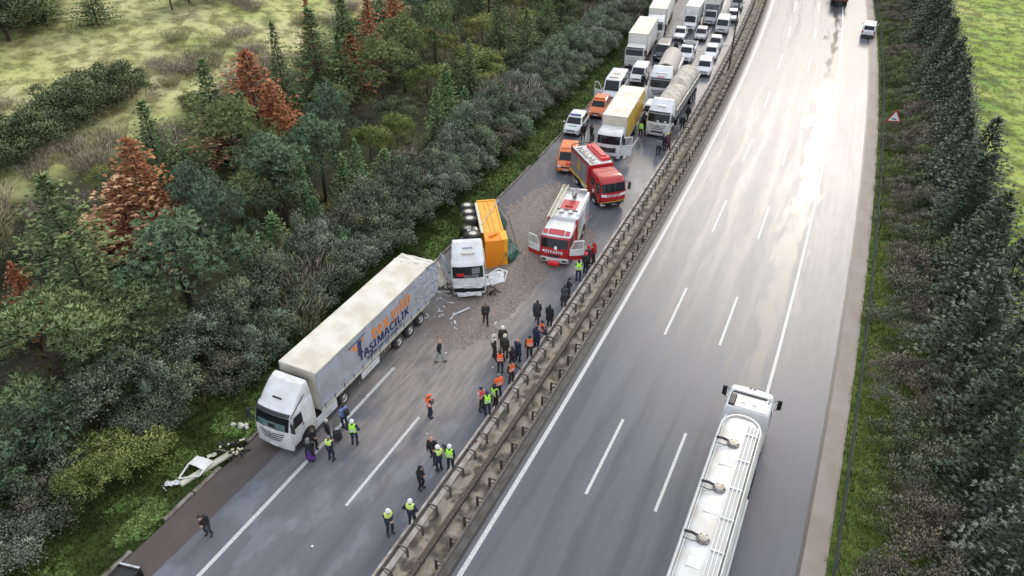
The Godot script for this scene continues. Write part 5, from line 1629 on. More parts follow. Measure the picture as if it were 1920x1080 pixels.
func jam_trucks():
	var n := thing("box_truck", "white rigid truck with yellow curtain side and its left cab door open", "truck", Vector3(-19.0, 0, -65.9), 4.5)
	var f := truck_cab(n, {"h": 2.85, "ws1": 2.58, "door_open": 1.0, "swing": 62.0, "hatch": M.white, "visor": false})
	obj("grille", f.sheet(-0.78, 0.78, 0.95, 1.42, 0.016, 0.06), M.dark_plastic, n)
	star(n, Vector3(0, 1.2, 0.04), 0.16)
	obj("lower_grille", f.sheet(-0.85, 0.85, 0.42, 0.60, 0.016), M.black, n)
	chassis(n, -1.8, -10.6, 0.85)
	box_body(n, -2.35, -11.2, 1.05, 3.75, 2.5, M.tarp, M.tarp, M.tarp, M.curtain_yellow)
	axle(n, -7.6, 1.22, 0.5, 0.3, true)

	n = thing("tank_truck", "white lorry with rounded canvas-covered trailer nearest the median", "truck", Vector3(-16.05, 0, -73.2), 1.0)
	f = truck_cab(n, {"h": 3.0, "defl": 0.65, "hl": 0.72})
	grille_bars(n, f, 1.0, 1.38, 3, 0.85, M.dark_plastic, 0.05, 0.06)
	star(n, Vector3(0, 1.38, 0.03), 0.17)
	obj("lower_grille", f.sheet(-0.62, 0.62, 0.66, 0.84, 0.016), M.dark_plastic, n)
	var dome := MB.new()
	dome.box(Vector3(0, 3.22, -0.95), Vector3(0.95, 0.22, 0.4), 0.09)
	obj("roof_lamp_pod", dome, M.white, n)
	for x in [-0.15, 0.6]: obj("dash_paper", f.sheet(x, x + 0.22, 1.82, 1.95, 0.022, 0.0, 3), M.plate, n)
	chassis(n, -2.2, -15.0, 0.9)
	axle(n, -4.7, 1.22, 0.5, 0.3, true)
	for z in [-11.4, -12.7, -14.0]: axle(n, z, 1.22, 0.5, 0.34)
	var sd := MB.new()
	sd.bx(-1.2, 1.2, 1.2, 2.2, -15.2, -2.8, 0.05)
	obj("trough", sd, M.silver, n)
	for s in [-1.0, 1.0]:
		var rb := MB.new()
		for i in 12: rb.bx(s * 1.19, s * 1.26, 1.2, 2.25, -3.2 - i * 1.05, -3.1 - i * 1.05, 0.01)
		obj("side_rib", rb, M.grey_paint, n)
		var ra := MB.new()
		ra.bx(s * 1.15, s * 1.27, 2.2, 2.3, -15.2, -2.8, 0.02)
		obj("top_rail", ra, M.alu, n)
	var rings := []
	for k in 25:
		var z := -2.85 - k * 12.3 / 24.0
		var up := 0.95 + 0.14 * sin(k * 1.2) * 0.4 - (0.28 if k == 11 or k == 12 else 0.0) + (0.12 if k > 12 else 0.0)
		if k == 0 or k == 24: up *= 0.75
		var r := []
		for i in 13:
			var t := PI * i / 12
			r.append(Vector3(1.2 * cos(t), 2.26 + up * pow(sin(t), 0.8), z))
		rings.append(r)
	var cv := MB.new()
	cv.stack(rings)
	obj("canvas_cover", cv, M.canvas, n)

	n = thing("pipe_lorry", "white lorry carrying a wide beige pipe section, with red lettering over its windscreen", "truck", Vector3(-18.55, 0, -83.3), 6)
	f = truck_cab(n, {"h": 3.05, "defl": 0.62, "hl": 0.6})
	text(n, "lettering", "ERKUR", 0.26, M.red_ink, Vector3(0, 2.92, -0.38), Vector3(-0.7, 0, 0))
	var sg := MB.new()
	sg.box(Vector3(0, 3.2, -0.9), Vector3(1.3, 0.14, 0.3), 0.05)
	obj("roof_lamp_bar", sg, M.white, n)
	grille_bars(n, f, 0.92, 1.4, 4, 0.9, M.dark_plastic, 0.0, 0.08)
	obj("lower_grille", f.sheet(-0.95, 0.95, 0.42, 0.58, 0.02), M.black, n)
	chassis(n, -2.2, -13.5, 0.95)
	axle(n, -4.7, 1.22, 0.5, 0.3, true)
	for z in [-10.5, -11.8]: axle(n, z, 1.22, 0.5, 0.34)
	var bed := MB.new()
	bed.bx(-1.25, 1.25, 1.15, 1.3, -13.6, -3.0, 0.03)
	for s in [-1.0, 1.0]: bed.bx(s * 1.2, s * 1.26, 1.3, 1.75, -13.6, -3.0, 0.02)
	obj("flatbed", bed, M.white, n)
	var pipe := MB.new()
	pipe.lathe([Vector2(0, 1.02), Vector2(0, 1.14), Vector2(6.5, 1.14), Vector2(6.5, 1.02), Vector2(0, 1.02)], Vector3(0.1, 2.45, -3.3), Vector3(0, 0, -1), 28)
	obj("pipe_section", pipe, M.get("pipe_beige"), n)
	var inside := MB.new()
	inside.cyl(Vector3(0.1, 2.45, -4.4), Vector3(0.1, 2.45, -4.5), 1.02, 1.02, 24)
	obj("pipe_plug", inside, M.black, n)

	n = thing("box_truck", "white rigid truck with tall white box and boxy cab behind the minibus", "truck", Vector3(-24.5, 0, -93.6), 6)
	f = truck_cab(n, {"h": 2.7, "ws0": 1.7, "ws1": 2.45, "w": 2.4, "hatch": M.white, "L": 2.0, "paint": M.get("warm_white"), "hl": 0.58})
	grille_bars(n, f, 0.98, 1.5, 4, 0.8, M.grey_paint, 0.0, 0.04)
	obj("lower_grille", f.sheet(-0.55, 0.55, 0.42, 0.62, 0.02), M.dark_plastic, n)
	chassis(n, -1.6, -10.2, 0.85)
	axle(n, -7.3, 1.2, 0.5, 0.3, true)
	box_body(n, -2.2, -10.6, 1.05, 3.9, 2.5, M.tarp, M.get("warm_white"), M.get("warm_white"))

	n = thing("articulated_lorry", "white articulated lorry with long white trailer at the top beside the hedge", "truck", Vector3(-25.15, 0, -105.7), 8)
	f = truck_cab(n, {"h": 3.0, "defl": 0.35, "hatch": M.white})
	grille_bars(n, f, 0.92, 1.4, 4, 0.9, M.dark_plastic, 0.0, 0.06)
	chassis(n, -2.2, -15.2, 0.9)
	axle(n, -4.7, 1.22, 0.5, 0.3, true)
	for z in [-11.4, -12.7, -14.0]: axle(n, z, 1.22, 0.5, 0.34)
	box_body(n, -2.7, -15.9, 1.15, 4.0, 2.5, M.tarp, M.get("warm_white"), M.get("warm_white"))
	var stripe := MB.new()
	stripe.bx(1.245, 1.275, 1.2, 3.95, -2.95, -2.75)
	obj("dark_edge", stripe, M.black, n)

	# light trucks
	n = car("light_truck", "white light truck with a tall white box body, top row of the jam", Vector3(-21.9, 0, -113.0), 4, M.white, "light_truck")
	box_body(n, -2.15, -7.0, 0.75, 3.1, 2.1, M.white, M.white, M.white)
	axle(n, -5.6, 0.97, 0.36, 0.22)
	var tp := MB.new(); tp.box(Vector3(0, 2.1, -1.0), Vector3(1.3, 0.1, 0.4), 0.04)
	obj("roof_visor", tp, M.silver, n)
	n = car("light_truck", "grey light truck with a dark grey canvas body beside the white box truck", Vector3(-19.75, 0, -117.0), 5, M.silver, "light_truck")
	box_body(n, -2.15, -9.0, 0.75, 2.7, 2.1, M.grey_canvas, M.grey_canvas, M.grey_canvas)
	axle(n, -7.0, 0.97, 0.36, 0.22)

func tanker():
	var n := thing("tanker_lorry", "white tanker lorry driving away on the right carriageway with hatches along its top", "truck", Vector3(-0.55, 0, -34.7), 180.0 - 1.5)
	var f := truck_cab(n, {"h": 3.05, "L": 2.2, "mirror_mat": M.black})
	# roof: visor ridge in front, recessed grey panel, air horns, intake
	var vz := MB.new()
	vz.stack([ring(2.9, -0.34, -0.98, 1.18, 0.12, 0.10), ring(3.14, -0.42, -0.95, 1.12, 0.12, 0.10), ring(3.2, -0.5, -0.9, 1.05, 0.1, 0.08)])
	obj("roof_ridge", vz, M.white, n)
	var pnl := MB.new()
	pnl.bx(-0.95, 0.95, 3.05, 3.10, -2.15, -1.0, 0.02)
	obj("roof_panel", pnl, M.silver, n)
	var hor := MB.new()
	for x in [-0.08, 0.14]: hor.box(Vector3(x, 3.21, -0.55), Vector3(0.15, 0.05, 0.1), 0.02)
	hor.bar(Vector3(-0.85, 3.14, -1.02), Vector3(0.95, 3.14, -1.02), 0.06, 0.07)
	hor.bar(Vector3(-0.95, 3.1, -1.05), Vector3(-1.05, 2.95, -2.0), 0.04, 0.04); hor.bar(Vector3(1.0, 3.1, -1.05), Vector3(1.08, 2.95, -2.0), 0.04, 0.04)
	for x in [-0.3, 0.3]: hor.box(Vector3(x, 3.11, -1.75), Vector3(0.2, 0.02, 0.03))
	obj("horn_and_trim", hor, M.black, n)
	var int_ := MB.new()
	int_.box(Vector3(0.86, 2.95, -1.7), Vector3(0.34, 0.5, 0.9), 0.04)
	obj("air_intake", int_, M.black, n)
	chassis(n, -2.0, -7.0, 0.85)
	for z in [-4.4, -5.7]: axle(n, z, 1.22, 0.5, 0.3, true)
	var eq := MB.new()
	for i in 5: eq.box(Vector3(-1.0, 0.95, -2.5 - i * 0.42), Vector3(0.32, 0.5, 0.3), 0.04)
	obj("side_equipment", eq, M.steel, n)
	# tank: a rounded box of elliptic section
	var sec := func(z: float, k: float) -> Array:
		var r := []
		for i in 28:
			var t := TAU * i / 28
			var c := cos(t); var s := sin(t)
			r.append(Vector3(signf(c) * pow(absf(c), 0.72) * 1.17 * k, 2.42 + signf(s) * pow(absf(s), 0.72) * 1.1 * k, z))
		return r
	var tk := MB.new()
	tk.stack([sec.call(-3.25, 0.55), sec.call(-3.3, 0.80), sec.call(-3.42, 0.94), sec.call(-3.65, 1.0), sec.call(-10.0, 1.0), sec.call(-17.4, 1.0), sec.call(-17.7, 0.9), sec.call(-17.8, 0.6)])
	obj("tank", tk, M.tank, n)
	var rim := MB.new()
	for i in 16:
		var a := PI * i / 16.0
		var c := PI * (i + 1) / 16.0
		rim.bar(Vector3(cos(a) * 0.98, 3.46, -4.2 + sin(a) * 1.0), Vector3(cos(c) * 0.98, 3.46, -4.2 + sin(c) * 1.0), 0.05, 0.12)
	obj("front_coaming", rim, M.white, n)
	for x in [-0.98, 0.98]:
		var cm := MB.new()
		cm.bx(x - 0.03, x + 0.03, 3.22, 3.52, -17.3, -4.2, 0.01)
		obj("side_coaming", cm, M.white, n)
	var wk := MB.new()
	wk.bx(-0.86, -0.30, 3.53, 3.56, -17.2, -3.9)
	obj("walkway", wk, M.get("grating"), n)
	for k in 4:
		var rl := MB.new()
		var x := -0.84 + k * 0.18
		rl.bar(Vector3(x, 3.60, -17.2), Vector3(x, 3.60, -3.9), 0.045, 0.04)
		obj("walkway_rail", rl, M.white, n)
	for i in 7:
		var cr := MB.new()
		cr.bar(Vector3(-0.9, 3.61, -4.6 - i * 1.9), Vector3(-0.25, 3.61, -4.6 - i * 1.9), 0.07, 0.045)
		obj("cross_strut", cr, M.white, n)
	var hr := MB.new()
	hr.tube([Vector3(1.0, 3.62, -17.2), Vector3(1.0, 3.62, -4.2), Vector3(0.86, 3.62, -3.6)], 0.025)
	for i in 8: hr.cyl(Vector3(1.0, 3.4, -4.4 - i * 1.75), Vector3(1.0, 3.62, -4.4 - i * 1.75), 0.018)
	hr.tube([Vector3(0.86, 3.56, -17.2), Vector3(0.86, 3.56, -4.2)], 0.02)
	obj("handrail", hr, M.white, n)
	for i in 4:
		var z := -5.5 - i * 3.15
		var hd := MB.new()
		hd.lathe([Vector2(0, 0.30), Vector2(0.08, 0.30), Vector2(0.10, 0.22), Vector2(0.15, 0.20), Vector2(0.17, 0.0)], Vector3(0.12, 3.50, z), Vector3.UP, 16)
		for k in 6: hd.box(Vector3(0.12 + 0.26 * cos(k), 3.6, z + 0.26 * sin(k)), Vector3(0.08, 0.08, 0.08), 0.02)
		hd.box(Vector3(0.34, 3.6, z + 0.05), Vector3(0.22, 0.12, 0.16), 0.03)
		var h := obj("hatch", hd, M.steel, n)
		var hose := MB.new()
		hose.tube([Vector3(0.36, 3.62, z + 0.05), Vector3(0.66, 3.66, z + 0.08), Vector3(0.98, 3.6, z + 0.1)], 0.065, 8)
		hose.tube([Vector3(0.2, 3.62, z - 0.22), Vector3(0.5, 3.6, z - 0.3), Vector3(0.95, 3.56, z - 0.24)], 0.022, 6)
		obj("hose", hose, M.black, h)
		var pd := MB.new()
		pd.box(Vector3(0.18, 3.525, z - 1.3), Vector3(0.62, 0.02, 0.55), 0.005)
		obj("tread_plate", pd, M.get("tread"), n)
	var sk := MB.new()
	for s in [-1.0, 1.0]: sk.bx(s * 1.12, s * 1.24, 0.75, 1.75, -17.5, -7.0, 0.04)
	obj("side_panel", sk, M.white, n)
	for z in [-12.2, -13.5, -14.8]: axle(n, z, 1.22, 0.5, 0.34)
	chassis(n, -6.0, -17.4, 0.95)

func build_vehicles():
	mk("rail_cream", 0.58, 0.55, 0.42, 0.5)
	mk("tipper_orange", 0.82, 0.27, 0.015, 0.35)
	mk("green_sheet", 0.018, 0.075, 0.06, 0.6)
	mk("red_pale", 0.50, 0.06, 0.07, 0.4)
	mk("bright_red", 0.62, 0.02, 0.02, 0.35)
	mk("ochre", 0.45, 0.28, 0.04, 0.5)
	mk("pipe_beige", 0.46, 0.41, 0.36, 0.75)
	mk("warm_white", 0.66, 0.64, 0.59, 0.45)
	mk("grating", 0.50, 0.49, 0.47, 0.6)
	mk("tread", 0.66, 0.66, 0.64, 0.6)
	var pane := mk("pane", 0.5, 0.55, 0.55, 0.04)
	pane.albedo_color.a = 0.25
	pane.transparency = BaseMaterial3D.TRANSPARENCY_ALPHA
	crashed_lorry()
	tipper()
	fire_engine_a()
	fire_engine_b()
	jam_trucks()
	tanker()
	# service cars by the kerb
	var og := "orange road service vehicles"
	var n := car("orange_van", "orange road service van parked beside the red fire engine", Vector3(-21.6, 0, -61.4), 14, M.orange, "van", og)
	var rk := MB.new(); rk.box(Vector3(0, 1.93, -1.9), Vector3(1.3, 0.07, 0.12), 0.02); rk.bx(-0.7, 0.7, 1.88, 1.91, -3.9, -2.1)
	obj("roof_bar", rk, M.orange, n)
	var bl := MB.new(); bl.box(Vector3(0.35, 1.10, -0.35), Vector3(0.75, 0.02, 0.35), 0.0, Basis(Vector3.RIGHT, 0.18))
	obj("bonnet_panel", bl, M.red_ink, n)
	n = car("orange_van", "orange road service car with light bar behind the patrol car", Vector3(-23.45, 0, -75.6), 6, M.orange, "suv", og)
	var lb := MB.new(); lb.box(Vector3(0, 1.78, -1.95), Vector3(1.3, 0.12, 0.22), 0.04)
	obj("light_bar", lb, M.get("orange"), n)
	n = car("patrol_car", "white patrol car with blue roof lights and a green stripe beside the kerb", Vector3(-24.25, 0, -70.0), 5, M.white, "suv", "")
	lb = MB.new(); lb.box(Vector3(0, 1.78, -1.9), Vector3(1.25, 0.13, 0.24), 0.05)
	obj("light_bar", lb, M.blue, n)
	for s in [-1.0, 1.0]:
		var gs := MB.new()
		plate_on_side(gs, s, 0.905, [Vector2(-1.5, 0.6), Vector2(-3.6, 0.6), Vector2(-4.0, 0.98), Vector2(-1.2, 0.80)], 0.022)
		obj("green_stripe", gs, M.green_stripe, n)
	var hs := MB.new(); hs.box(Vector3(0, 1.03, -0.6), Vector3(0.9, 0.012, 0.14), 0.0, Basis(Vector3.RIGHT, 0.14))
	obj("bonnet_stripe", hs, M.green_stripe, n)
	n = car("minibus", "white minibus with its right front door open on the verge side", Vector3(-23.4, 0, -80.3), 5, M.white, "minibus", "")
	var ac := MB.new(); ac.box(Vector3(0, 2.66, -2.0), Vector3(1.1, 0.12, 0.3), 0.04); ac.box(Vector3(0, 2.65, -3.6), Vector3(0.8, 0.1, 0.8), 0.04)
	obj("roof_vent", ac, M.tarp, n)
	var dr := Node3D.new(); dr.name = "open_door"; n.add_child(dr); dr.position = Vector3(-0.98, 0, -0.75); dr.rotation.y = deg_to_rad(68)
	var pan := MB.new()
	plate_on_side(pan, -1.0, 0.0, [Vector2(0.0, 0.45), Vector2(-1.1, 0.45), Vector2(-1.1, 1.42), Vector2(0.0, 1.36)], 0.06)
	obj("door_panel", pan, M.white, dr)
	var frm := MB.new()
	frm.tube([Vector3(-0.03, 1.36, -0.03), Vector3(0.0, 2.2, -0.55), Vector3(0, 2.2, -1.07), Vector3(-0.03, 1.4, -1.07)], 0.04)
	obj("door_frame", frm, M.white, dr)
	car("white_van", "small white van behind the minibus, beside the tall box truck", Vector3(-22.5, 0, -87.9), 4, M.white, "van", "vans in the jam")
	car("dark_van", "dark blue passenger van beside the white pickup", Vector3(-22.1, 0, -97.6), 6, M.dark_blue, "transporter", "vans in the jam")
	n = car("pickup", "white pickup truck with an open load bed behind the pipe lorry", Vector3(-19.1, 0, -98.3), 5, M.white, "pickup", "")
	var bd := MB.new()
	for s in [-1.0, 1.0]: bd.bx(s * 0.86, s * 0.95, 0.75, 1.32, -6.3, -2.95, 0.02)
	bd.bx(-0.9, 0.9, 0.75, 1.32, -6.3, -6.22, 0.02); bd.bx(-0.9, 0.9, 0.75, 1.5, -3.02, -2.95, 0.02)
	obj("load_bed", bd, M.white, n)
	var fl := MB.new(); fl.bx(-0.87, 0.87, 0.72, 0.80, -6.25, -3.0)
	obj("bed_floor", fl, M.black, n)
	car("white_suv", "white car beside the median, nearest behind the canvas-covered lorry", Vector3(-15.75, 0, -94.0), 7, M.white, "suv")
	car("white_hatchback", "white hatchback beside the median, second behind the canvas-covered lorry", Vector3(-16.3, 0, -100.8), 6, M.white, "hatch")
	car("silver_hatchback", "silver car with dark glass beside the median, third behind the canvas-covered lorry", Vector3(-16.6, 0, -105.2), 7, M.silver, "hatch")
	car("grey_van", "silver grey passenger van between the jam and the median", Vector3(-17.25, 0, -113.2), 6, M.silver, "transporter", "vans in the jam")
	car("silver_car", "silver car behind the white pickup", Vector3(-19.35, 0, -108.7), 5, M.silver, "hatch")
	car("white_sedan", "white saloon behind the dark blue van", Vector3(-22.1, 0, -107.7), 6, M.white, "sedan")
	car("white_car", "white car next to the lamp post top, beyond the grey van", Vector3(-16.9, 0, -120.3), 8, M.white, "hatch")
	car("grey_suv", "dark grey car at the top edge beside the median", Vector3(-17.6, 0, -127.5), 8, M.grey_paint, "suv")
	car("white_suv", "white car hidden between the yellow-sided truck and the canvas-covered lorry", Vector3(-17.95, 0, -76.3), 2, M.white, "suv")
	# right carriageway
	n = car("white_van", "white van standing on the right shoulder, seen from behind", Vector3(2.1, 0, -124.2), 180.0 - 1.5, M.white, "van", "", true)
	n = thing("red_truck", "dark red truck driving away at the top of the right carriageway", "truck", Vector3(-3.6, 0, -144.6), 180.0 + 4.0)
	truck_cab(n, {"h": 2.8, "paint": M.brick_red})
	chassis(n, -1.8, -8.4, 0.9)
	axle(n, -6.6, 1.22, 0.5, 0.3, true)
	var tb := MB.new()
	tb.bx(-1.24, 1.24, 1.1, 1.25, -8.5, -2.4, 0.02)
	for s in [-1.0, 1.0]: tb.bx(s * 1.18, s * 1.25, 1.2, 2.1, -8.5, -2.4, 0.02)
	tb.bx(-1.2, 1.2, 1.2, 2.1, -8.5, -8.42, 0.02)
	obj("load_body", tb, M.brick_red, n)
	var lo := MB.new(); lo.box(Vector3(0, 1.8, -5.4), Vector3(2.2, 0.5, 5.8), 0.1)
	obj("load", lo, M.grey_canvas, n)

# ---------------------------------------------------------------- people
func field_mesh(bones: Array, cell: float, k: float) -> Array:   # smooth union of tapered capsules as surface nets: [points, indices]
	var lo := Vector3.ONE * 99.0
	var hi := -lo
	for b in bones:
		var r: float = maxf(b[2], b[3])
		for p in [b[0], b[1]]:
			lo = lo.min(p - Vector3.ONE * r); hi = hi.max(p + Vector3.ONE * r)
	lo -= Vector3.ONE * cell * 2.5
	hi += Vector3.ONE * cell * 2.5
	var n := Vector3i(((hi - lo) / cell).ceil()) + Vector3i.ONE
	var d := PackedFloat32Array()
	d.resize(n.x * n.y * n.z)
	d.fill(9.0)
	for b in bones:
		var a: Vector3 = b[0]
		var ba: Vector3 = b[1] - b[0]
		var l2: float = maxf(ba.length_squared(), 1e-8)
		var pad: float = maxf(b[2], b[3]) + k + cell * 2.0
		var i0 := Vector3i(((a.min(b[1]) - Vector3.ONE * pad - lo) / cell).floor()).max(Vector3i.ZERO)
		var i1 := Vector3i(((a.max(b[1]) + Vector3.ONE * pad - lo) / cell).ceil()).min(n - Vector3i.ONE)
		for z in range(i0.z, i1.z + 1):
			for y in range(i0.y, i1.y + 1):
				var at := (z * n.y + y) * n.x
				for x in range(i0.x, i1.x + 1):
					var p := lo + Vector3(x, y, z) * cell - a
					var t := clampf(p.dot(ba) / l2, 0.0, 1.0)
					var e: float = (p - ba * t).length() - lerpf(b[2], b[3], t)
					var o := d[at + x]
					var h := maxf(k - absf(o - e), 0.0) / k
					d[at + x] = minf(o, e) - h * h * k * 0.25
	var pts := PackedVector3Array()
	var id := PackedInt32Array()
	id.resize(d.size()); id.fill(-1)
	var ix := PackedInt32Array()
	var sx := 1
	var sy := n.x
	var sz := n.x * n.y
	var off := [0, sx, sy, sx + sy, sz, sx + sz, sy + sz, sx + sy + sz]
	for z in n.z - 1:
		for y in n.y - 1:
			var row := (z * n.y + y) * n.x
			for x in n.x - 1:
				var at := row + x
				var dv := d[at]
				if dv > cell * 2.0 or dv < -cell * 2.0: continue
				var mask := 0
				for c in 8:
					if d[at + off[c]] < 0: mask |= 1 << c
				if mask == 0 or mask == 255: continue
				var s := Vector3.ZERO
				var cnt := 0
				for e in [[0, 1], [2, 3], [4, 5], [6, 7], [0, 2], [1, 3], [4, 6], [5, 7], [0, 4], [1, 5], [2, 6], [3, 7]]:
					var da := d[at + off[e[0]]]
					var db := d[at + off[e[1]]]
					if (da < 0) != (db < 0):
						var t := da / (da - db)
						var pa := Vector3(e[0] & 1, (e[0] >> 1) & 1, e[0] >> 2)
						var pb := Vector3(e[1] & 1, (e[1] >> 1) & 1, e[1] >> 2)
						s += pa.lerp(pb, t); cnt += 1
				id[at] = pts.size()
				pts.append(lo + (Vector3(x, y, z) + s / cnt) * cell)
	for z in range(1, n.z - 1):
		for y in range(1, n.y - 1):
			for x in range(1, n.x - 1):
				var at := (z * n.y + y) * n.x + x
				var dv := d[at]
				if dv > cell * 1.5 or dv < -cell * 1.5: continue
				var a0 := dv < 0
				for q in [[sx, sy, sz], [sy, sz, sx], [sz, sx, sy]]:
					if a0 == (d[at + q[0]] < 0): continue
					var v := [id[at], id[at - q[1]], id[at - q[1] - q[2]], id[at - q[2]]]
					if v.min() < 0: continue
					if a0: ix.append_array([v[0], v[2], v[1], v[0], v[3], v[2]])
					else: ix.append_array([v[0], v[1], v[2], v[0], v[2], v[3]])
	return [pts, ix]

func shell(bones: Array, cell := 0.03, k := 0.05, extra: MB = null) -> ArrayMesh:
	var f := field_mesh(bones, cell, k)
	var b := extra if extra else MB.new()
	b.st.set_smooth_group(0)
	for i in f[1]: b.st.add_vertex(f[0][i])
	return b.done()

func two_bone(s: Vector3, h: Vector3, l1: float, l2: float, pole: Vector3) -> Vector3:
	var d := h - s
	var L := minf(d.length(), l1 + l2 - 0.001)
	var a := (l1 * l1 - l2 * l2 + L * L) / (2.0 * L)
	var hh := sqrt(maxf(0.0, l1 * l1 - a * a))
	var u := d.normalized()
	var pn := (pole - u * pole.dot(u)).normalized()
	return s + u * a + pn * hh

func pose(nm: String) -> Dictionary:   # joint positions of a 1.75 m figure facing +z
	if pose_cache.has(nm): return pose_cache[nm]
	var J := {"pelvis": Vector3(0, 0.94, 0), "chest": Vector3(0, 1.30, 0.0), "neck": Vector3(0, 1.47, 0.0), "head": Vector3(0, 1.615, 0.035)}
	var hand := [Vector3(0.27, 0.76, 0.06), Vector3(-0.27, 0.76, 0.06)]
	var foot := [Vector3(0.12, 0.08, 0.0), Vector3(-0.12, 0.08, -0.02)]
	var pole := [Vector3(0.4, 0, -1), Vector3(-0.4, 0, -1)]
	var lean := 0.0
	var nod := 0.0
	match nm:
		"phone": hand = [Vector3(0.06, 1.16, 0.30), Vector3(-0.07, 1.15, 0.30)]; nod = 0.05
		"bow": hand = [Vector3(0.05, 1.05, 0.32), Vector3(-0.08, 1.04, 0.32)]; nod = 0.13; lean = 0.12
		"walk": foot = [Vector3(0.10, 0.08, 0.24), Vector3(-0.10, 0.11, -0.28)]; hand = [Vector3(0.25, 0.80, -0.14), Vector3(-0.25, 0.80, 0.20)]; lean = 0.04
		"hips": hand = [Vector3(0.20, 1.0, 0.06), Vector3(-0.20, 1.0, 0.06)]; pole = [Vector3(1, 0, -0.5), Vector3(-1, 0, -0.5)]
		"point": hand = [Vector3(0.52, 1.02, 0.36), Vector3(-0.24, 0.82, 0.05)]; lean = 0.08
		"fold": hand = [Vector3(-0.10, 1.22, 0.20), Vector3(0.10, 1.18, 0.21)]
		"ear": hand = [Vector3(0.12, 1.55, 0.10), Vector3(-0.25, 0.78, 0.05)]; pole[0] = Vector3(1, -0.3, 0.2)
		"lean": hand = [Vector3(0.22, 0.86, 0.42), Vector3(-0.20, 0.84, 0.42)]; lean = 0.30; nod = 0.05
		"sit":
			J.pelvis = Vector3(0, 0.80, -0.10); foot = [Vector3(0.13, 0.08, 0.30), Vector3(-0.13, 0.08, 0.26)]; hand = [Vector3(0.16, 0.92, 0.22), Vector3(-0.16, 0.92, 0.22)]
	var dy: float = J.pelvis.y - 0.94
	for q in ["chest", "neck", "head"]:
		J[q] += Vector3(0, dy, J.pelvis.z)
	J.chest += Vector3(0, -lean * 0.1, lean * 0.55); J.neck += Vector3(0, -lean * 0.22, lean * 0.9); J.head += Vector3(0, -lean * 0.3 - nod * 0.4, lean * 1.15 + nod)
	for s in 2:
		var sg := 1.0 if s == 0 else -1.0
		if nm in ["lean"]: hand[s].z += 0.1
		if dy != 0.0: hand[s].y += dy * 0.2
		var sh: Vector3 = J.neck + Vector3(sg * 0.185, -0.055, -0.01)
		J["shoulder%d" % s] = sh
		if (hand[s] - sh).length() > 0.54: hand[s] = sh + (hand[s] - sh).normalized() * 0.54
		J["hand%d" % s] = hand[s]
		J["elbow%d" % s] = two_bone(sh, hand[s], 0.29, 0.26, pole[s])
		var hip: Vector3 = J.pelvis + Vector3(sg * 0.095, -0.03, 0)
		J["hip%d" % s] = hip
		J["foot%d" % s] = foot[s]
		J["knee%d" % s] = two_bone(hip, foot[s], 0.43, 0.42, Vector3(sg * 0.15, 0, 1))
		J["toe%d" % s] = foot[s] + Vector3(sg * 0.03, -0.035, 0.15)
	# one continuous body: trunk, limbs, head with brow, nose, chin and ears, hands with fingers
	var hd: Vector3 = J.head
	var B := [[J.pelvis, J.chest, 0.115, 0.125], [J.chest, J.neck + Vector3(0, -0.06, 0), 0.12, 0.09], [J.shoulder0, J.shoulder1, 0.055, 0.055], [J.neck + Vector3(0, -0.06, 0), hd + Vector3(0, -0.06, -0.02), 0.05, 0.05],
		[hd + Vector3(0, 0.03, -0.02), hd + Vector3(0, 0.01, 0.01), 0.095, 0.088], [hd + Vector3(0, -0.05, 0.03), hd + Vector3(0, -0.095, 0.05), 0.06, 0.035], [hd + Vector3(0, 0.0, 0.085), hd + Vector3(0, -0.04, 0.112), 0.012, 0.018], [hd + Vector3(0.092, -0.02, -0.01), hd + Vector3(0.092, 0.02, -0.015), 0.02, 0.022], [hd + Vector3(-0.092, -0.02, -0.01), hd + Vector3(-0.092, 0.02, -0.015), 0.02, 0.022]]
	var fing := MB.new()
	var eyes := MB.new()
	for s in 2:
		B.append([J["shoulder%d" % s], J["elbow%d" % s], 0.05, 0.04]); B.append([J["elbow%d" % s], J["hand%d" % s], 0.04, 0.028])
		B.append([J["hip%d" % s], J["knee%d" % s], 0.082, 0.056]); B.append([J["knee%d" % s], J["foot%d" % s], 0.055, 0.038]); B.append([J["foot%d" % s], J["toe%d" % s], 0.042, 0.035])
		var hp: Vector3 = J["hand%d" % s]
		var fd: Vector3 = (hp - J["elbow%d" % s]).normalized()
		var pm := hp + fd * 0.07
		B.append([hp, pm, 0.034, 0.038])
		var side := fd.cross(Vector3(0, 0.3, 1)).normalized()
		var curl := side.cross(fd).normalized()
		if curl.z < 0: curl = -curl
		for k in 4:
			var r0: Vector3 = pm + side * (k - 1.5) * 0.02 + fd * 0.015
			var ln: float = [0.034, 0.04, 0.037, 0.028][k]
			var r1 := r0 + (fd + curl * 0.25).normalized() * ln
			var r2 := r1 + (fd + curl * 0.9).normalized() * ln * 0.8
			fing.tube([r0, r1, r2], 0.0095, 5)
		var t0 := hp + fd * 0.02 + side * (0.03 if s == 0 else -0.03)
		fing.tube([t0, t0 + (side * (1 if s == 0 else -1) + fd * 0.8 + curl * 0.4).normalized() * 0.04, t0 + (side * (0.5 if s == 0 else -0.5) + fd * 1.2 + curl * 0.7).normalized() * 0.07], 0.011, 5)
		eyes.box(hd + Vector3((s - 0.5) * 0.066, 0.005, 0.088), Vector3(0.028, 0.014, 0.012), 0.004)
	var P_ := {"J": J}
	P_.body = [B, 0.021, 0.03, fing]
	P_.eyes = eyes.done()
	var tr := [[J.hip0, J.hip1, 0.115, 0.115], [J.pelvis + Vector3(0, 0.06, 0), J.pelvis, 0.14, 0.14]]
	for s in 2: tr.append_array([[J["hip%d" % s], J["knee%d" % s], 0.10, 0.076], [J["knee%d" % s], J["foot%d" % s] + Vector3(0, 0.03, 0), 0.075, 0.062]])
	P_.trousers = [tr, 0.028, 0.04]
	var sh := []
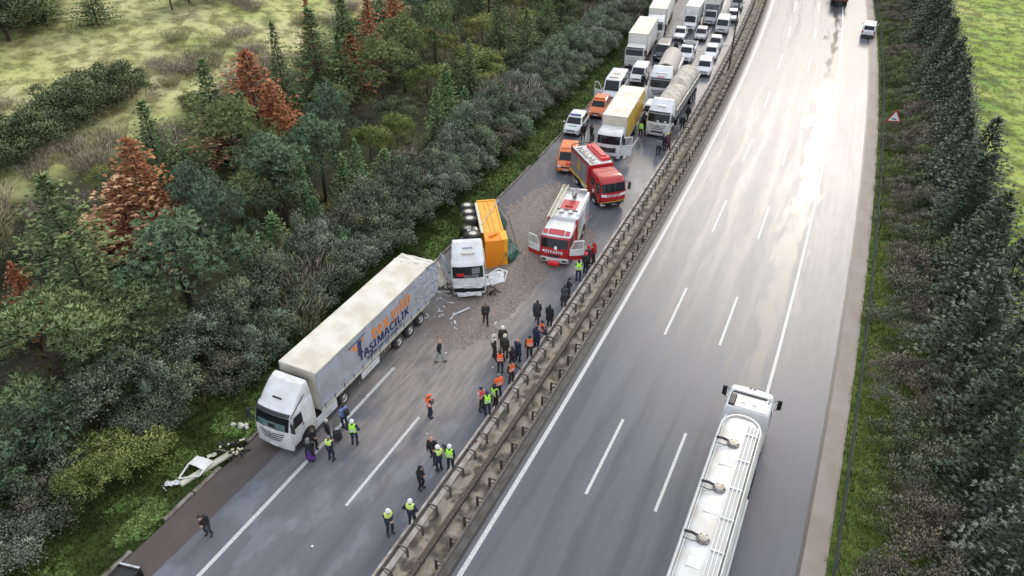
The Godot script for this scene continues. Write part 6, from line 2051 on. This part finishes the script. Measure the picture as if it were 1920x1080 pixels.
	for s in 2: sh.append_array([[J["foot%d" % s] + Vector3(0, -0.02, -0.03), J["toe%d" % s], 0.058, 0.045]])
	P_.shoes = [sh, 0.022, 0.02]
	var up: Vector3 = (J.neck - J.pelvis).normalized()
	var trunk := []
	for s in [-1.0, 1.0]: trunk.append([J.pelvis + Vector3(s * 0.07, 0.0, 0), J.chest + Vector3(s * 0.09, 0.02, 0), 0.125, 0.132])
	trunk.append([J.shoulder0, J.shoulder1, 0.075, 0.075])
	trunk.append([J.chest, J.neck, 0.13, 0.075])
	var jk := trunk.duplicate()
	for s in 2: jk.append_array([[J["shoulder%d" % s], J["elbow%d" % s], 0.076, 0.064], [J["elbow%d" % s], J["hand%d" % s], 0.064, 0.048]])
	P_.jacket = [jk, 0.028, 0.05]
	var coat := jk.duplicate()
	for s in [-1.0, 1.0]: coat.append([J.pelvis + Vector3(s * 0.06, 0.02, 0), Vector3(J.pelvis.x + s * 0.11, 0.60, J.pelvis.z), 0.15, 0.16])
	P_.coat = [coat, 0.03, 0.08]
	var skirt := []
	for s in [-1.0, 1.0]: skirt.append([J.pelvis + Vector3(s * 0.05, 0.02, 0), Vector3(J.pelvis.x + s * 0.10, 0.30, J.pelvis.z + 0.02), 0.15, 0.19])
	P_.skirt = [skirt, 0.03, 0.12]
	var vest := []
	for s in [-1.0, 1.0]: vest.append([J.pelvis.lerp(J.chest, 0.22) + Vector3(s * 0.075, 0, 0), J.chest + Vector3(s * 0.09, 0.02, 0), 0.138, 0.147])
	vest.append([J.shoulder0.lerp(J.neck, 0.2), J.shoulder1.lerp(J.neck, 0.2), 0.083, 0.083])
	vest.append([J.chest, J.neck + Vector3(0, -0.05, 0), 0.145, 0.085])
	P_.vest = [vest, 0.026, 0.04]
	var yoke := []
	for s in [-1.0, 1.0]: yoke.append([J.chest + Vector3(s * 0.085, -0.02, 0), J.chest + Vector3(s * 0.09, 0.06, 0), 0.135, 0.145])
	yoke.append([J.shoulder0.lerp(J.neck, 0.08), J.shoulder1.lerp(J.neck, 0.08), 0.086, 0.086])
	yoke.append([J.chest, J.neck + Vector3(0, -0.05, 0), 0.145, 0.085])
	P_.yoke = [yoke, 0.026, 0.04]
	var band := []
	for t in [0.42, 0.78]:
		for s in [-1.0, 1.0]:
			var c: Vector3 = J.pelvis.lerp(J.chest, t) + Vector3(s * 0.08, 0, 0)
			band.append(c)
	var bm := MB.new()
	for i in 2:
		var c: Vector3 = (band[i * 2] + band[i * 2 + 1]) * 0.5
		for j in 18:
			var a := TAU * j / 18
			var e := TAU * (j + 1) / 18
			var rx := 0.232
			var rz := 0.156
			bm.bar(c + Vector3(cos(a) * rx, 0, sin(a) * rz), c + Vector3(cos(e) * rx, 0, sin(e) * rz), 0.02, 0.05)
	P_.bands = bm.done()
	var hc := hd + Vector3(0, 0.045, -0.02)
	P_.hair = [[[hc + Vector3(0, 0.005, -0.015), hc + Vector3(0, -0.04, -0.035), 0.100, 0.085]], 0.02, 0.02]
	P_.cap = [[[hc + Vector3(0, 0.02, 0.0), hc + Vector3(0, 0.02, -0.01), 0.102, 0.102], [hc + Vector3(0.03, 0.015, 0.10), hc + Vector3(-0.03, 0.015, 0.10), 0.03, 0.03]], 0.018, 0.02]
	P_.helmet = [[[hc + Vector3(0, 0.035, 0.005), hc + Vector3(0, 0.02, -0.01), 0.122, 0.126], [hc + Vector3(0.05, 0.0, 0.10), hc + Vector3(-0.05, 0.0, 0.10), 0.03, 0.03]], 0.02, 0.03]
	P_.hood = [[[hc + Vector3(0, 0.01, -0.02), hc + Vector3(0, -0.09, -0.03), 0.118, 0.105], [hc + Vector3(0, -0.09, -0.03), J.neck, 0.11, 0.12]], 0.022, 0.05]
	pose_cache[nm] = P_
	return P_

func part(p: Dictionary, key: String) -> Mesh:   # garments are meshed when first worn
	if p[key] is Array:
		var q: Array = p[key]
		p[key] = shell(q[0], q[1] * 1.12, q[2], q[3] if q.size() > 3 else null)
	return p[key]

# x, z, turn (0 faces the camera's side, 180 away), pose, height, top, vest ("" none, "yoke:" short), legs, head ("kind:material"), label, extra
func person(q: Array):
	var p := pose(q[3])
	var n := thing("person", q[9], "person", Vector3(q[0], q[10] if q.size() > 10 else 0.0, q[1]), q[2])
	n.scale = Vector3.ONE * (q[4] / 1.75)
	obj("body", part(p, "body"), M.skin, n)
	obj("eyes", p.eyes, M.black, n)
	var top: String = q[5]
	var long := top.begins_with("coat:")
	obj("coat" if long else "jacket", part(p, "coat" if long else "jacket"), M[top.get_slice(":", 1) if long else top], n)
	var legs: String = q[7]
	if legs.begins_with("skirt:"): obj("skirt", part(p, "skirt"), M[legs.get_slice(":", 1)], n)
	else: obj("trousers", part(p, "trousers"), M[legs], n)
	obj("shoes", part(p, "shoes"), M.c_black, n)
	var v: String = q[6]
	if v != "":
		var yk := v.begins_with("yoke:")
		var o := obj("vest", part(p, "yoke" if yk else "vest"), M[v.get_slice(":", 1) if yk else v], n)
		if not yk: obj("reflective_band", p.bands, M.reflect, o)
	var h: String = q[8]
	var kind := h.get_slice(":", 0)
	obj(kind, part(p, kind), M[h.get_slice(":", 1)], n)

func build_small_things():
	mk("floral", 0.10, 0.035, 0.22, 0.8, 0.0, noise_tex(0.09, 0.3, 2.2, 61, 2, 256), 4.0)
	mk("c_lightgrey", 0.40, 0.40, 0.39, 0.8)
	mk("c_brown", 0.16, 0.10, 0.06, 0.8)
	mk("c_maroon", 0.07, 0.02, 0.03, 0.8)
	for q in [
		[-23.54, -16.29, 20, "bow", 1.80, "c_black", "", "c_dark", "hair:hair", "person in black bowing over a phone, alone near the lower left kerb"],
		[-21.83, -22.32, 200, "fold", 1.72, "coat:c_black", "", "skirt:floral", "hood:c_grey", "person in black coat, grey headscarf and purple flowered skirt by the lorry cab"],
		[-22.16, -23.1, 70, "phone", 1.75, "c_black", "", "c_black", "cap:c_dark", "person in black holding something white beside the lorry's front wheel"],
		[-21.75, -23.9, 150, "stand", 1.74, "c_black", "", "c_dark", "cap:c_lightgrey", "person in dark jacket and pale knitted cap between the lorry wheel and the vest wearer"],
		[-21.62, -25.3, 250, "stand", 1.75, "c_blueshirt", "", "c_navy", "hair:hair", "person in blue shirt with a dark backpack near the lorry's side skirt"],
		[-20.86, -22.83, 185, "phone", 1.78, "c_navy", "yoke:c_paleyellow", "c_navy", "cap:c_grey", "officer with yellow-green shoulders and grey cap seen from behind at the white line"],
		[-20.35, -24.36, 200, "hips", 1.82, "c_navy", "c_lime", "c_navy", "helmet:c_white", "officer in lime vest and white cap standing alone right of the lorry cab"],
		[-17.55, -27.93, 150, "phone", 1.78, "c_dark", "c_orange", "c_navy", "cap:c_orange", "worker in orange vest and orange hood alone on the wet asphalt"],
		[-15.79, -25.1, 20, "walk", 1.76, "c_black", "", "c_dark", "hair:skin", "bald person in black jacket facing the camera beside two officers"],
		[-15.08, -24.57, 250, "phone", 1.82, "c_navy", "yoke:c_paleyellow", "c_navy", "helmet:c_white", "officer with pale yellow shoulders, left of the white-capped pair"],
		[-14.58, -24.87, 195, "ear", 1.80, "c_navy", "c_lime", "c_navy", "helmet:c_white", "officer in lime vest raising a hand, right of the white-capped pair"],
		[-15.38, -23.06, 80, "phone", 1.74, "c_black", "", "c_black", "hood:c_black", "person all in black with hood up between the officers near the guardrail"],
		[-15.38, -19.95, 60, "phone", 1.82, "c_navy", "yoke:c_paleyellow", "c_navy", "helmet:c_white", "officer with white cap turned aside, nearest to the camera by the guardrail"],
		[-14.64, -20.84, 190, "hips", 1.82, "c_navy", "yoke:c_paleyellow", "c_navy", "helmet:c_white", "officer with white cap seen from behind with elbows out at the guardrail foot"],
		[-19.41, -32.64, 100, "walk", 1.76, "c_black", "", "c_jeans", "hair:skin", "bald person in black jacket and pale jeans walking past the lorry trailer"],
		[-18.48, -37.52, 30, "walk", 1.78, "c_dark", "", "c_black", "cap:c_brown", "person in dark clothes and cap walking in front of the wrecked tractor unit"],
		[-16.28, -35.5, 20, "stand", 1.82, "c_fire", "", "c_fire", "helmet:c_white", "firefighter in black suit and white helmet, rearmost of the three firefighters"],
		[-16.45, -34.46, 140, "stand", 1.82, "c_fire", "yoke:c_cream", "c_fire", "helmet:c_cream", "firefighter with cream bands and cream helmet, left of the three firefighters"],
		[-15.79, -34.75, 180, "stand", 1.82, "c_fire", "", "c_fire", "helmet:c_cream", "firefighter with breathing set on the back and cream helmet, right of the three firefighters"],
		[-15.44, -33.24, 200, "stand", 1.80, "c_black", "c_orange", "c_dark", "hair:hair", "worker in orange vest with legs apart below the three firefighters"],
		[-14.89, -34.74, 170, "fold", 1.78, "coat:c_navy", "", "c_navy", "hair:skin", "bald person in long navy coat right of the firefighters"],
		[-14.92, -33.98, 240, "phone", 1.72, "c_black", "", "c_black", "hair:hair", "person in black between the navy coat and the bending worker"],
		[-14.45, -32.66, 60, "point", 1.76, "c_dark", "c_orange", "c_black", "hair:hair", "worker in orange vest bending and pointing at the guardrail"],
		[-14.35, -35.37, 20, "stand", 1.74, "c_black", "c_orange", "c_black", "cap:c_black", "worker in orange and white vest standing by the guardrail, left of the blue coat"],
		[-14.33, -36.5, 160, "stand", 1.75, "coat:c_navy", "", "c_navy", "hair:hair", "person in dark blue coat by the guardrail between two orange vests"],
		[-14.20, -37.4, 120, "sit", 1.75, "c_dark", "c_orange", "c_navy", "cap:c_black", "worker in orange vest perched against the guardrail"],
		[-15.05, -29.7, 70, "stand", 1.80, "c_lightgrey", "c_pink", "c_fire", "cap:c_black", "person in pinkish red vest with white sleeves and firefighter trousers"],
		[-14.60, -31.19, 230, "stand", 1.76, "c_orange", "c_orange", "c_navy", "cap:c_grey", "worker in orange vest and grey cap behind the two lime vests"],
		[-14.42, -30.25, 150, "stand", 1.80, "c_black", "c_lime", "c_black", "hood:c_black", "person in lime vest and black hood, upper one of the close pair at the guardrail"],
		[-14.55, -29.5, 220, "stand", 1.78, "c_black", "c_lime", "c_navy", "cap:c_navy", "officer in lime vest with navy collar, lower one of the close pair at the guardrail"],
		[-15.34, -39.1, 195, "walk", 1.80, "coat:c_dark", "", "c_black", "hair:hair", "person in long dark raincoat walking away, left of the two raincoats"],
		[-14.40, -39.01, 175, "stand", 1.80, "coat:c_black", "", "c_black", "hair:hair", "person in long black raincoat beside the guardrail, right of the two raincoats"],
		[-14.40, -42.66, 100, "phone", 1.74, "c_black", "", "c_black", "cap:c_black", "person in black at the guardrail behind the dark cape"],
		[-14.33, -41.55, 190, "lean", 1.72, "coat:c_dark", "", "c_black", "hood:c_dark", "person under a dark cape stooping at the guardrail"],
		[-14.5, -45.08, 200, "fold", 1.80, "c_navy", "c_lime", "c_navy", "cap:c_black", "officer in lime vest in front of the white and red fire engine"],
		[-14.36, -46.25, 170, "stand", 1.80, "c_black", "", "c_black", "helmet:c_pink", "firefighter in black with red helmet, front one beside the lime vest"],
		[-14.49, -47.2, 200, "stand", 1.80, "c_maroon", "", "c_black", "helmet:c_red", "firefighter in dark maroon with red helmet, half hidden behind another"],
		[-14.24, -47.9, 260, "phone", 1.78, "c_red", "", "c_black", "hood:c_red", "person in red jacket with red hood by the fire engine"],
		[-22.86, -69.99, 210, "stand", 1.76, "c_black", "", "c_black", "hair:hair", "person in black beside the patrol car's front wing"],
		[-22.02, -70.06, 150, "fold", 1.80, "c_black", "", "c_black", "cap:c_black", "person in black between the patrol car and the yellow-sided truck"],
		[-17.65, -72.89, 180, "fold", 1.76, "c_navy", "c_lime", "c_black", "cap:c_black", "officer in lime vest seen from behind left of the canvas-covered lorry"],
		[-17.36, -73.6, 120, "stand", 1.72, "c_black", "", "c_black", "hair:hair", "person in black half hidden behind the officer left of the canvas-covered lorry"],
		[-14.86, -69.39, 200, "stand", 1.80, "c_grey", "", "c_navy", "hair:hair", "person in grey waistcoat, nearest of the group before the canvas-covered lorry"],
		[-14.77, -70.69, 170, "stand", 1.74, "c_navy", "", "c_navy", "hair:hair", "person in navy in the group before the canvas-covered lorry"],
		[-14.43, -71.1, 30, "phone", 1.72, "c_khaki", "", "c_dark", "helmet:c_yellow", "person in yellow hard hat before the canvas-covered lorry"],
		[-14.2, -70.6, 230, "walk", 1.80, "c_maroon", "", "c_maroon", "hair:hair", "person in dark maroon striding at the guardrail before the canvas-covered lorry"],
		[-14.2, -73.89, 200, "stand", 1.78, "c_grey", "", "c_grey", "cap:c_grey", "person in grey beside the canvas-covered lorry's cab"],
		[-14.1, -76.19, 180, "stand", 1.82, "c_black", "", "c_dark", "cap:c_grey", "person in black with grey cap beside the canvas-covered lorry's trailer"],
		[-14.2, -79.17, 160, "walk", 1.78, "c_black", "", "c_black", "hair:hair", "person in black farthest along the canvas-covered lorry"],
		[-21.0, -101.5, 200, "stand", 1.80, "c_black", "", "c_black", "hair:hair", "person in black standing between the dark blue van and the pickup"],
		[-20.45, -103.0, 150, "stand", 1.76, "c_black", "", "c_black", "hair:hair", "person in black behind the pickup's cab, right of another in black"],
		[-21.55, -87.4, 180, "lean", 1.75, "c_black", "", "c_black", "hair:hair", "person in black at the bonnet of the small white van"],
		[-17.95, -75.3, 190, "stand", 1.80, "c_black", "", "c_black", "cap:c_black", "person in black beside the yellow curtain of the rigid truck"],
		[-23.35, -23.35, 60, "lean", 1.72, "c_black", "yoke:c_lime", "c_black", "hair:hair", "officer in lime vest leaning in the open side window of the lorry cab", 0.95]]:
		person(q)
	build_debris()

func build_debris():
	var bp := thing("backpack", "dark backpack on the back of the person in the blue shirt", "backpack", Vector3(-21.38, 1.05, -25.28), 250)
	var m := MB.new()
	m.box(Vector3(0, 0.22, 0), Vector3(0.34, 0.46, 0.2), 0.07)
	obj("bag", m, M.c_dark, bp)
	m = MB.new(); m.box(Vector3(0, 0.15, -0.12), Vector3(0.26, 0.22, 0.08), 0.03)
	obj("pocket", m, M.c_black, bp)
	var sc := thing("suitcase", "black wheeled travel bag on the asphalt below the person with the backpack", "suitcase", Vector3(-21.45, 0, -24.3), 35)
	m = MB.new(); m.box(Vector3(0, 0.36, 0), Vector3(0.5, 0.62, 0.32), 0.08); m.box(Vector3(0.02, 0.3, 0.19), Vector3(0.4, 0.4, 0.08), 0.03)
	obj("bag", m, M.c_dark, sc)
	for s in [-0.2, 0.2]:
		m = MB.new(); m.cyl(Vector3(s - 0.03, 0.06, -0.1), Vector3(s + 0.03, 0.06, -0.1), 0.06)
		obj("wheel", m, M.c_grey, sc)
	m = MB.new(); m.tube([Vector3(-0.15, 0.66, -0.1), Vector3(-0.15, 0.95, -0.16), Vector3(0.15, 0.95, -0.16), Vector3(0.15, 0.66, -0.1)], 0.015)
	obj("handle", m, M.c_black, sc)
	# roadside wreckage on the left bank
	var b := MB.new()
	b.bar(Vector3(-27.0, 0.22, -18.0), Vector3(-26.1, 0.22, -20.9), 0.34, 0.24, 0.06)
	tag(obj("fallen_beam", b, M.get("rail_cream")), "long cream plastic beam lying on the grass bank", "beam")
	var d := thing("torn_door", "white lorry door torn off and lying across the cream beam", "vehicle door", Vector3(-26.85, 0.42, -19.1), 0)
	obj("door_skin", crumple(6, Vector2(1.15, 0.7), 0.06, 31, Vector3(-0.65, 0.0, -0.75), Vector3(1, 0.02, 0.0), Vector3(0.05, 0.12, 1)), M.white, d)
	b = MB.new(); b.tube([Vector3(-0.6, 0.05, -0.1), Vector3(-0.45, -0.1, 0.85), Vector3(0.55, 0.05, 0.35), Vector3(0.5, 0.1, -0.05)], 0.05)
	obj("window_frame", b, M.white, d)
	var fr := thing("bumper_piece", "curved white bumper piece on the grass left of the cream beam", "car part", Vector3(-27.5, 0.12, -17.9), 30)
	obj("shell", crumple(6, Vector2(0.75, 0.42), 0.12, 35, Vector3(-0.35, 0.08, -0.2), Vector3(1, 0.05, 0), Vector3(0.1, 0.22, 1), Vector3.UP), M.white, fr)
	obj("bracket", crumple(5, Vector2(0.5, 0.2), 0.08, 36, Vector3(-0.4, 0.05, 0.2), Vector3(0.6, 0.05, 0.7), Vector3(0, 1, 0.2)), M.white, fr)
	fr = thing("plastic_piece", "small white plastic piece on the grass behind the torn door", "car part", Vector3(-27.05, 0.1, -20.4), 50)
	obj("shell", crumple(4, Vector2(0.5, 0.28), 0.08, 33, Vector3(-0.25, 0.1, 0), Vector3.RIGHT, Vector3(0, 0.1, 1)), M.tarp, fr)
	var rg := RandomNumberGenerator.new(); rg.seed = 12
	var jk := thing("engine_wreckage", "dark tangle of broken lorry parts with pale scraps at the end of the cream beam", "wreckage", Vector3(-26.05, 0.08, -21.15), 0)
	b = MB.new()
	for i in 40:
		var p := Vector3(rg.randf_range(-0.6, 0.6), rg.randf_range(0.0, 0.5), rg.randf_range(-0.5, 0.5))
		b.bar(p, p + Vector3(rg.randf_range(-0.35, 0.35), rg.randf_range(-0.1, 0.25), rg.randf_range(-0.35, 0.35)), rg.randf_range(0.03, 0.12), 0.06)
	obj("dark_part", b, M.black, jk)
	b = MB.new()
	for i in 9:
		var p := Vector3(rg.randf_range(-0.6, 0.6), rg.randf_range(0.35, 0.6), rg.randf_range(-0.5, 0.5))
		b.bar(p, p + Vector3(rg.randf_range(-0.25, 0.25), 0.03, rg.randf_range(-0.25, 0.25)), 0.10, 0.04)
	obj("pale_scrap", b, M.c_cream, jk)
	for i in 5:
		var q: Array = [[-27.5, -22.7, 0.32], [-27.2, -22.9, 0.22], [-27.0, -22.75, 0.4], [-26.8, -22.95, 0.3], [-26.6, -22.8, 0.25]][i]
		b = MB.new()
		b.box(Vector3(0, 0.1, 0), Vector3(q[2], 0.22, q[2] * 0.8), 0.07, Basis(Vector3(rg.randf(), 1, rg.randf()).normalized(), rg.randf() * 3))
		tag(obj("pale_block", b, M.tarp, null, Vector3(q[0], 0.08, q[1])), ["leftmost", "second from left", "largest", "fourth from left", "rightmost"][i] + " of the pale broken blocks on the grass beside the lorry cab", "block")
	# black frame in the lower left corner
	var fk := thing("black_frame", "black metal frame cut off by the lower left corner, by the kerb", "frame", Vector3(-25.2, 0, -12.6), 10)
	b = MB.new()
	for s in [-0.55, 0.55]:
		for z in [-0.5, 0.5]: b.bar(Vector3(s, 0, z), Vector3(s, 0.55, z), 0.06, 0.06)
	for y in [0.12, 0.55]:
		for s in [-0.55, 0.55]: b.bar(Vector3(s, y, -0.5), Vector3(s, y, 0.5), 0.06, 0.06)
		for z in [-0.5, 0.5]: b.bar(Vector3(-0.58, y, z), Vector3(0.58, y, z), 0.06, 0.06)
	b.bx(-0.52, 0.52, 0.15, 0.5, -0.46, 0.44)
	obj("frame", b, M.black, fk)
	b = MB.new(); b.bar(Vector3(-0.55, 0.6, -0.5), Vector3(0.55, 0.6, -0.5), 0.10, 0.03)
	obj("edge", b, M.alu, fk)
	# shards and scraps on the asphalt
	for i in 34:
		var near := i < 22
		var p := Vector3(rg.randf_range(-23.0, -19.5), 0.01, -rg.randf_range(36.2, 39.0)) if near else Vector3(rg.randf_range(-23.5, -15.0), 0.01, -rg.randf_range(14.0, 34.0))
		b = MB.new()
		var L := rg.randf_range(0.06, 0.5) if near else rg.randf_range(0.05, 0.14)
		b.box(Vector3(0, 0.02, 0), Vector3(L, 0.03, rg.randf_range(0.05, 0.13)), 0.008)
		var o := obj("white_shard", b, M.white, null, p)
		o.rotation.y = rg.randf() * PI
		tag(o, "white plastic shard lying on the asphalt in front of the wrecks" if near else "small white scrap of debris on the near asphalt", "debris", "shards before the wrecks" if near else "scraps on the near asphalt")
	b = MB.new()
	b.bar(Vector3(-20.95, 0.12, -37.3), Vector3(-20.2, 0.2, -38.5), 0.12, 0.10, 0.02)
	tag(obj("broken_strut", b, M.white), "white broken strut lying before the wrecked tractor unit", "debris")
	# bent tyre marks of dragged metal
	var sc2 := MB.new()
	for k in 3:
		for i in 12:
			var a := 1.4 + i * 0.16 + k * 0.1
			var r := 1.6 + k * 0.35
			sc2.quad(Vector3(-22.4 + cos(a) * r, 0.005, -37.4 + sin(a) * r * 0.8), Vector3(-22.4 + cos(a + 0.16) * r, 0.005, -37.4 + sin(a + 0.16) * r * 0.8), Vector3(-22.4 + cos(a + 0.16) * (r + 0.07), 0.005, -37.4 + sin(a + 0.16) * (r + 0.07) * 0.8), Vector3(-22.4 + cos(a) * (r + 0.07), 0.005, -37.4 + sin(a) * (r + 0.07) * 0.8))
	var so := structure("scrape_mark", sc2, M.worn_line)
	# warning sign on the right verge
	var sg := thing("warning_sign", "triangular red-edged warning sign on a thin post by the wire fence", "road sign", Vector3(5.8, 0, -82.9), 14)
	b = MB.new(); b.cyl(Vector3(0, -0.2, 0), Vector3(0, 2.95, 0), 0.035)
	obj("post", b, M.galv, sg)
	b = MB.new()
	b.extrude(PackedVector2Array([Vector2(-0.75, 1.85), Vector2(0.75, 1.85), Vector2(0, 3.15)]), Vector3(0, 0, 0.04), Vector3.RIGHT, Vector3.UP, Vector3(0, 0, 0.02))
	var face := obj("red_border", b, M.red_ink, sg)
	b = MB.new()
	b.extrude(PackedVector2Array([Vector2(-0.56, 1.96), Vector2(0.56, 1.96), Vector2(0, 2.93)]), Vector3(0, 0, 0.062), Vector3.RIGHT, Vector3.UP, Vector3(0, 0, 0.005))
	obj("white_field", b, M.white_ink, face)
	b = MB.new()
	for i in 3: b.box(Vector3(-0.16 + i * 0.15, 2.17 - i * 0.03, 0.07), Vector3(0.09, 0.16, 0.008), 0.0, Basis(Vector3.BACK, 0.5))
	obj("symbol", b, M.black, face)
	# lamp post in the median, its arms above the picture
	var lp := thing("lamp_post", "tall dark lamp post standing in the median beside the jam", "lamp post", Vector3(-13.2, 0, -97.5), 0)
	b = MB.new(); b.cyl(Vector3(0, -0.2, 0), Vector3(0, 13.0, 0), 0.13, 0.06, 10); b.cyl(Vector3(0, 0, 0), Vector3(0, 0.6, 0), 0.2, 0.16, 10)
	obj("pole", b, M.rust, lp)
	for s in [-1.0, 1.0]:
		b = MB.new(); b.tube([Vector3(0, 12.8, 0), Vector3(s * 0.9, 13.3, 0), Vector3(s * 2.0, 13.4, 0)], 0.04)
		obj("arm", b, M.rust, lp)
		b = MB.new(); b.box(Vector3(s * 2.3, 13.4, 0), Vector3(0.8, 0.14, 0.3), 0.05)
		obj("lamp_head", b, M.galv, lp)
	var cone := thing("marker", "small red and white marker at the guardrail foot below the lime vests", "marker", Vector3(-14.2, 0, -27.2), 0)
	b = MB.new(); b.cyl(Vector3(0, 0.05, 0), Vector3(0, 0.5, 0), 0.09, 0.04, 10)
	obj("cone", b, M.red, cone)
	b = MB.new(); b.bx(-0.14, 0.14, 0.0, 0.05, -0.14, 0.14)
	obj("foot", b, M.black, cone)

func _ready():
	var cam := Camera3D.new()
	cam.name = "camera"
	add_child(cam)
	cam.position = Vector3(0, 31.275, 0)
	cam.rotation = Vector3(-0.5957, 0.4148, 0)
	cam.fov = 41.42
	cam.near = 0.5
	cam.far = 1200.0
	var env := Environment.new()
	env.background_mode = Environment.BG_SKY
	var sky := Sky.new()
	var sm := ProceduralSkyMaterial.new()
	sm.sky_top_color = Color(0.77, 0.80, 0.85)
	sm.sky_horizon_color = Color(0.84, 0.85, 0.88)
	sm.sky_curve = 0.25
	sm.ground_bottom_color = Color(0.25, 0.26, 0.22)
	sm.ground_horizon_color = Color(0.6, 0.62, 0.6)
	sm.energy_multiplier = 0.9
	sm.sun_angle_max = 55.0
	sm.sun_curve = 0.12
	sky.sky_material = sm
	env.sky = sky
	env.tonemap_mode = Environment.TONE_MAPPER_LINEAR
	env.tonemap_exposure = 2.2
	env.sdfgi_enabled = true
	env.ssao_enabled = true
	env.ssil_enabled = true
	var we := WorldEnvironment.new()
	we.name = "world_environment"
	we.environment = env
	add_child(we)
	var sun := DirectionalLight3D.new()
	sun.name = "sun"
	sun.light_energy = 0.34
	sun.light_color = Color(1.0, 0.965, 0.91)
	sun.light_angular_distance = 24.0
	sun.shadow_enabled = true
	add_child(sun)
	sun.rotation = Vector3(deg_to_rad(-30.0), deg_to_rad(180.0), 0)   # veiled sun low ahead, over the right carriageway
	noise.seed = 7
	noise.frequency = 0.05
	noise.fractal_octaves = 4
	make_materials()
	build_setting()
	build_vehicles()
	build_small_things()
	build_plants()
